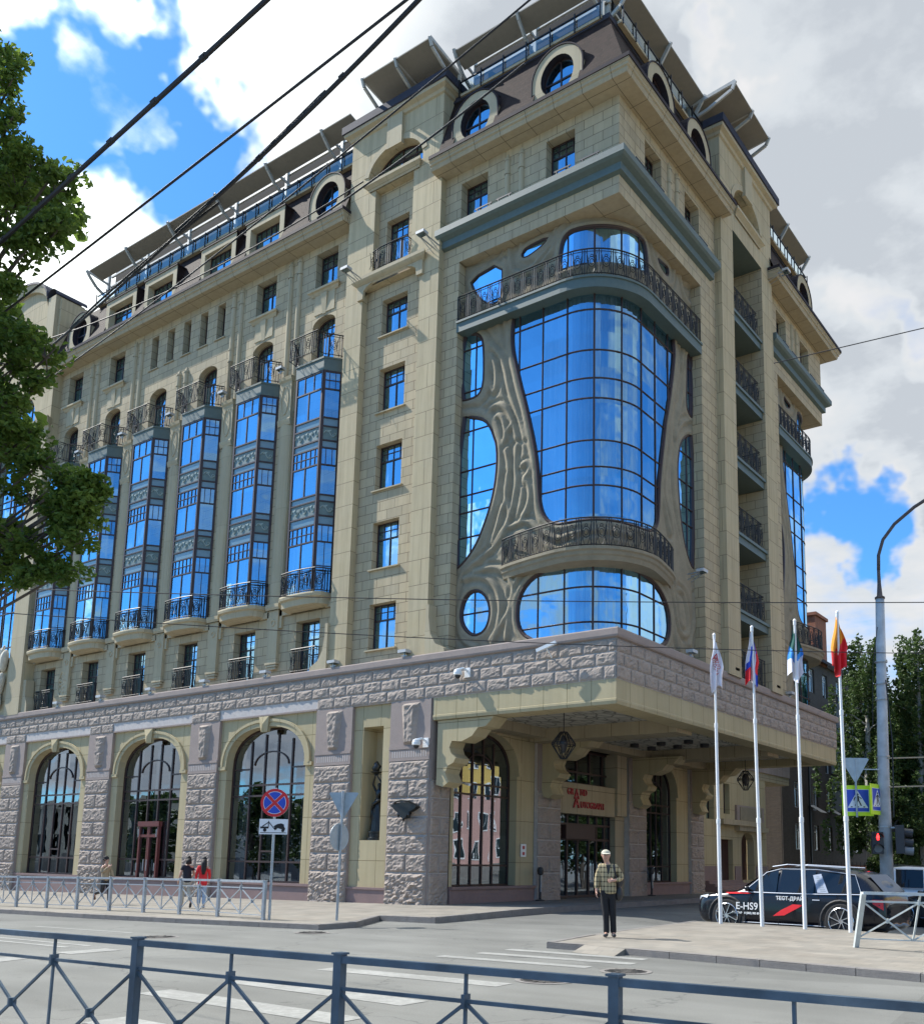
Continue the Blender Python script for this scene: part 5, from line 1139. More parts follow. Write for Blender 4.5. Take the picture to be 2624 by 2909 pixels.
    # jambs and soffit of the niche
    m_.add([TF_(-7.22, 8.95, 0), TF_(-7.22, 8.95, .6), TF_(-7.22, 24.6, .6), TF_(-7.22, 24.6, 0)], [(0, 1, 2, 3)])
    m_.add([TR_(6.95, 8.95, 0), TR_(6.95, 8.95, .6), TR_(6.95, 24.6, .6), TR_(6.95, 24.6, 0)], [(0, 1, 2, 3)])
    m_.build('tower_masonry', 'ashlar', HOTEL)
    sf = MB(tf); sf.add([(-8, .4, 24.601), (-.12, .4, 24.601), (-.12, 8.4, 24.601), (-3.5, 8.4, 24.601), (-3.5, 3.8, 24.601), (-8, 3.8, 24.601)], [tuple(range(6))]); sf.build('niche_soffit', 'soffit', HOTEL)
    for w_ in wf: window(TF_, w_, .4, par=HOTEL, tf=tf, **W12(w_[0][0], w_[1][0], w_[0][1], w_[2][1]))
    for w_ in wr: window(TR_, w_, .4, par=HOTEL, tf=tf, **W12(w_[0][0], w_[1][0], w_[0][1], w_[2][1]))
    global tr
    tr = MB(tf)
    for u in (-4.95, -4.3): colonnette(TF_, u, 26.1, 28.1, .11)
    for u in (4.2, 4.85): colonnette(TR_, u, 26.1, 28.1, .11)
    tr.build('colonnettes', 'smooth', HOTEL)
    pth = lambda o: [(-8.0, .4-o), (-.12+o, .4-o), (-.12+o, 8.35), (-.13, 8.35)]
    m_ = MB(tf); m_.sweep([(.0, 25.28), (.16, 25.34), (.16, 25.62), (.34, 25.72), (.42, 25.80), (.42, 26.04), (.38, 26.08), (.0, 26.12)], lambda o: [(-8.0-o*.4, .4), (-8.0-o*.4, .4-o), (-.12+o, .4-o), (-.12+o, 7.9+o*.4), (-.12, 7.9+o*.4)]); o = m_.build('teal_cornice', 'teal', HOTEL)
    fl = MB(tf)
    for a, b in ((-6.2, -5.4), (-5.2, -4.5), (-2.6, -1.9), (-1.5, -.7)): fl.bar((a, .05, 26.2), (b, .05, 26.2), .035, .05); fl.bar((a+.1, .05, 26.1), (a+.1, .05, 26.2), .04); fl.bar((b-.1, .05, 26.1), (b-.1, .05, 26.2), .04)
    for a in (1.0, 2.4, 5.0, 6.2): fl.bar((.22, a, 26.2), (.22, a+.75, 26.2), .035, .05)
    fl.build('light_strips', 'black', o)
    tp = lambda o: [(-8.2, .5), (-8.2, .4-o), (-.12+o, .4-o), (-.12+o, 8.4+o*.35), (-.2, 8.4+o*.35)]
    m_ = MB(tf); m_.sweep(CORN, tp); m_.build('cornice', 'soffit', HOTEL); m_ = MB(tf); m_.sweep(GUT, tp); m_.build('cornice_flashing', 'gutter', HOTEL)
    # mansard
    m_ = MB(tf); a = [(-8.0, -.25, 29.), (.45, -.25, 29.), (.45, 8.4, 29.)]; b = [(-8.0, .75, 32.15), (-.75, .75, 32.15), (-.75, 8.4, 32.15)]
    hx = lambda c: [(c-.98, 29.02), (c+.98, 29.02), (c+.98, 30.9), (c+.6, 31.2), (c-.6, 31.2), (c-.98, 30.9)]
    m_.face([(-8., 29.), (.45, 29.), (-.75, 32.15), (-8., 32.15)], [hx(-6.3), hx(-2.5)], lambda u, v, d: (u, -.25+(v-29.)/3.15, v))
    m_.face([(-.25, 29.), (8.4, 29.), (8.4, 32.15), (.75, 32.15)], [hx(3.0), hx(6.3)] if not mirrored else [hx(3.6)], lambda u, v, d: (.45-(v-29.)*1.2/3.15, u, v)); m_.add([(-8., .75, 32.15), (-.75, .75, 32.15), (-.75, 8.4, 32.15), (-8., 8.4, 32.15)], [(0, 1, 2, 3)]); m_.build('mansard_roof', 'mansard', HOTEL)
    m_ = MB(tf); m_.sweep([(.0, 32.1), (.06, 32.12), (.06, 32.32), (-.1, 32.34)], lambda o: [(-8., .75-o), (-.75+o, .75-o), (-.75+o, 8.4)]); m_.build('mansard_edge', 'gutter_blue', HOTEL)
    dormer_round(PF(.0), -6.3, 29.0, tf=tf); dormer_round(PF(.0), -2.5, 29.0, tf=tf)
    dormer_round(PR(.2), 3.0 if not mirrored else 3.6, 29.0, tf=tf)
    if not mirrored: dormer_round(PR(.2), 6.3, 29.0, tf=tf)
    terrace(PF(0.), -7.6, -1.0, [-7.5, -4.4, -1.3], z=32.2, tf=tf, zroof=33.6, out=.06, upt=.2)
    terrace(PR(.15), 1.2, 8.0 if not mirrored else 8.2, [1.4, 4.6, 7.8], z=32.2, tf=tf, zroof=33.6, setback=1.3, out=.35, upt=.2)
    cc = MB(tf); cc.box(-7.9, -1.6, 1.8, 8.35, 9.0, 24.5); cc.box(-7.9, -.75, 1.1, 8.3, 24.7, 32.0); cc.build('interior_core', 'inner', HOTEL)
M['glass_curved'] = glass('curved_glass', refl=.56, tint=(.42, .76, 1.), tr=(.58, .64, .7), wav=.03)
tower(None, False)
tower(mirror_tf, True)
# pavilion awnings, farther out
def top_awning(P, u0, u1, z=33.55, out=-1.0):
    f = MB(); a = MB()
    for u in (u0, (u0+u1)/2, u1):
        for p, q in (((u, z-.6, .9), (u, z-.45, .1)), ((u, z-.45, .1), (u, z-.02, out+.15)), ((u, z-.02, out+.15), (u, z+.3, out))): f.bar(P(*p), P(*q), .09, .13)
        f.bar(P(u, z+.05, 1.), P(u, z+.3, out), .08, .15); f.bar(P(u, 32.9, .9), P(u, z, .9), .12)
    a.add([P(u0, z, 1.2), P(u1, z, 1.2), P(u1, z+.22, out), P(u0, z+.22, out), P(u0, z+.06, 1.2), P(u1, z+.06, 1.2), P(u1, z+.27, out), P(u0, z+.27, out)], [(0,1,2,3),(4,7,6,5),(3,2,6,7),(0,3,7,4),(1,5,6,2)])
    f.build('awning_frame', 'awning_frame', HOTEL); a.build('awning', 'awning', HOTEL)
top_awning(PF(0.), -11.6, -7.9); top_awning(PR(0.), 7.8, 11.6, out=-1.2)

# ---- left pavilion with the curved gable (half hidden by the linden) ------------
LP = PF(.0)
gab = [(-37.35+.0, 33.0)]
m_ = MB(); big = arched(-42.4, -37.95, 12.2, 27.9, 2.0, 16, 1.2)
gb = [(-48., 8.95), (-36.25, 8.95), (-36.25, 33.0), (-37.4, 33.0)]+[(-40.6+3.2*math.cos(t), 33.2+1.7*math.sin(t)) for t in [PI*q/14 for q in range(15)]]+[(-48., 33.)]
m_.face(gb, [big, rect(-39.6, -38.9, 29.6, 30.6)], LP, 0., .5)
m_.add([LP(-36.25, 8.95, 0), LP(-36.25, 8.95, 9.), LP(-36.25, 33., 9.), LP(-36.25, 33., 0)], [(0, 1, 2, 3)])
m_.build('gable_pavilion', 'panel', HOTEL)
t = MB()
arcp = [(-40.6+3.2*math.cos(q*PI/14), 33.2+1.7*math.sin(q*PI/14)) for q in range(15)]
for q in range(14):
    a, b = arcp[q], arcp[q+1]
    t.add([LP(a[0], a[1]-.45, -.18), LP(b[0], b[1]-.45, -.18), LP(b[0], b[1], -.28), LP(a[0], a[1], -.28), LP(a[0], a[1]-.45, 0), LP(b[0], b[1]-.45, 0)], [(0,1,2,3),(0,4,5,1)])
moulding(t, LP, -37.9, -36.25, [(.05, 25.0), (.1, 25.15), (.28, 25.35), (.32, 25.5), (.34, 25.68), (.0, 25.7)])
pbox(t, LP, -37.75, -36.3, 8.95, 25.0, -.12, .0)
pbox(t, LP, -37.3, -36.5, 30.5, 33.2, -.22, 1.5); moulding(t, LP, -37.3, -36.4, [(.2, 30.2), (.25, 30.3), (.35, 30.4), (.2, 30.5)])
t.build('gable_trim', 'smooth', HOTEL)
t = MB()
for q in range(14):
    a, b = arcp[q], arcp[q+1]; t.add([LP(a[0], a[1], -.32), LP(b[0], b[1], -.32), LP(b[0], b[1]+.16, -.3), LP(a[0], a[1]+.16, -.3), LP(a[0], a[1]+.16, 1.5), LP(b[0], b[1]+.16, 1.5)], [(0,1,2,3),(3,2,5,4)])
n = 10; pts = [(-36.9+.5*math.cos(PI*q/n), 33.2+.42*math.sin(PI*q/n)) for q in range(n+1)]
for q in range(n):
    a, b = pts[q], pts[q+1]; t.add([LP(a[0], a[1], -.3), LP(b[0], b[1], -.3), LP(b[0], b[1], 1.6), LP(a[0], a[1], 1.6)], [(0, 1, 2, 3)])
t.build('gable_roof', 'gutter_blue', HOTEL)
o = window(LP, big, .45, vb=[-41.6, -40.6, -40.2, -40.0, -39.2, -38.6], hb=[26.1, 24.0, 21.9, 19.8, 17.4, 15.0, 13.], par=HOTEL, name='arched_window')
# carved figure relief on the left pavilion
rl = MB(); random.seed(3)
for q in range(26):
    x = -38.9+random.uniform(-.55, .75); z = 9.4+random.uniform(0, 3.1); r = random.uniform(.12, .28)
    pts = [(x+.35*r*4*math.cos(t*3+q)*(t), -.14-.1*math.sin(t*2), z+r*3.2*(t-.5)+.2*math.sin(t*5+q)) for t in [i/6 for i in range(7)]]
    rl.tube(pts, [r*.35, r*.6, r*.75, r*.8, r*.65, r*.5, r*.25], 7)
rl.build('figure_relief', plain('relief_plaster', (.55, .50, .40), .8), HOTEL, smooth=True)
# oval medallion on the street wall
md = MB(); cx_, cz_ = -33.0, 10.36
md.tube([(cx_+.5*math.cos(t), .43, cz_+.74*math.sin(t)) for t in [2*PI*q/24 for q in range(24)]], .075, 6, closed=True)
md.prism([(cx_+.46*math.cos(2*PI*q/20), cz_+.68*math.sin(2*PI*q/20)) for q in range(20)], PF(.4), .02, .12)
for q in range(12):
    a = q*2.39996; r = .07+.36*(q/12)**.6; md.lathe((cx_+r*math.cos(a)*.8, .40, cz_+r*1.3*math.sin(a)), [(.01, -.09), (.09, -.05), (.1, 0), (.07, .07), (.01, .1)], 7)
md.build('medallion', 'smooth', HOTEL, smooth=True)
# feet of the pavilions where they meet the coping
ft = MB()
for (x, s) in ((-8.0, 1), (-13.12, -1)):
    pts = [(x, 9.0), (x+s*.95, 9.0), (x+s*.9, 9.2), (x+s*.5, 9.4), (x+s*.25, 9.8), (x+s*.15, 10.4), (x+s*.15, 10.9), (x, 10.9)]
    if s > 0: pts = pts
    else: pts = pts[::-1]
    ft.prism(pts, PF(.0), .0, .45)
pts = [(-36.25, 9.0), (-35.7, 9.0), (-35.75, 9.5), (-35.95, 9.9), (-36.0, 10.8), (-36.25, 10.8)]
ft.prism(pts, PF(.0), .0, .45)
ft.build('scroll_foot', 'smooth', HOTEL)

# ---- low rear wing on the side street --------------------------------------------
RW = PR(-8.4); m_ = MB()
hs = [rect(24.9, 26.0, 4.2, 6.4), rect(27.35, 28.25, 4.6, 6.4), rect(26.6, 28.6, .7, 3.1), arched(29.9, 31.9, .7, 3.6, .7, 10)]
m_.face(rect(22.3, 34.0, -.2, 7.0), hs, RW, 0., .45); m_.add([RW(34., -.2, 0), RW(34., -.2, 6), RW(34., 7., 6), RW(34., 7., 0)], [(0, 1, 2, 3)])
m_.build('rear_wing_wall', 'yellow', HOTEL)
m_ = MB(); pbox(m_, RW, 22.3, 26.4, -.3, 1.55, -.06, .1); pbox(m_, RW, 28.8, 29.7, -.3, 1.55, -.06, .1); pbox(m_, RW, 32.1, 34.05, -.3, 1.55, -.06, .1); m_.build('rear_plinth', 'plinth', HOTEL)
m_ = MB(); m_.box(-9.5, -8.38, 22.3, 38.4, 7.0, 7.5); m_.box(-13, -9.5, 22.3, 38.4, 7.0, 7.5); m_.build('rear_wing_beam', 'soffit', HOTEL)
m_ = MB(); m_.box(-12.8, -8.3, 22.3, 38.4, 7.5, 8.9); m_.build('rear_wing_band', ashlar('rear_granite', (.36, .30, .28), (.30, .25, .24), (.42, .38, .36), .93, .44, bump=.8), HOTEL)
for h in hs[:2]: window(RW, h, .35, par=HOTEL, curtain=False)
m_ = MB(); pbox(m_, RW, 26.6, 28.6, .7, 3.1, .3, .38); pbox(m_, RW, 29.9, 31.9, .7, 3.6, .5, .6); m_.build('rear_door', plain('dark_red_door', (.05, .018, .016), .4), HOTEL)
m_ = MB(); pbox(m_, RW, 26.2, 32.4, 3.95, 4.25, -.5, .0); pbox(m_, RW, 28.9, 33.6, 3.65, 3.95, -.35, 0); m_.build('door_canopy', 'soffit', HOTEL)
m_ = MB(); pbox(m_, RW, 29.0, 33.3, 4.2, 5.2, -.15, 0); o = m_.build('relief_panel', 'granite', HOTEL)
m_ = MB(); pbox(m_, RW, 29.4, 32.9, 4.3, 5.1, -.2, -.15); m_.build('relief_carving', 'stucco', o)
m_ = MB()
for q in range(4): m_.box(-8.4, -6.9+.0-.35*q, 24.2+.0*q, 30.5-.5*q, .1+.16*q, .26+.16*q)
m_.build('entrance_steps', 'plinth', HOTEL)
m_ = MB(); pbox(m_, RW, 23.1, 24.4, 2.9, 4.1, -.08, 0.); o = tag(m_.build('wall_plaque', 'bronze'), 'dark square bronze plaque on the cream wall behind the portico', 'plaque')
# ------------------------------------------------------------------ fixtures on the hotel
def floodlight(P, u, v, d, label, group, arm=False, s=1.):
    m_ = MB(); pbox(m_, P, u-.2*s, u+.2*s, v, v+.11*s, d-.16*s, d+.12*s)
    m_.add([P(u-.2*s, v+.11*s, d-.16*s), P(u+.2*s, v+.11*s, d-.16*s), P(u+.15*s, v+.15*s, d+.08*s), P(u-.15*s, v+.15*s, d+.08*s)], [(0, 1, 2, 3)])
    t = m_.build('floodlight', 'lampgrey'); tag(t, label, 'floodlight', group)
    b = MB()
    if arm:
        for q in (-.14, .14): b.bar(P(u+q, v, d), P(u+q, v-.02, .0), .035); b.bar(P(u+q, v-.25, .0), P(u+q, v, d), .02)
    else: b.bar(P(u, v-.16*s, d+.02), P(u, v, d), .05); b.bar(P(u-.14, v-.1, d), P(u+.14, v-.1, d), .03)
    b.build('bracket', 'galv', t)
    gp = MB(); pbox(gp, P, u-.17*s, u+.17*s, v-.012, v+.0, d-.13*s, d+.1*s); gp.build('lens', 'glass_rail', t)
ords = ['first', 'second', 'third', 'fourth', 'fifth', 'sixth']
for i, u in enumerate((-12.67, -16.67, -20.68, -24.68, -28.72, -32.6)):
    floodlight(PF(-.02), u, 9.2, 0., 'small grey floodlight on the granite coping, %s one left of the statue niche' % ords[i], 'floodlights along the granite coping')
floodlight(PF(-.02), -8.95, 9.2, 0., 'small grey floodlight on the coping right below the stair pavilion windows', 'floodlights along the granite coping')
for i, (y, w) in enumerate(((5.4, 'nearest the corner'), (9.25, 'second from the corner'), (13.7, 'third from the corner'), (15.5, 'fourth from the corner'))):
    floodlight(PR(.02), y, 9.2, 0., 'small grey floodlight on the portico coping, '+w, 'floodlights along the granite coping')
for k_, xm in enumerate([-16.82-3.99*q for q in range(5)]+[-36.9]):
    floodlight(PF(.2), xm, 22.75 if k_ < 5 else 25.85, -.25, ('grey floodlight on the head of the pilaster between bay windows, %s from the right' % ords[k_]) if k_ < 5 else 'grey floodlight on the capital of the gabled left pavilion', 'floodlights on the pilaster heads', s=.95)
floodlight(PF(.1), -8.15, 25.45, -.85, 'floodlight on long arms at the right edge of the stair pavilion', 'floodlights on long arms', arm=True)
floodlight(PF(.1), -12.25, 25.45, -.85, 'floodlight on long arms at the left edge of the stair pavilion', 'floodlights on long arms', arm=True)
floodlight(PR(.18), 13.9, 28.6, -.8, 'floodlight on arms beside the round dormer of the side street', 'floodlights on long arms', arm=True)
floodlight(PR(-.1), 5.55, 12.2, -.5, 'floodlight at the right end of the curved stone balcony', 'floodlights on long arms', arm=True)
def dome_cam(P, u, v, label):
    m_ = MB(); pbox(m_, P, u+.12, u+.36, v-.12, v+.22, -.04, .02)
    m_.bar(P(u+.24, v+.1, 0), P(u+.2, v+.18, -.22), .06); m_.bar(P(u+.2, v+.18, -.22), P(u, v+.14, -.26), .07)
    c = Vector(P(u, v, -.26)); m_.lathe(c, [(.03, .18), (.12, .14), (.15, .04), (.15, -.04), (.12, -.06)], 14)
    t = m_.build('security_camera', 'white', smooth=False); tag(t, label, 'camera', 'dome security cameras')
    b = MB(); b.lathe(c, [(.11, -.05), (.10, -.11), (.06, -.16), (.01, -.18)], 12); b.build('dome', 'black', t)
dome_cam(PF(-.05), -6.15, 8.1, 'white dome camera on the rough granite band near the corner')
dome_cam(PF(-.03), -7.98, 5.75, 'white dome camera on the pier right of the statue niche')
m_ = MB(); m_.bar((-2.75, -.42, 8.5), (-2.05, -.34, 8.72), .11, .11); m_.bar((-2.4, -.38, 8.55), (-2.4, -.05, 8.3), .04); tag(m_.build('security_camera', 'white'), 'white tubular camera tilted on the granite band left of the corner', 'camera')
m_ = MB(); m_.bar((-7.0, 1.35, 4.42), (-6.7, 1.2, 4.36), .08, .08); m_.bar((-7.35, 1.4, 4.5), (-7.0, 1.35, 4.42), .03); tag(m_.build('security_camera', 'white'), 'small white camera below the first scroll bracket of the portico', 'camera')
# wall torch lamp on the pier
sc_ = MB(); cx_, cz_ = -8.5, 3.45
prof = [(-.62, .12), (-.45, .2), (-.2, .24), (.2, .24), (.42, .2), (.6, .08), (.5, .0), (.34, -.08), (.22, -.12), (.12, -.3), (-.02, -.34), (-.12, -.28), (-.24, -.14), (-.4, -.04), (-.5, .05)]
sc_.prism([(cx_+u, cz_+v) for u, v in prof], PF(0.), -.28, -.05)
sc_.tube([(cx_-.62, -.15, cz_+.12), (cx_-.3, -.34, cz_+.27), (cx_, -.4, cz_+.3), (cx_+.3, -.34, cz_+.27), (cx_+.6, -.15, cz_+.08)], .04, 6)
for q in (-.3, 0., .3): sc_.lathe((cx_+q*.8, -.25, cz_-.36+abs(q)*.5), [(.01, -.1), (.05, 0), (.02, .12)], 8)
tag(sc_.build('wall_sconce', 'bronze', smooth=False), 'dark ornate bronze wall sconce on the rough granite pier', 'wall lamp')
# hanging portico lantern
def lantern(x, y, z, label):
    t = empty('hanging_lantern', (x, y, z+.9), label, 'lantern', 'lanterns hanging under the portico')
    n = 8; rr = [(.13, .42), (.42, .04), (.42, -.03), (.11, -.50)]; m_ = MB()
    rings = [[(x+r*math.cos(2*PI*j/n), y+r*math.sin(2*PI*j/n), z+h) for j in range(n)] for r, h in rr]
    for j in range(n):
        for a, b in zip(rings, rings[1:]): m_.bar(a[j], b[j], .025)
        for R_ in rings: m_.bar(R_[j], R_[(j+1) % n], .03)
        m_.bar(rings[2][j], rings[3][(j+1) % n], .015); m_.bar(rings[0][j], rings[1][(j+1) % n], .015)
        a, b = Vector(rings[1][j]), Vector(rings[1][(j+1) % n]); c = (Vector(rings[0][j])+Vector(rings[0][(j+1) % n]))/2
        m_.bar((a+b)/2, c, .012)
    m_.build('cage', 'iron', t)
    m_ = MB(); m_.lathe((x, y, z), [(.08, .3), (.16, .05), (.16, .0), (.05, -.3)], 8); m_.build('lamp_shade', plain('lantern_glass', (.05, .045, .045), .3), t)
    m_ = MB(); m_.bar((x, y, z+.40), (x, y, 7.0), .025); m_.build('rod', 'iron', t)
lantern(-3.3, 2.1, 5.72, 'dark faceted lantern hanging under the portico, in front of the first arched window')
lantern(-3.3, 18.3, 5.72, 'dark faceted lantern hanging at the far end of the portico')
# bollard-like ashtrays by the entrance
def ash(x, y, label):
    t = empty('ashtray_post', (x, y, walk_z(x, y)), label, 'ashtray', 'ashtray posts by the entrance'); z = walk_z(x, y)
    m_ = MB(); m_.lathe((x, y, z), [(.2, 0), (.2, .04), (.05, .06), (.05, 1.0), (.12, 1.05), (.13, 1.2), (.1, 1.3), (.01, 1.33)], 14); m_.build('post', 'black', t)
    m_ = MB(); m_.bar((x+.07, y-.05, z+.35), (x+.07, y-.05, z+1.0), .05); m_.build('reflector', 'galv', t)
ash(-7.0, 6.2, 'black ashtray post with a steel strip, left of the entrance'); ash(-7.0, 15.6, 'black ashtray post with a steel strip, right of the entrance')

# ------------------------------------------------------------------ figures
def skin_mesh(nodes, edges, name, mat, parent=None, sub=2, smooth=True, X=None):
    keys = list(nodes); ix = {k2: i for i, k2 in enumerate(keys)}
    me = bpy.data.meshes.new('tmp'); me.from_pydata([nodes[k2][0] for k2 in keys], [(ix[a], ix[b]) for a, b in edges], []); me.update()
    o = bpy.data.objects.new('tmp', me); COL.objects.link(o)
    md = o.modifiers.new('s', 'SKIN'); md.use_smooth_shade = True
    for i, k2 in enumerate(keys):
        r = nodes[k2][1]; r = r if isinstance(r, tuple) else (r, r); me.skin_vertices[0].data[i].radius = r
        me.skin_vertices[0].data[i].use_root = (i == 0)
    s2 = o.modifiers.new('u', 'SUBSURF'); s2.levels = sub; s2.render_levels = sub
    dg = bpy.context.evaluated_depsgraph_get(); m2 = bpy.data.meshes.new_from_object(o.evaluated_get(dg)); bpy.data.objects.remove(o)
    m2.name = name
    if X is not None: m2.transform(X)
    m2.materials.clear(); m2.materials.append(M[mat] if isinstance(mat, str) else mat); m2.shade_smooth()
    o = bpy.data.objects.new(name, m2); COL.objects.link(o)
    if parent is not None: o.parent = parent; o.matrix_parent_inverse = wmat(parent).inverted()
    return o
def hand_nodes(N, E, key, wrist, dirv, palmn, curl=.3, r=.010, thumbside=1.):
    """five short skinned chains rooted in the palm"""
    w = Vector(wrist); d = Vector(dirv).normalized(); pn = Vector(palmn).normalized(); sd = d.cross(pn).normalized()*thumbside
    palm = w+d*.055; N[key+'p'] = (tuple(palm), (.034, .020)); E.append((key, key+'p'))
    for i, (off, ln) in enumerate(((.030, .07), (.010, .08), (-.010, .075), (-.028, .058))):
        b = palm+d*.03+sd*off; q = b+d*ln*.5-pn*(-ln*.2*curl); e = q+(d*(1-curl)+pn*curl*1.5).normalized()*ln*.5
        N[key+'f%d' % i] = (tuple(b), r*1.15); N[key+'g%d' % i] = (tuple(q), r); N[key+'h%d' % i] = (tuple(e), r*.8)
        E += [(key+'p', key+'f%d' % i), (key+'f%d' % i, key+'g%d' % i), (key+'g%d' % i, key+'h%d' % i)]
    t = palm-d*.02+sd*.04; e = t+(d*.7+sd*.5+pn*.5).normalized()*.05
    N[key+'t'] = (tuple(t), r*1.3); N[key+'u'] = (tuple(e), r*.95); E += [(key+'p', key+'t'), (key+'t', key+'u')]
def head_parts(root, X, hc, face, up, skin, hair_mat, R_=.1, hair='short', par=None):
    """nose, ears, eyes, mouth and hair as children; the skull itself belongs to the body mesh"""
    hc = Vector(hc); f = Vector(face).normalized(); u = Vector(up).normalized(); s = f.cross(u).normalized()
    def tr(p): return X @ p
    m_ = MB(tr)
    m_.tube([hc+f*(R_*.88)+u*.03, hc+f*(R_*1.14)-u*.015, hc+f*(R_*.93)-u*.025], [.008, .014, .011], 6); m_.build('nose', skin, root, smooth=True)
    m_ = MB(tr)
    for q in (-1, 1): m_.tube([hc+s*q*(R_*.80)+u*.022-f*.01, hc+s*q*(R_*.93)+u*.0-f*.015, hc+s*q*(R_*.80)-u*.03-f*.0], [.012, .016, .01], 6)
    m_.build('ear', skin, root, smooth=True)
    m_ = MB(tr)
    for q in (-1, 1): m_.tube([hc+f*(R_*.90)+s*q*.022+u*.022, hc+f*(R_*.88)+s*q*.044+u*.022], [.007, .007], 5)
    m_.build('eye', 'black', root)
    m_ = MB(tr); m_.tube([hc+f*(R_*.93)-s*.022-u*.052, hc+f*(R_*.97)-u*.054, hc+f*(R_*.93)+s*.022-u*.052], [.004, .006, .004], 5); m_.build('mouth', plain('lips', (.32, .12, .10), .5), root)
def ellip(m_, c, r, n=12, cut=None, tr=None):
    vs = []; c = Vector(c)
    for i in range(n+1):
        t = PI*i/n
        for j in range(2*n): p = 2*PI*j/(2*n); vs.append(c+Vector((r[0]*math.sin(t)*math.cos(p), r[1]*math.sin(t)*math.sin(p), r[2]*math.cos(t))))
    m_.add(vs, [(i*2*n+j, i*2*n+(j+1) % (2*n), (i+1)*2*n+(j+1) % (2*n), (i+1)*2*n+j) for i in range(n) for j in range(2*n)])
SKIN = plain('skin', (.50, .29, .21), .5, vary=.05)
def plaid():
    m, k = new_mat('plaid_jacket'); g = k.a('ShaderNodeNewGeometry')
    r = k.v('MULTIPLY', (g, 'Position'), (1., .6, 1.)); sp = k.a('ShaderNodeSeparateXYZ', {0: r})
    u = k.m('ADD', (sp, 0), (sp, 1))
    def st(x, per, w): return k.m('LESS_THAN', k.m('PINGPONG', x, per/2), w)
    a = st(u, .085, .012); b = st((sp, 2), .10, .014)
    c0 = (.40, .33, .19, 1); c = k.mix(k.m('MULTIPLY', k.m('ADD', a, b), .5), c0, (.03, .025, .02, 1))
    c = k.mix(k.m('MULTIPLY', a, b), (c, MIXC), (.008, .007, .006, 1))
    finish(k, k.a('ShaderNodeBsdfPrincipled', {'Base Color': (c, MIXC), 'Roughness': .95})); return m
def basis(x, y, z, fwd):      # local +Y faces along fwd, +X to the viewer's right of that facing figure's image
    f = Vector((fwd[0], fwd[1], 0)).normalized(); r = Vector((-f.y, f.x, 0))
    return Matrix(((r.x, f.x, 0, x), (r.y, f.y, 0, y), (0, 0, 1, z), (0, 0, 0, 1)))
# the man in the plaid jacket
mx, my = 4.05, -7.44; X = basis(mx, my, .125+gz(mx, -2.), (.575, -.818))
man = empty('person', (mx, my, .125), 'man in a pale cap, plaid jacket and black trousers standing on the paved island', 'person')
N = {'pel': ((-.0, 0, .97), (.11, .07)), 'sp': ((-.02, 0, 1.15), (.11, .07)), 'ch': ((-.01, 0, 1.38), (.13, .08)), 'nk0': ((-.0, -.01, 1.53), (.075, .07)), 'nk': ((-.03, .01, 1.60), (.046, .05)), 'hd0': ((-.045, .03, 1.66), (.068, .078)), 'hd1': ((-.05, .03, 1.73), (.088, .10)), 'hd2': ((-.05, .02, 1.80), (.062, .08)),
     'shl': ((-.17, 0, 1.49), .062), 'ell': ((-.235, -.02, 1.22), .043), 'wrl': ((-.255, .06, .98), .028),
     'shr': ((.17, 0, 1.48), .062), 'elr': ((.30, -.02, 1.25), .045), 'wrr': ((.115, .17, 1.205), .03),
     'hpl': ((-.085, 0, .90), .065), 'knl': ((-.045, .02, .50), .055), 'anl': ((-.03, -.02, .10), .042), 'tol': ((-.075, .14, .035), .035),
     'hpr': ((.085, 0, .90), .065), 'knr': ((.10, .02, .50), .055), 'anr': ((.12, -.02, .10), .042), 'tor': ((.12, .14, .035), .035)}
E = [('pel', 'sp'), ('sp', 'ch'), ('ch', 'nk0'), ('nk0', 'nk'), ('nk', 'hd0'), ('hd0', 'hd1'), ('hd1', 'hd2'), ('ch', 'shl'), ('shl', 'ell'), ('ell', 'wrl'), ('ch', 'shr'), ('shr', 'elr'), ('elr', 'wrr'), ('pel', 'hpl'), ('hpl', 'knl'), ('knl', 'anl'), ('anl', 'tol'), ('pel', 'hpr'), ('hpr', 'knr'), ('knr', 'anr'), ('anr', 'tor')]
N0, E0 = dict(N), list(E)
hand_nodes(N, E, 'wrl', N['wrl'][0], (0.02, .1, -1), (.9, .1, 0), .35, thumbside=-1); hand_nodes(N, E, 'wrr', N['wrr'][0], (-1, .15, -.1), (0, -.9, -.2), .9)
skin_mesh(N, E, 'body', SKIN, man, X=X)
head_parts(man, X, (-.05, .025, 1.735), (.05, 1, -.06), (0, 0, 1), SKIN, None, R_=.1)
def grow(names, extra, N=N0): return {n: (N[n][0], tuple(q*extra for q in N[n][1]) if isinstance(N[n][1], tuple) else N[n][1]*extra) for n in names}
J = grow(['ch', 'sp', 'shl', 'ell', 'wrl', 'shr', 'elr', 'wrr'], 1.25); J['pel'] = ((0, 0, .97), (.205, .135)); J['sp'] = ((-.01, .01, 1.18), (.195, .13)); J['ch'] = ((-.005, 0, 1.38), (.20, .125)); J['wrl'] = ((-.258, .05, 1.01), .047); J['wrr'] = ((.16, .16, 1.205), .05)
J['ell'] = (J['ell'][0], .068); J['elr'] = (J['elr'][0], .075); J['shl'] = (J['shl'][0], .082); J['shr'] = (J['shr'][0], .082); J['nk0'] = ((0, -.02, 1.52), (.085, .075)); J['hem'] = ((0, 0, .90), (.20, .135))
skin_mesh(J, [('ch', 'sp'), ('sp', 'pel'), ('pel', 'hem'), ('ch', 'nk0'), ('ch', 'shl'), ('shl', 'ell'), ('ell', 'wrl'), ('ch', 'shr'), ('shr', 'elr'), ('elr', 'wrr')], 'jacket', plaid(), man, X=X)
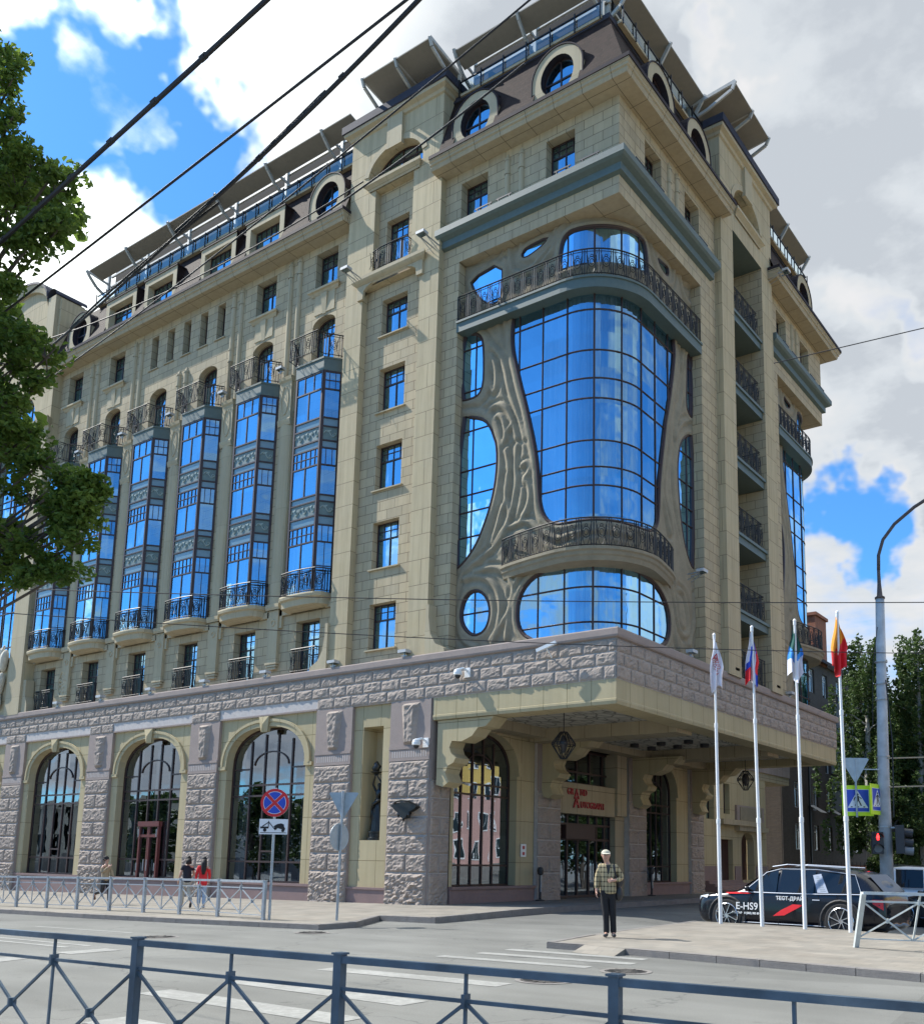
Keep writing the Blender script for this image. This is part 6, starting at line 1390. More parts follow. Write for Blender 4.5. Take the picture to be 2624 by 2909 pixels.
T = {'pel': ((0, 0, .95), (.165, .115)), 'wst': ((0, 0, 1.08), (.15, .11)), 'hpl': ((-.085, 0, .86), .098), 'knl': ((-.045, .02, .50), .078), 'cal': ((-.035, .0, .28), .07), 'anl': ((-.03, -.02, .065), .075), 'hpr': ((.085, 0, .86), .098), 'knr': ((.10, .02, .50), .078), 'car': ((.112, 0, .28), .07), 'anr': ((.12, -.02, .065), .075)}
skin_mesh(T, [('pel', 'wst'), ('pel', 'hpl'), ('hpl', 'knl'), ('knl', 'cal'), ('cal', 'anl'), ('pel', 'hpr'), ('hpr', 'knr'), ('knr', 'car'), ('car', 'anr')], 'trousers', 'black_cloth' if 'black_cloth' in M else plain('black_cloth', (.014, .014, .016), .9), man, X=X)
for q, (a, b) in enumerate((((-.03, -.06, .055), (-.08, .17, .045)), ((.12, -.06, .055), (.12, .17, .045)))):
    skin_mesh({'a': (a, (.052, .05)), 'm': (tuple((a[i]+b[i])/2 for i in range(3)), (.052, .045)), 'b': (b, (.048, .036))}, [('a', 'm'), ('m', 'b')], 'shoe', plain('shoe_leather', (.035, .035, .038), .5), man, X=X)
trn = lambda p: X @ Vector(p)
cp = MB(trn); vs = []; c0 = Vector((-.05, .015, 1.775)); n = 8
for i in range(n+1):
    t = PI/2*i/n
    for j in range(20): p = 2*PI*j/20; vs.append(c0+Vector((.103*math.cos(t)*math.cos(p),   .118*math.cos(t)*math.sin(p), .088*math.sin(t)-.004)))
cp.add(vs, [(i*20+j, i*20+(j+1) % 20, (i+1)*20+(j+1) % 20, (i+1)*20+j) for i in range(n) for j in range(20)])
cpo = cp.build('cap', plain('cap_cloth', (.46, .44, .34), .9), man, smooth=True)
br = MB(trn); n = 10
a = [c0+Vector((.098*math.cos(t), .11*math.sin(t), .012)) for t in [PI*.12+PI*.76*i/n for i in range(n+1)]]; b = [c0+Vector((.09*math.cos(t), .112+.085*math.sin(t), -.012)) for t in [PI*.12+PI*.76*i/n for i in range(n+1)]]
br.add(a+b, [(i, i+1, n+2+i, n+1+i) for i in range(n)]); br.add([v-Vector((0, 0, .006)) for v in a+b], [(i, i+1, n+2+i, n+1+i) for i in range(n)]); br.build('brim', plain('cap_brim', (.45, .44, .36), .9), cpo)
sh = MB(trn); sh.prism([(-.055, 1.53), (.045, 1.53), (-.005, 1.30)], lambda u, v, d: (u, .128-d, v), -.006, .01); sh.build('shirt', 'black', man)
bg_ = MB(trn); ellip(bg_, (.235, -.02, .92), (.085, .07, .16), 10); bag = bg_.build('shoulder_bag', 'black', smooth=True)
bag.name = 'shoulder_bag'; tag(bag, 'black shoulder bag hanging at the hip of the man in the plaid jacket', 'bag')
bs = MB(trn); bs.tube([(.24, -.02, 1.08), (.20, .10, 1.22), (.13, .14, 1.38), (.10, .06, 1.53), (.12, -.08, 1.5), (.22, -.12, 1.2), (.26, -.05, 1.08)], .013, 5); bs.build('strap', 'black', bag)
bk = MB(trn); ellip(bk, (.16, -.20, 1.22), (.2, .11, .24), 10); bko = bk.build('backpack', plain('pack_cloth', (.03, .03, .035), .6), smooth=True); tag(bko, 'dark backpack worn by the man in the plaid jacket', 'backpack')
bs = MB(trn); bs.tube([(.14, -.1, 1.45), (.13, .06, 1.54), (.14, .145, 1.40), (.17, .13, 1.2), (.2, -.08, 1.05)], .015, 5); bs.build('strap', 'black', bko)
# pedestrians on the far pavement
def walker(x, y, face, h, label, top, bot, hair, hairlong, pose, shoe=(.03, .03, .03), sleeve=True, extra=None):
    z = walk_z(x, y)+.005; S = h/1.75; Xm = basis(x, y, z, face) @ Matrix.Scale(S, 4)
    t = empty('person', (x, y, z), label, 'person')
    k1, k2 = pose['kn']; a1, a2 = pose['an']; el, wr = pose['arm']
    N = {'pel': ((0, 0, .95), (.10, .07)), 'sp': ((0, 0, 1.12), (.09, .065)), 'ch': ((0, 0, 1.32), (.11, .075)), 'nk0': ((0, 0, 1.45), (.06, .055)), 'nk': ((0, .01, 1.50), .047), 'hd0': ((0, .02, 1.56), (.06, .068)), 'hd1': ((0, .02, 1.63), (.072, .088)), 'hd2': ((0, .01, 1.69), (.06, .075)),
         'shl': ((-.155, 0, 1.40), .055), 'ell': (el[0], .04), 'wrl': (wr[0], .027), 'shr': ((.155, 0, 1.40), .055), 'elr': (el[1], .04), 'wrr': (wr[1], .027),
         'hpl': ((-.08, 0, .88), .06), 'knl': (k1, .05), 'anl': (a1, .038), 'tol': ((a1[0], a1[1]+.13*pose.get('t1', (1, 0))[0], a1[2]-.06+.13*pose.get('t1', (1, 0))[1]), .03),
         'hpr': ((.08, 0, .88), .06), 'knr': (k2, .05), 'anr': (a2, .038), 'tor': ((a2[0], a2[1]+.13, a2[2]-.055), .03)}
    E = [('pel', 'sp'), ('sp', 'ch'), ('ch', 'nk0'), ('nk0', 'nk'), ('nk', 'hd0'), ('hd0', 'hd1'), ('hd1', 'hd2'), ('ch', 'shl'), ('shl', 'ell'), ('ell', 'wrl'), ('ch', 'shr'), ('shr', 'elr'), ('elr', 'wrr'), ('pel', 'hpl'), ('hpl', 'knl'), ('knl', 'anl'), ('anl', 'tol'), ('pel', 'hpr'), ('hpr', 'knr'), ('knr', 'anr'), ('anr', 'tor')]
    N1 = dict(N)
    for kk, ts in (('wrl', -1), ('wrr', 1)):
        e = Vector(N['el'+kk[-1]][0]); w = Vector(N[kk][0]); hand_nodes(N, E, kk, w, w-e, (1 if kk[-1] == 'l' else -1, .1, 0), .35, thumbside=ts)
    skin_mesh(N, E, 'body', SKIN, t, X=Xm)
    head_parts(t, Xm, (0, .02, 1.635), (0, 1, 0), (0, 0, 1), SKIN, None, R_=.09)
    J = grow(['shl', 'shr', 'ell', 'elr'], 1.28, N1); J['ch'] = ((0, 0, 1.32), (.175, .115)); J['sp'] = ((0, 0, 1.12), (.15, .11)); J['pel'] = ((0, 0, pose.get('hem', .93)), (.175, .13)); J['nk0'] = ((0, -.01, 1.44), (.07, .065)); J['hem'] = ((0, 0, pose.get('hem', .93)-.09), (.17, .125))
    Ej = [('ch', 'sp'), ('sp', 'pel'), ('pel', 'hem'), ('ch', 'nk0'), ('ch', 'shl'), ('ch', 'shr'), ('shl', 'ell'), ('shr', 'elr')]
    if sleeve: J['wrl'] = (N1['wrl'][0], .042); J['wrr'] = (N1['wrr'][0], .042); Ej += [('ell', 'wrl'), ('elr', 'wrr')]
    else:
        for q in ('l', 'r'): J['el'+q] = (tuple(N1['sh'+q][0][i]*.45+N1['el'+q][0][i]*.55 for i in range(3)), .062)
    skin_mesh(J, Ej, 'top', top, t, X=Xm)
    T = {'pel': ((0, 0, .93), (.145, .10)), 'wst': ((0, 0, 1.04), (.13, .09)), 'hpl': ((-.08, 0, .86), .098), 'knl': (k1, .078), 'anl': ((a1[0], a1[1], a1[2]+.03), .062), 'hpr': ((.08, 0, .86), .098), 'knr': (k2, .078), 'anr': ((a2[0], a2[1], a2[2]+.03), .062)}
    skin_mesh(T, [('pel', 'wst'), ('pel', 'hpl'), ('hpl', 'knl'), ('knl', 'anl'), ('pel', 'hpr'), ('hpr', 'knr'), ('knr', 'anr')], 'trousers', bot, t, X=Xm)
    sm_ = plain('shoe', shoe, .6)
    for a, (ty, tz) in ((a1, pose.get('t1', (1, 0))), (a2, (1, 0))):
        p0 = (a[0], a[1]-.05*ty, a[2]-.03-.02*tz); p1 = (a[0], a[1]+.15*ty, a[2]-.045+.15*tz)
        skin_mesh({'a': (p0, (.045, .042)), 'm': (tuple((p0[i]+p1[i])/2 for i in range(3)), (.045, .038)), 'b': (p1, (.04, .03))}, [('a', 'm'), ('m', 'b')], 'shoe', sm_, t, X=Xm)
    hm = MB(lambda p: Xm @ Vector(p)); ellip(hm, (0, -.018, 1.665), (.095, .105, .108), 10)
    if hairlong: hm.tube([(0, -.07, 1.66), (0, -.115, 1.5), (0, -.13, 1.3), (.01, -.125, 1.15)][:hairlong+1], [.09, .1, .085, .04][:hairlong+1], 10)
    else:
        for q in range(24):
            a = random.uniform(0, 2*PI); b = random.uniform(-.2, 1.4); ellip(hm, (.085*math.cos(a)*math.cos(b), -.03+.09*math.sin(a)*math.cos(b), 1.665+.09*math.sin(b)), (.032, .032, .032), 4)
    hm.build('hair', plain('hair', hair, .7), t, smooth=True)
    return t, Xm
t1, X1 = walker(-17.0, -6.2, (.95, .25), 1.66, 'woman with dark curly hair, beige shawl and black trousers walking past a granite pier', plain('beige_shawl', (.36, .28, .18), .9), 'black', (.015, .012, .012), 0,
    dict(kn=((-.09, .0, .50), (.09, .16, .50)), an=((-.09, -.34, .36), (.10, .16, .09)), t1=(.25, -1.), arm=(((-.23, .04, 1.16), (.22, .1, 1.16)), ((-.12, .22, 1.36), (.2, .2, 1.02)))), shoe=(.16, .07, .03))
m_ = MB(lambda p: X1 @ Vector(p)); ellip(m_, (.28, -.02, .86), (.07, .15, .17), 10); bo = m_.build('handbag', 'black', smooth=True); tag(bo, 'black handbag hanging from the walking woman with curly hair', 'bag')
m_ = MB(lambda p: X1 @ Vector(p)); m_.tube([(.28, -.12, .98), (.2, -.05, 1.4), (.28, .1, .98)], .01, 5); m_.build('strap', 'black', bo)
t2, X2 = walker(-12.5, -6.1, (-.92, .38), 1.66, 'woman seen from behind in a navy T-shirt and cream trousers walking along the railing', plain('navy_shirt', (.02, .022, .032), .9), plain('cream_trousers', (.46, .42, .34), .9), (.02, .015, .012), 1,
    dict(kn=((-.09, -.06, .50), (.09, .16, .50)), an=((-.09, -.36, .22), (.09, .12, .09)), t1=(.4, -1.), arm=(((-.24, .06, 1.15), (.23, -.02, 1.15)), ((-.20, .28, 1.05), (.25, .1, .93)))), sleeve=False)
t3, X3 = walker(-11.95, -5.9, (-.85, .52), 1.64, 'woman with long black hair in a red jacket and light blue jeans seen from behind', plain('red_jacket', (.70, .025, .03), .8), plain('pale_jeans', (.36, .45, .56), .9), (.012, .01, .01), 3,
    dict(kn=((-.08, .04, .50), (.08, .05, .50)), an=((-.08, -.06, .09), (.08, .12, .09)), arm=(((-.22, .0, 1.14), (.22, .0, 1.14)), ((-.22, .12, .94), (.22, .12, .94))), hem=.82), shoe=(.5, .5, .5))
# statue in the niche: bronze torch bearer
def statue():
    Xs = Matrix.Translation((-10.5, .52, 2.36)); t = empty('statue', (-10.5, .52, 2.36), 'dark bronze statue of a draped woman raising a torch in the wall niche', 'statue')
    m_ = MB(); m_.lathe((-10.5, .52, 2.36), [(.36, 0), (.36, .1), (.30, .12), (.30, .26), (.33, .28), (.33, .34)], 20); m_.build('pedestal', 'bronze', t)
    z = .34
    N = {'pel': ((.03, 0, z+1.02), (.14, .1)), 'sp': ((-.01, 0, z+1.2), (.10, .08)), 'ch': ((.03, 0, z+1.42), (.14, .09)), 'nk': ((.05, 0, z+1.60), .045), 'hd': ((.05, -.02, z+1.72), (.075, .085)), 'h2': ((.05, 0, z+1.80), .06),
         'shl': ((-.12, 0, z+1.50), .05), 'ell': ((-.22, -.08, z+1.74), .042), 'wrl': ((-.07, -.14, z+2.02), .028), 'shr': ((.19, 0, z+1.50), .05), 'elr': ((.23, -.08, z+1.80), .042), 'wrr': ((.06, -.14, z+2.02), .028),
         'hpl': ((-.06, 0, z+.92), .09), 'knl': ((-.04, -.12, z+.5), .075), 'anl': ((-.1, 0, z+.1), .05), 'hpr': ((.11, 0, z+.92), .09), 'knr': ((.12, 0, z+.5), .075), 'anr': ((.12, 0, z+.1), .05)}
    E = [('pel', 'sp'), ('sp', 'ch'), ('ch', 'nk'), ('nk', 'hd'), ('hd', 'h2'), ('ch', 'shl'), ('shl', 'ell'), ('ell', 'wrl'), ('ch', 'shr'), ('shr', 'elr'), ('elr', 'wrr'), ('pel', 'hpl'), ('hpl', 'knl'), ('knl', 'anl'), ('pel', 'hpr'), ('hpr', 'knr'), ('knr', 'anr')]
    for kk, ts in (('wrl', 1), ('wrr', -1)): hand_nodes(N, E, kk, Vector(N[kk][0]), (0, 0, 1), (0, -.3, .9), .3, thumbside=ts)
    skin_mesh(N, E, 'body', 'bronze', t, X=Xs)
    m_ = MB(lambda p: Xs @ Vector(p)); n = 40; vs = []; prof = [(.30, 0.), (.27, .25), (.22, .6), (.2, .85), (.17, 1.05), (.13, 1.2)]
    for r, zz in prof:
        for j in range(n): a = 2*PI*j/n; q = r*(1+.10*math.sin(a*9+zz*3)); vs.append((.02+q*math.cos(a), q*.75*math.sin(a), z+zz))
    m_.add(vs, [(i*n+j, i*n+(j+1) % n, (i+1)*n+(j+1) % n, (i+1)*n+j) for i in range(len(prof)-1) for j in range(n)])
    m_.tube([(-.2, -.05, z+.75), (-.05, -.2, z+1.0), (.16, -.18, z+1.12), (.24, 0, z+1.2)], [.05, .06, .055, .04], 8); m_.tube([(-.22, -.02, z+.3), (-.24, -.04, z+.6), (-.18, -.08, z+.95)], [.05, .07, .05], 8)
    m_.build('drapery', 'bronze', t, smooth=True)
    m_ = MB(lambda p: Xs @ Vector(p)); m_.lathe((0, -.14, z+2.1), [(.05, 0), (.2, .08), (.24, .1), (.1, .12)], 16)
    m_.tube([(0, -.14, z+2.2), (-.06, -.14, z+2.32), (.05, -.14, z+2.42), (-.03, -.14, z+2.52), (.01, -.14, z+2.6)], [.11, .15, .14, .1, .03], 10); m_.build('torch_bowl', 'bronze', t, smooth=True)
statue()

# ------------------------------------------------------------------ road signs
def disc(m_, c, r, nrm, th, n=32):
    c = Vector(c); nrm = Vector(nrm).normalized(); a = nrm.cross(Vector((0, 0, 1))).normalized(); b = Vector((0, 0, 1))
    ring = [c+a*(r*math.cos(2*PI*j/n))+b*(r*math.sin(2*PI*j/n)) for j in range(n)]
    m_.add([p-nrm*th/2 for p in ring]+[p+nrm*th/2 for p in ring], [tuple(range(n)), tuple(range(n, 2*n))[::-1]]+[(j, (j+1) % n, (j+1) % n+n, j+n) for j in range(n)])
def plate(m_, c, poly, nrm, th, off=0.):      # poly in (u,v): u to the right when looking at the face
    c = Vector(c); nrm = Vector(nrm).normalized(); b = Vector((0, 0, 1)); a = b.cross(nrm).normalized()
    m_.prism(poly, lambda u, v, d: tuple(c+a*u+b*v+nrm*d), off, off+th)
SB = plain('sign_blue', (.02, .07, .50), .35, vary=.03); SW = plain('sign_white', (.78, .79, .80), .35, vary=.03); SR = plain('sign_red', (.60, .02, .03), .35, vary=.03); SY = plain('sign_lime', (.60, .85, .02), .4, vary=.03); SK = plain('sign_black', (.01, .01, .012), .5, vary=0)
def circ(r, n=32, a0=0, a1=2*PI, c=(0, 0)): return [(c[0]+r*math.cos(a0+(a1-a0)*j/n), c[1]+r*math.sin(a0+(a1-a0)*j/n)) for j in range(n)]
bx, by = -5.45, -8.6; bz = walk_z(bx, by); nv = Vector((.62, -.78, 0)).normalized()
t = empty('no_stopping_sign', (bx, by, bz), 'round red and blue no-stopping sign over a white tow-away plate by the railing end', 'road sign')
m_ = MB(); m_.tube([(bx, by, bz-.1), (bx-.02, by, bz+3.45)], .035, 8); m_.build('post', 'galv', t)
c = Vector((bx-.02, by, bz+3.05))+nv*.06
m_ = MB(); plate(m_, c, circ(.37), nv, .012); dsc = m_.build('sign_disc', SR, t)
m_ = MB(); plate(m_, c, circ(.372), nv, .008, -.006); plate(m_, c, [(.36*x, .36*y) for x, y in ()] or circ(.0001), nv, .001); m_.build('sign_rim', SW, dsc)
m_ = MB(); m2 = MB()
for q in range(4):
    a0 = PI/4+q*PI/2
    sect = [(.055*math.cos(a0+PI/4)*1.2, .055*math.sin(a0+PI/4)*1.2)]+circ(.285, 8, a0+.17, a0+PI/2-.17)+[(.285*math.cos(a0+PI/2-.17), .285*math.sin(a0+PI/2-.17))]
    plate(m_, c, sect, nv, .004, .017)
    cx2, cy2 = .16*math.cos(a0+PI/4), .16*math.sin(a0+PI/4)
    plate(m2, c, [(cx2+(x-cx2)*1.1, cy2+(y-cy2)*1.1) for x, y in sect], nv, .003, .013)
m_.build('sign_field', SB, dsc); m2.build('sign_border', SW, dsc)
c = Vector((bx-.02, by, bz+2.42))+nv*.06
m_ = MB(); plate(m_, c, rect(-.37, .37, -.2, .2), nv, .01); pl = m_.build('tow_plate', SW, t)
m_ = MB()
plate(m_, c, rect(-.34, .34, -.165, -.15), nv, .003, .011)
plate(m_, c, [(-.34, -.05), (-.13, -.05), (-.12, .0), (-.34, .0)], nv, .003, .011); plate(m_, c, circ(.045, 12, c=(-.22, -.09)), nv, .003, .015)
plate(m_, c, [(-.3, .01), (-.14, .12), (-.12, .11), (-.27, -.0)], nv, .003, .0145); plate(m_, c, [(-.14, .15), (-.12, .15), (-.12, -.02), (-.14, -.02)], nv, .003, .012); plate(m_, c, [(-.12, .13), (.06, -.08), (.05, -.1), (-.13, .11)], nv, .003, .013)
plate(m_, c, [(.0, .0), (.05, -.02), (.3, -.09), (.31, -.04), (.28, .0), (.27, .06), (.2, .09), (.1, .07), (.03, .03)], nv, .003, .011)
plate(m_, c, circ(.04, 12, c=(.06, -.04)), nv, .003, .016); plate(m_, c, circ(.04, 12, c=(.25, -.1)), nv, .003, .016)
m_.build('tow_pictogram', SK, pl)
bx, by = -3.9, -7.7; bz = walk_z(bx, by)
t = empty('give_way_sign', (bx, by, bz), 'grey backs of a triangle and a round sign on a leaning post at the kerb', 'road sign')
m_ = MB(); m_.tube([(bx, by, bz-.1), (bx+.03, by, bz+3.35)], .035, 8); m_.build('post', 'galv', t)
nb = Vector((-.45, .89, 0)).normalized(); c = Vector((bx+.03, by, bz+2.95))+nb*.05
SG = plain('sign_back', (.36, .42, .45), .5, metal=.3)
m_ = MB(); plate(m_, c, [(-.4, .34), (.4, .34), (.37, .37), (-.37, .37)], nb, .01); plate(m_, c, [(-.4, .34), (.0, -.36), (.4, .34)], nb, .01); m_.build('triangle_plate', SG, t)
m_ = MB(); plate(m_, Vector((bx+.02, by, bz+2.15))+Vector((-1., -.07, 0)).normalized()*.05, circ(.36), Vector((-1., -.07, 0)), .012); m_.build('round_plate', SG, t)
# flagpoles
def flagcloth(m_mats, top, h, w, name, par, colf, seed):
    nu, nv_ = 14, 30; mb = MB(); vs = []; fm = []
    for j in range(nv_+1):
        fv = j/nv_
        for i in range(nu+1):
            fu = i/nu; ww = w*(.30+.70*min(1., fv*2.2))
            x = ww*(fu-.42*min(1., fv*1.6)); fold = .09*math.sin(fu*15+seed+fv*1.5)*(.3+fv)+.03
            z = -h*(fv*(1-.10*abs(fu-.6)))-.35*fu*(1-fv)-.12*fv*math.sin(fu*7+seed)
            vs.append(Vector(top)+Vector((.818*(x-.05*seed % .1), .575*x, z))+Vector((.575, -.818, 0))*fold)
    fs = [(j*(nu+1)+i, j*(nu+1)+i+1, (j+1)*(nu+1)+i+1, (j+1)*(nu+1)+i) for j in range(nv_) for i in range(nu)]
    mb.add(vs, fs); o = mb.build(name, m_mats, par, smooth=True)
    for j in range(nv_):
        for i in range(nu): o.data.polygons[j*nu+i].material_index = colf((i+.5)/nu, (j+.5)/nv_)
    return o
FW_ = plain('flag_white', (.80, .78, .82), .8, vary=.03); FB = plain('flag_blue', (.02, .07, .5), .8, vary=.03); FR = plain('flag_red', (.75, .02, .03), .8, vary=.03); FG = plain('flag_green', (.01, .09, .07), .8, vary=.03); FO = plain('flag_orange', (.85, .30, .02), .8, vary=.03); FLB = plain('flag_lightblue', (.05, .30, .75), .8, vary=.03); FD = plain('flag_darkred', (.55, .02, .02), .8)
flags = [((3.84, -1.08), (3.80, -1.12), 'tall white pole with the white hotel flag bearing red letters, leftmost of the four', [FW_], lambda u, v: 0),
         ((5.10, -1.32), (5.03, -1.4), 'tall white pole with a hanging white, blue and red striped flag', [FW_, FB, FR], lambda u, v: 0 if u*1.1+v*.55 < .50 and v < .85 or (u < .3 and v < .6) or .52 < u < .68 else (1 if (u*1.1+v*.4 < .95) else 2) if v < .72 else (2 if u < .62 else 1)),
         ((6.28, -1.47), (6.26, -1.5), 'tall white pole with a hanging flag, dark green above blue and white', [FG, FLB, FW_], lambda u, v: 0 if v < .42+.12*math.sin(u*5) else (1 if v < .60+.1*math.sin(u*4+1) else 2)),
         ((7.49, -1.72), (7.46, -1.75), 'tall white pole with a hanging orange and dark red flag, rightmost of the four', [FO, FR, FD], lambda u, v: 0 if (v+.4*u < .62) or (u < .3 and v < .7) else (1 if u > .4 else 2))]
for i, ((x, y), (tx, ty), lab, mats, cf_) in enumerate(flags):
    z0 = .12+gz(x, -2.); t = empty('flagpole', (x, y, z0), lab, 'flagpole', 'flagpoles on the paved island'); zt = 8.05
    at = lambda z: (x+(tx-x)*(z-z0)/(zt-z0), y+(ty-y)*(z-z0)/(zt-z0), z)
    m_ = MB()
    for za, zb, r in ((z0, z0+2.75, .052), (z0+2.75, z0+5.4, .042), (z0+5.4, zt, .033)): m_.tube([at(za), at(zb)], r, 10); m_.tube([at(zb-.08), at(zb+.05)], r+.008, 10)
    m_.lathe(at(zt), [(.035, 0), (.05, .03), (.035, .07), (.01, .09)], 8); m_.build('pole', 'white', t)
    fl = tag(flagcloth(mats, at(zt-.05), 1.5, .36, 'flag', None, cf_, i*1.7), ['white hotel flag with red letters hanging limp', 'white, blue and red striped flag hanging limp', 'flag with dark green, blue and white hanging limp', 'orange and dark red flag hanging limp'][i], 'flag', 'flags on the four poles')
    if i == 0:
        base = Vector(at(zt-.12))+Vector((.575, -.818, 0))*.09
        R2 = Matrix(((.818, 0, .575), (.575, 0, -.818), (0, 1, 0)))
        import mathutils
        R3 = R2 @ Matrix.Rotation(math.radians(-76), 3, 'Z')
        for txt, sz, dx, dz in (('AND', .15, -.02, -.55), ('UTOGRA', .12, -.10, -.55)):
            text_obj(txt, sz, base+Vector((.818*dx, .575*dx, dz)), R3, 'red', fl, 'flag_lettering', ext=.002)
        text_obj('A', .30, base+Vector((-.818*.10, -.575*.10, -.58)), R2 @ Matrix.Rotation(math.radians(-14), 3, 'Z'), 'red', fl, 'flag_lettering', ext=.002)
# railings
RAILP = plain('railing_paint', (.07, .105, .14), .55, vary=.35, scale=3., bump=.1); RAILG = plain('grey_railing_paint', (.33, .36, .38), .5, vary=.15); RAILW = plain('pale_railing_paint', (.50, .54, .53), .5, vary=.15)
def x_fence(p0, p1, z0, z1, h, mat, root, sec, w=.055, post=True, lean=(0, 0)):
    """one panel: top rail, second rail, middle stay, X bars with node plates"""
    a = Vector((*p0, z0)); b = Vector((*p1, z1)); L = (b-a); up = Vector((0, 0, 1))
    def pt(f, v): return a+L*f+up*(v*h)
    m_ = MB(); m_.bar(pt(0, .97), pt(1, .97), w*1.1, w*.95); o = m_.build('top_rail', mat, root)
    m_ = MB(); r = w*.5
    m_.bar(pt(0, .80), pt(1, .80), r); m_.bar(pt(0, .12), pt(1, .12), r*.7)
    m_.bar(pt(.5, .12), pt(.5, .95), r*.8)
    for f0, f1 in ((0, .5), (.5, 1)):
        m_.bar(pt(f0, .79), pt(f1, .13), r*.85); m_.bar(pt(f0, .13), pt(f1, .79), r*.85)
        c = pt((f0+f1)/2, .46); m_.bar(c-up*w*.75, c+up*w*.75, w*1.5, w*.4, up=L)
    c = pt(.5, .80); m_.bar(c-up*w*.9, c+up*w*.9, w*1.5, w*.5, up=L)
    m_.build('lattice', mat, root)
def fence(pts, hf, h, mat, label, w=.055, group=None, name='railing'):
    t = empty(name, (*pts[0], hf(*pts[0])), label, 'railing', group)
    for i, p in enumerate(pts):
        z = hf(*p); m_ = MB(); m_.bar((p[0], p[1], z), (p[0], p[1], z+h), w*1.35, w*1.35, up=(pts[1][0]-pts[0][0], pts[1][1]-pts[0][1], 0)); m_.bar((p[0], p[1], z+h), (p[0], p[1], z+h+.012), w*1.8, w*1.8); m_.build('post', mat, t)
        if i+1 < len(pts): x_fence(p, pts[i+1], z, hf(*pts[i+1]), h, mat, t, i, w)
    return t
d = Vector((11.89-7.92, -20.82+21.2)).normalized(); p0 = Vector((7.92, -21.2))
fence([tuple(p0+d*(2.0*i)) for i in range(-1, 4)], lambda x, y: 0.0, 1.10, RAILP, 'blue-grey street railing with crossed bars in the immediate foreground', w=.047)
fp = [(-21.2, -8.95), (-19.6, -8.8), (-18.0, -8.7), (-16.4, -8.55), (-14.8, -8.45), (-13.15, -8.35), (-11.45, -8.3), (-9.7, -8.3), (-7.9, -8.35), (-5.62, -8.66)]
fence(fp, walk_z, 1.02, RAILG, 'light grey railing with crossed bars along the far pavement', w=.06)
# right railing, its first post leaning
t = empty('railing', (8.83, -5.92, .12), 'pale railing with a leaning end post on the paved island at the right edge', 'railing')
pb = Vector((8.83, -5.92, .05)); ptp = Vector((9.18, -6.45, 1.2)); dirr = Vector((.97, .24, 0))
m_ = MB(); m_.bar(pb, ptp, .09, .09); m_.build('post', RAILW, t)
def rr(f, v): 
    base = pb.lerp(ptp, v); return base+dirr*(f*2.05*(1-.0*v))
m_ = MB(); m_.bar(rr(0, 1.), rr(2, 1.), .07, .055); m_.build('top_rail', RAILW, t)
m_ = MB(); m_.bar(rr(0, .86), rr(2, .86), .035); m_.bar(rr(0, .22), rr(2, .22), .022)
for q in (0, 1):
    m_.bar(rr(q+.5, 1.), rr(q+.5, .22), .03)
    for f in (0, .5): m_.bar(rr(q+f, .86), rr(q+f+.5, .22), .03); m_.bar(rr(q+f, .22), rr(q+f+.5, .86), .03); c = rr(q+f+.25, .54); m_.bar(c-Vector((0, 0, .045)), c+Vector((0, 0, .045)), .09, .03)
    c = rr(q+.5, .86); m_.bar(c-Vector((0, 0, .05)), c+Vector((0, 0, .05)), .09, .035)
m_.build('lattice', RAILW, t)
m_ = MB(); m_.bar(rr(1, 0), rr(1, 1), .07); m_.build('post', RAILW, t)

# ------------------------------------------------------------------ lamp column with signals and signs
cx_, cy_ = 6.42, 5.75; t = empty('street_lamp', (cx_, cy_, 0), 'thick grey painted lamp column with a curved dark steel arm at the right edge', 'street lamp')
CONC = plain('painted_concrete', (.42, .44, .45), .7, vary=.22, scale=2.5, bump=.15)
m_ = MB(); m_.tube([(cx_, cy_, -.3), (6.55, 5.4, 4.2), (6.78, 5.05, 10.2)], [.215, .18, .135], 18); m_.build('column', CONC, t, smooth=True)
m_ = MB(); m_.lathe((6.78, 5.05, 10.15), [(.16, 0), (.16, .05), (.09, .1), (.06, .5), (.05, 1.0)], 12)
m_.tube([(6.78, 5.05, 11.1), (6.8, 5.05, 11.6), (6.95, 5.08, 12.1), (7.3, 5.2, 12.6), (7.9, 5.35, 13.1), (9.1, 5.6, 13.8), (9.8, 5.8, 14.1)], .055, 8); m_.build('arm', plain('rusty_steel', (.07, .055, .05), .6), t, smooth=True)
m_ = MB(); m_.box(9.6, 10.3, 5.6, 5.95, 14.05, 14.2); m_.build('lamp_head', 'lampgrey', t)
m_ = MB()
for z in (5.1, 8.1, 7.4, 6.9, 2.9): m_.lathe((6.55+(z-4.2)*.037, 5.4-(z-4.2)*.058, z), [(.20, 0), (.20, .04), (.15, .04)], 16)
m_.build('band', 'galv', t)
m_ = MB()
for s in (0, 1): m_.bar((6.75, 5.25, 5.05-.9*s), (7.75, 5.95, 5.1-.9*s), .04)
m_.bar((7.75, 5.95, 5.1), (7.75, 5.95, 4.2), .04); m_.build('bracket', plain('rusty_frame', (.38, .30, .2), .7), t)
m_ = MB(); m_.tube([(6.86, 5.0, 7.5), (6.95, 5.1, 5.5), (6.9, 5.05, 3.2)], .02, 5); m_.tube([(6.4, 5.0, 6.0), (6.5, 4.95, 8.0), (6.7, 4.9, 9.2)], .012, 5); m_.build('cable', 'black', t)
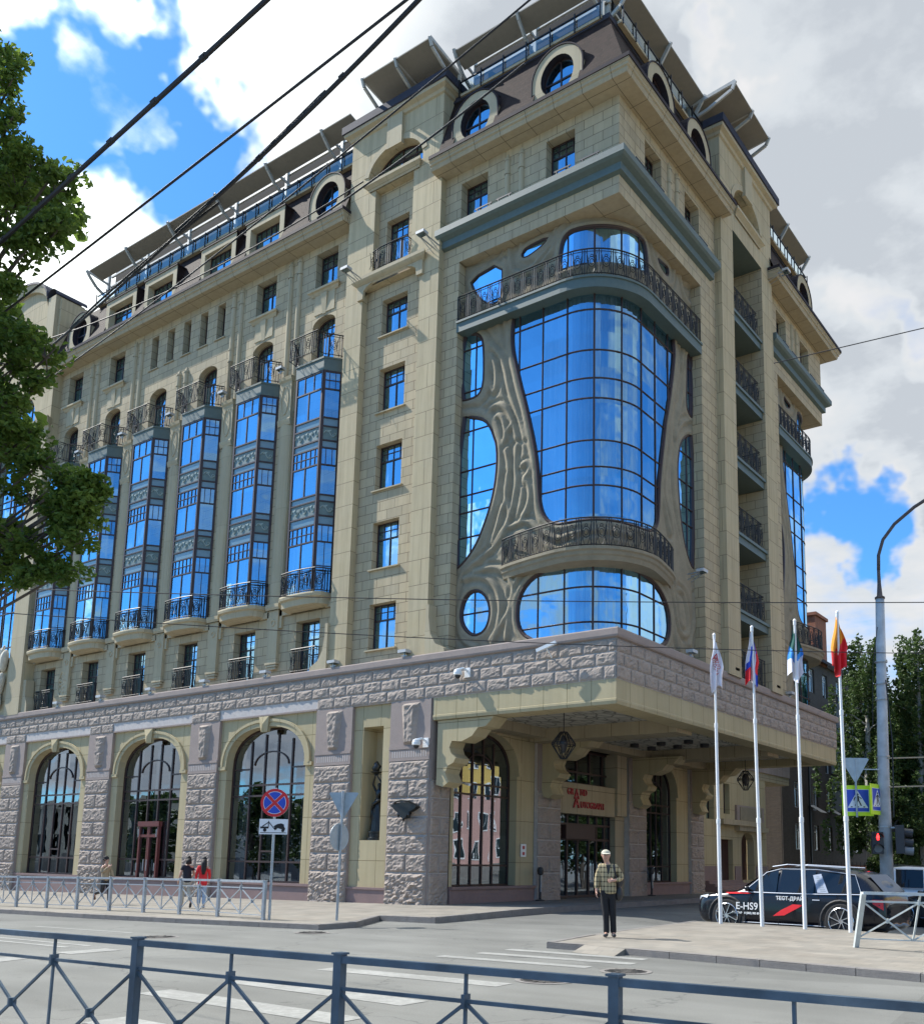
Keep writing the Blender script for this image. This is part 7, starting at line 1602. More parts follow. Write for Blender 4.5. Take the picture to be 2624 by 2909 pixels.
def crossing_sign(c, nrm, w, label):
    c = Vector(c); m_ = MB(); plate(m_, c, rect(-w/2, w/2, -w/2, w/2), nrm, .012); t = m_.build('pedestrian_crossing_sign', SY); tag(t, label, 'road sign', 'crossing signs on the lamp column')
    m_ = MB(); plate(m_, c, rect(-w*.37, w*.37, -w*.37, w*.37), nrm, .004, .013); m_.build('border', SW, t)
    m_ = MB(); plate(m_, c, rect(-w*.355, w*.355, -w*.355, w*.355), nrm, .004, .016); m_.build('sign_field', SB, t)
    m_ = MB(); plate(m_, c, [(-w*.33, -w*.24), (w*.33, -w*.24), (0, w*.33)], nrm, .004, .019); m_.build('triangle', SW, t)
    m_ = MB(); s = w
    def P_(pts): plate(m_, c, [(x*s, y*s) for x, y in pts], nrm, .004, .023)
    P_(circ(.035, 12, c=(.0, .20))); P_([(-.04, .15), (.03, .16), (.05, .03), (-.0, -.02), (-.03, .03)]); P_([(-.03, .02), (.03, .03), (-.05, -.17), (-.1, -.17)]); P_([(.0, .03), (.045, .02), (.13, -.17), (.085, -.17)])
    P_([(-.04, .15), (-.02, .12), (-.1, .06), (-.11, .0), (-.135, .0), (-.125, .08)]); P_([(.03, .15), (.04, .11), (.12, .05), (.13, .07)])
    for u in (-.2, .0, .2): P_([(u-.04, -.22), (u+.03, -.22), (u+.025, -.19), (u-.025, -.19)])
    m_.build('pictogram', SK, t)
crossing_sign((5.88, 4.85, 3.72), (.5, -.866, 0), .95, 'square pedestrian crossing sign with a wide lime border, facing the road')
crossing_sign((6.40, 5.12, 3.76), (.985, -.17, 0), .95, 'pedestrian crossing sign seen at a steep angle beside the lamp column')
m_ = MB(); nb = Vector((-.5, .866, 0)).normalized(); plate(m_, (5.88, 4.72, 4.66), [(-.43, .35), (.0, -.42), (.43, .35), (.38, .39), (-.38, .39)], nb, .012); tt = m_.build('give_way_sign', SG)
tag(tt, 'grey back of an upside-down triangle sign above the crossing sign', 'road sign'); m_ = MB(); m_.bar((5.88, 4.74, 3.2), (5.88, 4.74, 5.0), .05); m_.bar((5.88, 4.74, 4.7), (6.5, 5.2, 4.7), .03); m_.build('post', 'galv', tt)
SIGB = plain('signal_housing', (.035, .035, .038), .5)
t = empty('traffic_light', (6.2, 5.2, 2.1), 'black pedestrian signal showing a red standing figure on the left of the lamp column', 'traffic light')
nrm = Vector((.45, -.893, 0)).normalized()
m_ = MB(); plate(m_, (6.28, 5.3, 2.42), rect(-.17, .17, -.34, .34), nrm, .22); m_.build('housing', SIGB, t)
for zz, mt, nm in ((2.6, SIGB, 'lens_red'), (2.25, plain('lens_grey', (.12, .13, .14), .3), 'lens_green')):
    m_ = MB(); plate(m_, (6.28, 5.3, zz), circ(.13, 16), nrm, .02, .22); m_.build('lens', mt, t)
    m_ = MB(); c = Vector((6.28, 5.3, zz))+nrm*.22; a = Vector((0, 0, 1)).cross(nrm)
    vs = []
    for q in range(9): an = PI*q/8-.0; p = c+a*(.15*math.cos(an))+Vector((0, 0, .15*math.sin(an))); vs += [p, p+nrm*.18-Vector((0, 0, .02))]
    m_.add(vs, [(2*q, 2*q+2, 2*q+3, 2*q+1) for q in range(8)]); m_.build('visor', SIGB, t)
m_ = MB(); C_ = Vector((6.28, 5.3, 2.6))
for pl_ in (circ(.025, 10, c=(0, .08)), [(-.03, .05), (.03, .05), (.028, -.02), (-.028, -.02)], [(-.028, -.02), (-.004, -.02), (-.01, -.1), (-.03, -.1)], [(.004, -.02), (.028, -.02), (.03, -.1), (.01, -.1)], [(-.03, .05), (-.055, -.03), (-.04, -.03), (-.025, .02)], [(.03, .05), (.055, -.03), (.04, -.03), (.025, .02)]): plate(m_, C_, pl_, nrm, .004, .242)
m_.build('red_figure', emis('signal_red', (1., .03, .03), 3.), t)
t = empty('traffic_light', (6.95, 5.6, 2.1), 'dark vehicle signal seen from the side on the right of the lamp column', 'traffic light')
m_ = MB(); n2 = Vector((.96, .28, 0)); plate(m_, (6.82, 5.45, 2.62), rect(-.2, .2, -.52, .35), n2, .25); m_.build('housing', SIGB, t)
for zz in (2.75, 2.45, 2.2):
    m_ = MB(); m_.tube([(7.06, 5.52, zz), (7.3, 5.6, zz-.03)], .13, 14); m_.build('visor', SIGB if zz > 2.3 else plain('visor_grey', (.2, .21, .22), .4), t)
m_ = MB(); m_.bar((6.55, 5.45, 2.0), (6.55, 5.45, 3.0), .14, .1); m_.bar((6.55, 5.45, 2.9), (6.95, 5.5, 2.9), .05); m_.build('bracket', 'galv', t)
# ------------------------------------------------------------------ cars
M['tyre'] = plain('tyre_rubber', (.018, .018, .018), .8); M['alloy'] = plain('alloy', (.62, .63, .65), .25, metal=.9)
M['car_glass'] = glass('car_glass', refl=.10, tint=(.8, .9, 1.), tr=(.10, .12, .13), wav=0.)
M['chrome'] = plain('satin_chrome', (.26, .30, .37), .45, metal=.2, vary=.03); M['carblack'] = plain('car_black', (.004, .005, .009), .22, coat=.35, vary=0, spec=.35)
M['cardark'] = plain('car_lower_trim', (.02, .02, .021), .6)
def car(x, y, z, hd, L, Wd, H, paint, label, seed=0, roof=None, hood=.42, tail=.0, suv=True, wb=None, wr=.4):
    """x,y centre; hd heading vector; body lofted from cross-sections"""
    f = Vector((*hd, 0)).normalized(); lf = Vector((-f.y, f.x, 0)); t = empty('parked_car', (x, y, z), label, 'car')
    tr = lambda p: Vector((x, y, z))+f*p[0]+lf*p[1]+Vector((0, 0, p[2]))
    hl = L/2; w = Wd/2; bel = .60*H if suv else .63*H
    wb = wb or L*.6
    # station: x, bottom, shoulder height, top height, top half width, max half width
    ST = [(hl, .42*H*.8, .40*H, .42*H, .55, .70), (hl-.10, .20, .50*H, .53*H, .72, .90), (hl-.45, .19, .545*H, .585*H, .78, .975), (hl-L*.2, .18, .575*H, .615*H, .8, 1.), (hl-L*.265, .18, bel, .645*H, .82, 1.),
          (hl-L*.33, .18, bel, .80*H, .76, 1.), (hl-L*.405, .18, bel, .94*H, .72, 1.), (hl-L*.50, .18, bel, H, .71, 1.), (0-.1*L, .18, bel+.01, H, .71, 1.), (-.24*L, .18, bel+.02, .99*H, .70, 1.), (-.36*L, .19, bel+.03, .95*H, .68, .995), (-.43*L, .20, bel+.03, .83*H if suv else .75*H, .70, .98), (-.475*L, .24, bel, .68*H, .76, .95), (-hl+.03, .28, .55*H, .60*H, .70, .90), (-hl, .34, .45*H, .50*H, .6, .84)]
    vs = []; n = 0
    for sx, zb, zs, zt, tw, mw in ST:
        half = [(0, zb), (.86*mw, zb), (.97*mw, zb+.10), (1.*mw, zb+.32*(zs-zb)), (.985*mw, zb+.72*(zs-zb)), (.955*mw, zs), (tw*1.0+.03, zs+(zt-zs)*.86), (tw*.88, zt-.012), (tw*.45, zt+.012), (0, zt+.018)]
        n = len(half); ring = [(sx, a*w, b) for a, b in half]+[(sx, -a*w, b) for a, b in half[-2:0:-1]]
        vs.append(ring)
    m = len(vs[0]); m_ = MB(tr); fl = [p for r in vs for p in r]
    m_.add(fl, [(i*m+j, i*m+(j+1) % m, (i+1)*m+(j+1) % m, (i+1)*m+j) for i in range(len(ST)-1) for j in range(m)]+[tuple(range(m)), tuple((len(ST)-1)*m+j for j in range(m))[::-1]])
    body = m_.build('body', paint, t, smooth=True)
    s2 = body.modifiers.new('s', 'SUBSURF'); s2.levels = 2; s2.render_levels = 2
    def sec(px):
        for a, b in zip(ST, ST[1:]):
            if b[0] <= px <= a[0]:
                q = (a[0]-px)/(a[0]-b[0]+1e-9); return [a[i]*(1-q)+b[i]*q for i in range(6)]
        return ST[-1]
    def side(px, pz, s, off=.012):
        _, zb, zs, zt, tw, mw = sec(px)
        if pz <= zs: yy = .985*mw-.03*(max(0, (pz-zb)/(zs-zb)-.72)/.28)
        else: q = min(1, (pz-zs)/(zt-zs+1e-6)/.86); yy = .955*mw*(1-q)+(tw+.03)*q
        return (px, s*(yy*w+off), pz)
    def patch(poly, s, mat, name, off=.012, par=None, th=0):
        mb = MB(tr); tri = tessellate_polygon([[Vector((u, v, 0)) for u, v in poly]]); mb.add([side(u, v, s, off) for u, v in poly], [tuple(q) for q in tri]); return mb.build(name, mat, par or t)
    def band(pts, s, wd, mat, name, off=.02, par=None):
        mb = MB(tr); mb.tube([side(u, v, s, off) for u, v in pts], wd, 5); return mb.build(name, mat, par or t)
    g0 = bel+.03
    for s in (1, -1):
        xa, xb, xc_, xd = hl-L*.29, hl-L*.475, -.165*L, -.37*L
        ws = [[(xa, g0), (xb+.05, g0), (xb+.05, .935*H), (hl-L*.40, .885*H)], [(xb-.04, g0), (xc_+.03, g0), (xc_+.03, .94*H), (xb-.04, .945*H)], [(xc_-.06, g0+.01), (xd-.1, g0+.05), (xd+.05, .86*H), (xc_-.06, .93*H)]]
        for pl in ws:
            # subdivide for the curved tumblehome
            o = patch(pl, s, 'car_glass' if False else 'side_glass', 'side_window', .016)
        band([(xa+.1, g0-.02), (xb, g0-.025), (xc_, g0-.02), (xd-.15, g0+.01)], s, .016, 'chrome', 'window_trim', .012)
        band([(xa, g0), (hl-L*.40, .90*H), (xb, .955*H), (xc_, .955*H), (xd+.1, .89*H), (xd-.12, g0+.03)], s, .010, 'chrome', 'window_trim', .008)
        # wheel arches, wheels
        for wx in (wb/2+.03, -wb/2+.03):
            a = MB(tr); yy = side(wx, .55, s, .0)[1]
            a.tube([(wx+(wr+.10)*math.cos(q), yy*1.0, wr-.02+(wr+.09)*math.sin(q)) for q in [PI*(-.06+1.12*i/14) for i in range(15)]], .035, 6); a.build('wheel_arch', 'cardark', t)
            a = MB(tr); a.tube([(wx, yy*.55, wr-.03), (wx, yy+s*.006, wr-.03)], wr+.075, 24); a.build('wheel_well', 'tyre', t)
            wm = MB(tr)
            for y0, y1, r0, r1 in ((.55, 1.0, wr, wr),): wm.tube([(wx, yy-s*.2, wr), (wx, yy-s*.0, wr), (wx, yy+s*.025, wr)], [wr*.97, wr, wr*.93], 28)
            wo = wm.build('wheel', 'tyre', t); rm = MB(tr); R1 = wr*.74
            rm.tube([(wx+R1*math.cos(q), yy+s*.032, wr+R1*math.sin(q)) for q in [2*PI*i/24 for i in range(24)]], .014, 5, closed=True)
            for i in range(8):
                q = 2*PI*i/8+seed; rm.bar((wx+.05*math.cos(q), yy+s*.03, wr+.05*math.sin(q)), (wx+R1*math.cos(q+.35), yy+s*.034, wr+R1*math.sin(q+.35)), .045, .02, up=(0, 0, 1))
            rm.tube([(wx, yy, wr), (wx, yy+s*.04, wr)], .06, 10); rm.build('rim', 'alloy', wo)
        a = MB(tr); xm = xa-.15; a.tube([side(xm, g0+.02, s, .0), side(xm+.02, g0+.07, s, .14), side(xm-.02, g0+.09, s, .24)], [.03, .075, .06], 8); a.build('wing_mirror', paint, t, smooth=True)
        for hx in (.02*L, -.155*L): band([(hx, bel-.14), (hx-.2, bel-.14)], s, .013, 'chrome', 'door_handle', .02)
        for dx in (xb, xc_-.1): band([(dx, .28), (dx, bel)], s, .005, 'tyre', 'door_gap', .005)
        patch([(hl-.05, .46*H), (hl-.42, .50*H), (hl-.45, .55*H), (hl-.12, .52*H)], s, plain('headlight_glass', (.7, .75, .8), .15), 'headlight', .012)
        patch([(-hl+.05, .42*H), (-hl+.30, .50*H), (-hl+.32, .56*H), (-hl+.06, .56*H)], s, plain('tail_lamp', (.45, .01, .01), .2), 'tail_lamp', .012)
        band([(hl-L*.27, .30), (-.24*L, .30)], s, .010, 'chrome', 'sill_trim', -.004)
    # windscreen and rear window
    def cross(p0, p1, wd0, wd1, mat, name):
        mb = MB(tr); mb.add([(p0[0], -wd0*w, p0[1]), (p0[0], wd0*w, p0[1]), (p1[0], wd1*w, p1[1]), (p1[0], -wd1*w, p1[1])], [(0, 1, 2, 3)]); return mb.build(name, mat, t)
    cross((hl-L*.262, .665*H), (hl-L*.42, .955*H), .78, .68, 'side_glass', 'windscreen'); cross((-.485*L, .66*H), (-.405*L, .90*H), .72, .62, 'side_glass', 'rear_window')
    if roof:
        for s in (1, -1): band([(hl-L*.42, .985*H), (0, 1.02*H), (-.3*L, .985*H)], s, .015, roof, 'roof_rail', -.12)
    return t, tr, side, patch, band
M['side_glass'] = plain('tinted_glass', (.008, .010, .013), .05, spec=.6, coat=.0, vary=0)
# black test-drive SUV
f0, r0 = Vector((3.2, .75)), Vector((6.45, .42)); cc_ = (f0+r0)/2+Vector((.62, .02)); hd = (f0-r0).normalized(); zc_ = gz(4.8, .6)
suv, trS, sideS, patchS, bandS = car(cc_.x-.03, cc_.y, zc_, hd, 5.45, 2.05, 1.83, 'carblack', 'black SUV with white lettering and a red flash on its doors, behind the flagpoles', roof='chrome', wb=3.27, wr=.45)
patchS([(-1.28, 1.15), (-.98, 1.15), (-.80, 1.60), (-1.02, 1.64)], 1, 'chrome', 'pillar_trim', .024)
for i in range(9): bandS([(-1.05+.02*i, 1.2+.045*i), (-1.2+.028*i, 1.2+.045*i)], 1, .004, 'teal_dark', 'pillar_groove', .028)
patchS([(.28, .50), (-.05, .53), (-.60, .82), (-.30, .83), (.05, .66)], 1, FR, 'red_flash', .022); patchS([(1.75, 1.08), (1.1, 1.11), (.9, 1.07), (1.6, 1.05)], 1, FR, 'red_flash', .022)
lfv = Vector((-hd.y, hd.x, 0)); RC = Matrix(((-hd.x, 0, lfv.x), (-hd.y, 0, lfv.y), (0, 1, 0)))
def car_text(txt, size, lx, lz, sx=1.):
    p = trS(sideS(lx, lz, 1, .03)); return text_obj(txt, size, p, RC, 'white', suv, 'door_lettering', ext=.003, sx=sx, font_off=.003)
car_text('E-HS9', .27, 1.38, .64, 1.0); car_text('ФАСТАР   8 (383) 383 89 89', .075, 1.5, .52, 1.0); car_text('ТЕСТ-ДРАЙВ', .135, .18, .93, 1.0)
WPT = plain('car_white', (.72, .73, .74), .2, coat=.8, vary=.02)
GPT = plain('car_grey', (.03, .032, .036), .25, coat=.7, vary=.02)
car(5.9, 9.4, gz(5.9, 9.4), (-.97, -.2), 4.9, 1.95, 1.86, WPT, 'white SUV with black roof rails behind the black test-drive car', roof='black', seed=.3)
car(8.5, 6.6, gz(8.5, 6.6), (-.9, .42), 4.7, 1.85, 1.52, GPT, 'dark grey hatchback parked at the right edge behind the railing', suv=False, seed=.7)
car(9.6, 10.4, gz(9.6, 10.4), (-.95, .3), 4.9, 1.95, 1.80, plain('car_blueblack', (.012, .014, .024), .2, coat=.8, vary=0), 'dark blue SUV farthest right beyond the lamp column', roof='black', seed=.1)
# parked across the street (seen only as reflections in the portico windows)
car(27.0, 19.0, gz(27, 19), (.1, 1.), 4.6, 1.85, 1.5, GPT, 'dark car across the side street, seen only as a reflection in the window', suv=False)
car(27.4, 26.0, gz(27, 26), (.1, 1.), 4.6, 1.85, 1.6, WPT, 'white car across the side street, seen only as a reflection in the window', suv=True)

# ------------------------------------------------------------------ trees
def leaves(m_, c, r, n, size, flat=.7, shell=.35):
    c = Vector(c)
    for _ in range(n):
        d = Vector((random.gauss(0, 1), random.gauss(0, 1), random.gauss(0, 1))).normalized(); q = random.random()**.45
        p = c+Vector((d.x*r, d.y*r, d.z*r*flat))*q
        a = Vector((random.gauss(0, 1), random.gauss(0, 1), random.gauss(0, .6))).normalized(); b = a.cross(Vector((random.gauss(0, 1), random.gauss(0, 1), random.gauss(0, 1)))).normalized()
        s = size*random.uniform(.6, 1.25); nn = a.cross(b)*s*.22
        m_.v += [tuple(p-a*s*.55), tuple(p+b*s*.40-a*s*.12+nn), tuple(p+b*s*.22+a*s*.3+nn), tuple(p+a*s*.6), tuple(p-b*s*.22+a*s*.3+nn), tuple(p-b*s*.40-a*s*.12+nn)]
        k2 = len(m_.v)-6; m_.f += [(k2, k2+1, k2+2, k2+3), (k2, k2+3, k2+4, k2+5)]
def ray_at(dx, dy, dep):
    px, py = dx*1.44176, dy*1.44176; return CAM+(RT*((px-PCX)/FPX)-UP_*((py-PCY)/FPX)+FW)*dep
random.seed(21)
base = Vector((2.6, -21.6, 0)); t = empty('linden_tree', base, 'leafy green linden tree whose branches hang in from the left edge', 'tree')
crown = [(6, 110, 8.8, 0.27), (14, 180, 8.7, 0.24), (-150, 250, 8.8, 0.68), (16, 250, 8.6, 0.2), (6, 330, 8.8, 0.41), (66, 335, 8.7, 0.32), (106, 345, 8.6, 0.23), (96, 385, 8.6, 0.23), (36, 400, 8.9, 0.39), (91, 440, 8.6, 0.21), (121, 445, 8.6, 0.16), (-140, 480, 8.8, 0.59), (16, 480, 8.7, 0.34), (61, 480, 8.6, 0.18), (-14, 560, 8.8, 0.13), (16, 560, 8.5, 0.06), (-150, 650, 8.8, 0.68), (26, 640, 8.7, 0.3), (61, 665, 8.6, 0.25), (91, 705, 8.6, 0.28), (36, 720, 8.8, 0.39), (81, 755, 8.6, 0.25), (16, 790, 8.7, 0.34), (-150, 850, 8.8, 0.72), (11, 830, 8.5, 0.18), (34, 900, 8.7, 0.34), (79, 915, 8.6, 0.3), (124, 960, 8.6, 0.3), (169, 968, 8.5, 0.16), (154, 1010, 8.6, 0.18), (64, 990, 8.8, 0.48), (114, 1040, 8.7, 0.34), (144, 1075, 8.6, 0.23), (44, 1070, 8.7, 0.41), (99, 1110, 8.6, 0.25), (14, 1120, 8.8, 0.32), (124, 1130, 8.6, 0.16), (64, 1140, 8.6, 0.18), (-160, 1050, 8.8, 0.68), (-160, 200, 9.5, 1.3), (-180, 600, 9.5, 1.4), (-180, 950, 9.5, 1.3), (-330, 400, 10.2, 1.7), (-330, 800, 10.2, 1.7), (168, 985, 8.5, 0.16), (165, 955, 8.5, 0.13), (150, 1040, 8.5, 0.15), (180, 965, 8.5, 0.09), (120, 1000, 8.5, 0.2), (50, 860, 8.6, 0.18)]
m_ = MB(); limbs = MB(); limbs.tube([base+Vector((0, 0, -.2)), base+Vector((.1, 0, 3)), base+Vector((.4, -.1, 6)), base+Vector((.9, -.2, 9.5)), base+Vector((1.0, 0, 12.5))], [.26, .2, .15, .09, .03], 10)
for (dx, dy, dep, r) in crown:
    c = ray_at(dx, dy, dep)
    far_ = dx < -100
    for _ in range(max(5, int(r*(26 if not far_ else 9)))):
        d = Vector((random.gauss(0, 1), random.gauss(0, 1), random.gauss(0, .8))).normalized()*r*random.uniform(.1, 1.12)
        q = c+d; rr_ = random.uniform(.07, .17) if not far_ else r*.3
        leaves(m_, q, rr_, int(46*(rr_/.12)**1.3) if not far_ else 160, .058 if not far_ else .14, .75)
        if not far_: limbs.tube([c, c.lerp(q, .6)+Vector((0, 0, .03)), q], [.010, .006, .003], 4)
    st_ = base+Vector((.5, -.1, min(11, max(2.6, c.z-1.2+.3*(c-base).length*-.2)))); mid = st_.lerp(c, .5)+Vector((0, 0, .3))
    limbs.tube([st_, mid, c, c+(c-mid).normalized()*r*.6], [.035, .02, .011, .004], 5)
m_.build('crown', 'leaf', t); limbs.build('trunk', 'bark', t)
def far_tree(x, y, h, r, label, leaf='leaf_dark', birch=False, n=26, droop=False, size=.24, grp='trees on the side street', ln=150):
    z = gz(x, y); t = empty('street_tree', (x, y, z), label, 'tree', grp)
    m_ = MB(); l_ = MB(); top = z+h
    l_.tube([(x, y, z-.2), (x+random.uniform(-.3, .3), y, z+h*.45), (x+random.uniform(-.6, .6), y, z+h*.93)], [.022*h*.8, .014*h, .02], 8)
    for i in range(n):
        f = (i+.5)/n; zc = z+h*(.22+.78*f); rr_ = r*math.sin(min(1, (1-f)*1.5+.08)*PI/2)*random.uniform(.45, 1.05); a = i*2.4+random.random()
        c = Vector((x+rr_*.75*math.cos(a), y+rr_*.75*math.sin(a), zc)); l_.tube([(x, y, zc-.8), ((x+c.x)/2, (y+c.y)/2, zc-.2), c], [.06, .04, .01], 5)
        cr = random.uniform(.5, .95)*r*.42
        if droop:
            for q in range(5):
                d = Vector((random.gauss(0, cr), random.gauss(0, cr), random.uniform(-.2, .4)))
                for s in range(4): leaves(m_, c+d-Vector((0, 0, s*.55)), cr*.38, ln//9, size*.85, 1.3)
        else:
            leaves(m_, c, cr, ln, size, .8); leaves(m_, c+Vector((random.gauss(0, cr), random.gauss(0, cr), random.gauss(0, cr*.6))), cr*.5, ln//3, size)
    m_.build('crown', leaf, t); l_.build('trunk', 'birch' if birch else 'bark', t); return t
random.seed(5)
far_tree(-2.6, 36.5, 16.2, 2.6, 'tall drooping birch at the corner of the brick house, nearest the hotel', birch=True, droop=True, n=28, ln=260)
far_tree(.4, 37.5, 16.6, 2.7, 'tall drooping birch behind the upper part of the lamp column', birch=True, droop=True, n=28, ln=260)
far_tree(3.6, 38.5, 17.0, 2.8, 'tall drooping birch to the right of the lamp column', birch=True, droop=True, n=28, ln=260)
far_tree(1.6, 42.5, 15.0, 4.2, 'dense dark tree filling the gap below the birches', n=34, ln=420, size=.3)
far_tree(-3.2, 43.5, 13.0, 3.4, 'dense dark tree in front of the brick house windows', n=28, ln=380, size=.3)
far_tree(6.4, 41.0, 14.0, 4.2, 'dense dark tree at the right edge of the picture', n=34, ln=420, size=.3)
far_tree(5.2, 32.0, 7.6, 2.4, 'low green tree behind the traffic signal', leaf='leaf_mid', n=22, ln=300, size=.2)
far_tree(-.4, 33.5, 6.4, 2.2, 'low green tree behind the crossing sign', leaf='leaf_mid', n=20, ln=300, size=.2)
far_tree(2.4, 50.0, 16.0, 5.5, 'broad dark tree farthest down the side street', n=34, ln=420, size=.38)
far_tree(11.0, 46.0, 15.0, 5.0, 'broad dark tree beyond the dark blue SUV', n=30, ln=380, size=.38)
far_tree(-.6, 54.0, 15.5, 5.0, 'broad dark tree behind the two left birches', n=30, ln=420, size=.38)
far_tree(7.5, 58.0, 16.0, 5.5, 'broad dark tree behind the right birches', n=30, ln=420, size=.38)
far_tree(-.8, 40.5, 12.0, 3.2, 'dense dark tree between the brick house and the lamp column', n=26, ln=380, size=.28)
# trees across the main street (they show in the shop window reflections)
for i, (x, y, h) in enumerate(((-75, -34, 8.5), (-62, -36, 9), (-50, -33, 8), (-38, -36, 9.5), (-26, -38, 8.5))):
    far_tree(x, y, h, 4.2, ['leafy tree across the main street, seen only in the window reflections', 'second leafy tree across the main street, seen in reflections only', 'third leafy tree across the main street, seen in reflections only', 'fourth leafy tree across the main street, seen in reflections only', 'fifth leafy tree across the main street, seen in reflections only'][i], leaf='leaf_mid', n=16, ln=110, size=.5, grp='trees across the main street')

# ------------------------------------------------------------------ old brick house down the side street
hb = empty('brick_house', (-13, 52, 0), 'old dark brick apartment house with white windows and a tall chimney behind the birches', 'house')
HP = PR(-9.5); bm2 = MB(); holes = []
M['oldbrick'] = ashlar('old_brick', (.13, .105, .085), (.10, .08, .07), (.12, .11, .10), .26, .085, mort=.008)
M['redbrick'] = ashlar('red_brick', (.40, .15, .08), (.33, .12, .07), (.2, .17, .15), .26, .085, mort=.008)
for fl_ in range(5):
    for y0 in (42.6, 46.6, 49.8, 53.3, 57., 60.6): holes.append(rect(y0, y0+1.25, 2.75+3.05*fl_, 4.65+3.05*fl_))
bm2.face(rect(40, 64, -.5, 17.6), holes, HP, 0., .3); bm2.box(-22, -9.55, 39.9, 40, -.5, 17.6); bm2.box(-22, -9.5, 64, 64.1, -.5, 17.6)
bm2.build('wall', 'oldbrick', hb)
m_ = MB(); pbox(m_, HP, 40, 64, -.5, 1.7, -.12, .0); m_.build('base', 'redbrick', hb)
for h in holes: 
    o = window(HP, h, .2, vb=[h[0][0]+.5], hb=[h[2][1]-.5], gm='glass_clear', par=hb, fw=.1, curtain=False); o.data.materials[0] = M['white']
m_ = MB(); m_.add([(-8.9, 39.5, 17.5), (-8.9, 64.5, 17.5), (-15.5, 64.5, 20.4), (-15.5, 39.5, 20.4), (-22, 64.5, 17.5), (-22, 39.5, 17.5), (-8.9, 39.5, 17.75), (-8.9, 64.5, 17.75)], [(6, 7, 2, 3), (3, 2, 4, 5), (0, 1, 7, 6), (0, 3, 5)]); rf = m_.build('roof', 'gutter', hb)
m_ = MB(); m_.box(-10.6, -9.3, 47.9, 50.6, 17.5, 21.3); m_.box(-10.75, -9.15, 47.75, 50.75, 21.3, 21.55); m_.build('chimney', M['redbrick'], rf)
for y0, z0 in ((45.4, 5.6), (49.5, 5.6), (54.2, 5.6)):
    m_ = MB(); m_.add([HP(y0, z0+.55, 0), HP(y0+1.5, z0+.55, 0), HP(y0+1.5, z0-.05, -1.), HP(y0, z0-.05, -1.), HP(y0, z0+.5, 0), HP(y0+1.5, z0+.5, 0)], [(0, 1, 2, 3), (4, 3, 2, 5)]); m_.build('window_awning', plain('house_awning', (.4, .4, .38), .6) if y0 == 45.4 else 'lampgrey', hb)
for z0 in (5.9, 8.95, 12.0):
    m_ = MB(); pbox(m_, HP, 51.3, 53.2, z0, z0+1.2, -1.1, 0); pbox(m_, HP, 51.3, 53.2, z0+1.2, z0+2.6, -1.05, 0); m_.build('glazed_balcony', ashlar('balcony_slats', (.40, .42, .42), (.36, .38, .38), (.2, .2, .2), 4., .16, off=0.), hb)
m_ = MB(); m_.tube([(-9.35, 45.4, 0), (-9.35, 45.4, 17.3)], .08, 6); m_.build('downpipe', 'black', hb)
gr = empty('garden_fence', (-6., 38., 0), 'low fence and scrub in the dark gap beside the low wing', 'fence')
m_ = MB()
for q in range(40): m_.bar((-9.5+.25*q, 39.2, -.1), (-9.5+.25*q, 39.2, 1.9), .03)
m_.bar((-9.5, 39.2, 1.7), (.3, 39.2, 1.7), .04); m_.build('bars', 'iron', gr)
# pink and yellow building across the side street and blocks across the main street: they fill the window reflections
def block(name, x0, x1, y0, y1, h, mats, label, face, nfl, pitch, cat='building'):
    t = empty(name, ((x0+x1)/2, (y0+y1)/2, 0), label, cat)
    m_ = MB(); m_.box(x0, x1, y0, y1, -1.2, h*.58); m_.build('wall', mats[0], t)
    m_ = MB(); m_.box(x0, x1, y0, y1, h*.58, h); m_.box(x0-.3, x1+.3, y0-.3, y1+.3, h, h+.5); m_.build('upper_wall', mats[1], t)
    m_ = MB(); m_.box(x0-.1, x1+.1, y0-.1, y1+.1, -1.2, .9); m_.build('base', 'kerb', t)
    a0, a1 = (y0, y1) if face in 'xX' else (x0, x1); n = int((a1-a0)/pitch); wn = []
    for i in range(n):
        for j in range(nfl):
            if len(wn) >= 96: break
            u = a0+pitch*(i+.5); v = 1.6+j*(h-2)/nfl; m_ = MB()
            PB = {'x': PR(x0-.0), 'y': PF(y0), 'Y': PF(y1)}[face]; s = 1 if face in 'x' else (-1 if face == 'Y' else 1)
            P = (lambda u, v, d: (x0-d*-1*-1, u, v)) if face == 'x' else ((lambda u, v, d: (u, y1-d, v)) if face == 'Y' else PF(y0))
            pbox(m_, P, u-.62, u+.62, v-.08, v+1.98, .0, .06); o = m_.build('window', 'white', t)
            g = MB(); pbox(g, P, u-.5, u-.04, v+.05, v+1.85, .0, .075); pbox(g, P, u+.04, u+.5, v+.05, v+1.85, .0, .075); g.build('pane', 'side_glass', o); wn.append(o)
    return t
PINK = plain('pink_plaster', (.50, .30, .26), .85); YEL = plain('yellow_plaster', (.62, .43, .12), .85); CRM = plain('cream_plaster', (.5, .46, .38), .85)
block('apartment_building', 33, 45, 2, 62, 15.5, [PINK, YEL], 'pink and yellow building across the side street, seen only in the portico windows', 'x', 4, 2.9)
block('apartment_building', -150, -84, -62, -44, 8, [CRM, CRM], 'cream building across the main street, seen only in reflections', 'Y', 5, 4.2)
block('apartment_building', -22, 8, -66, -48, 11, [PINK, CRM], 'tall building across the main street behind the camera', 'Y', 5, 3.6)

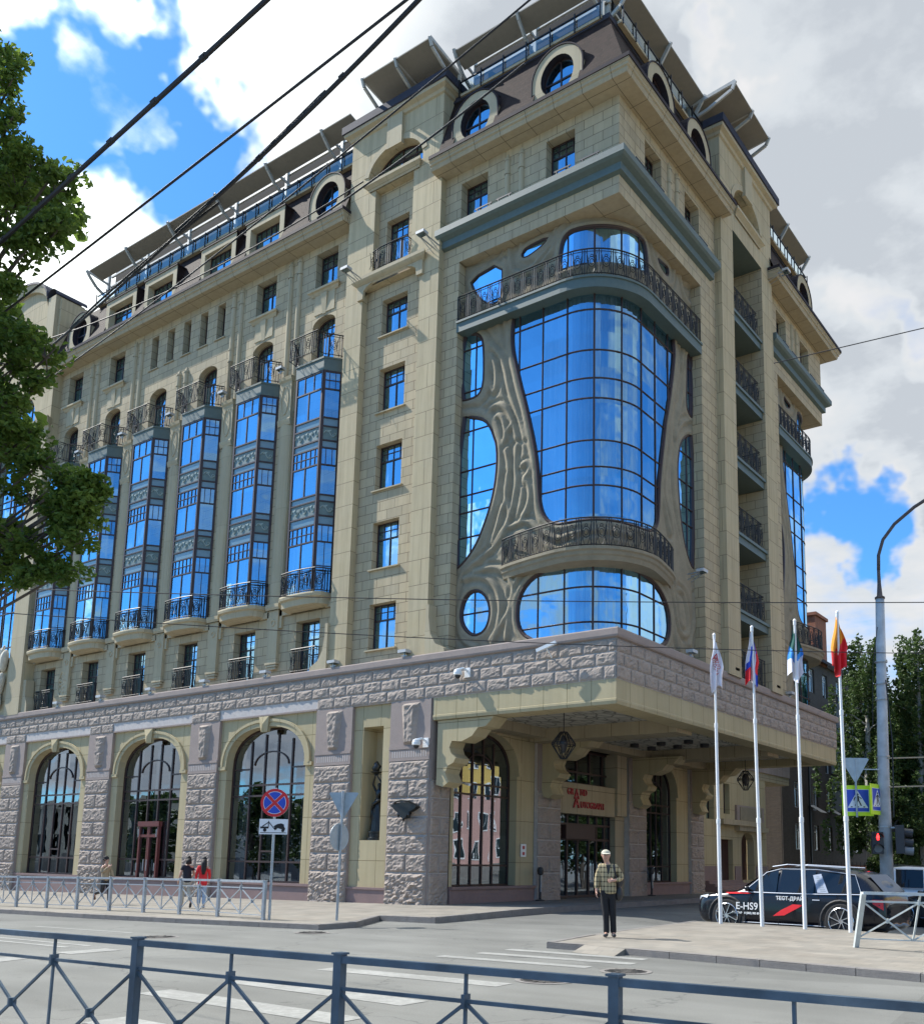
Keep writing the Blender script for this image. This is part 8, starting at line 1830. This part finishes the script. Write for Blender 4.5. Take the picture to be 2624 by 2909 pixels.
# ------------------------------------------------------------------ overhead wires
def span(name, a, b, z, r, label, sag=.25, grp='overhead wires', ext=1.0, bulges=0):
    def on(dx, dy):
        px, py = dx*1.44176, dy*1.44176; d = RT*((px-PCX)/FPX)-UP_*((py-PCY)/FPX)+FW; return CAM+d*((z-CAM.z)/d.z)
    A, B = on(*a), on(*b); A, B = A-(B-A)*ext, B+(B-A)*ext; n = 40; m_ = MB()
    pts = [A.lerp(B, i/n)-Vector((0, 0, sag*4*((i/n)*(1-i/n)-(1/3)*(2/3)*.98))) for i in range(n+1)]
    m_.tube(pts, r, 6)
    for i in range(bulges):
        p = A.lerp(B, .34+.32*i/max(1, bulges)); m_.tube([p-(B-A).normalized()*.025, p+(B-A).normalized()*.025], r*1.3, 6)
    t = m_.build(name, 'cable'); tag(t, label, 'cable', grp); return t
M['cable'] = plain('cable_sheath', (.012, .012, .015), .6)
span('overhead_cable', (0, 478), (525, 0), 7.0, .019, 'thickest black cable crossing the upper left corner of the sky', .05, bulges=6)
span('overhead_cable', (0, 622), (800, 0), 7.5, .012, 'thin black cable running from the left tree to the top edge', .05)
span('overhead_cable', (95, 690), (432, 388), 8.0, .015, 'lower strand of the twisted black cable bundle', .12, ext=.4)
span('overhead_cable', (432, 388), (830, 0), 8.0, .021, 'twisted black cable bundle rising to the top edge', .1, ext=.3, bulges=6)
span('overhead_cable', (140, 640), (432, 392), 8.05, .013, 'upper strand of the twisted black cable bundle', -.05, ext=.0)
span('overhead_cable', (0, 825), (1070, 0), 9.0, .010, 'thin wire passing in front of the stair pavilion', .3, ext=.2)
span('overhead_cable', (75, 690), (640, 425), 9.5, .009, 'thin wire sagging along the main cornice', .25, ext=.1)
span('overhead_cable', (640, 425), (1010, 150), 9.5, .012, 'wire in front of the tall oval opening', .05, ext=.05)
span('overhead_cable', (0, 1165), (1820, 1193), 7.0, .010, 'nearly level wire across the lower windows', .25, ext=.3)
span('overhead_cable', (0, 1213), (1500, 1287), 6.5, .010, 'lower level wire across the coping', .25, ext=.3)
span('overhead_cable', (1650, 686), (1820, 646), 14.0, .012, 'short thin wire in the sky at the right edge', .0, ext=.8)
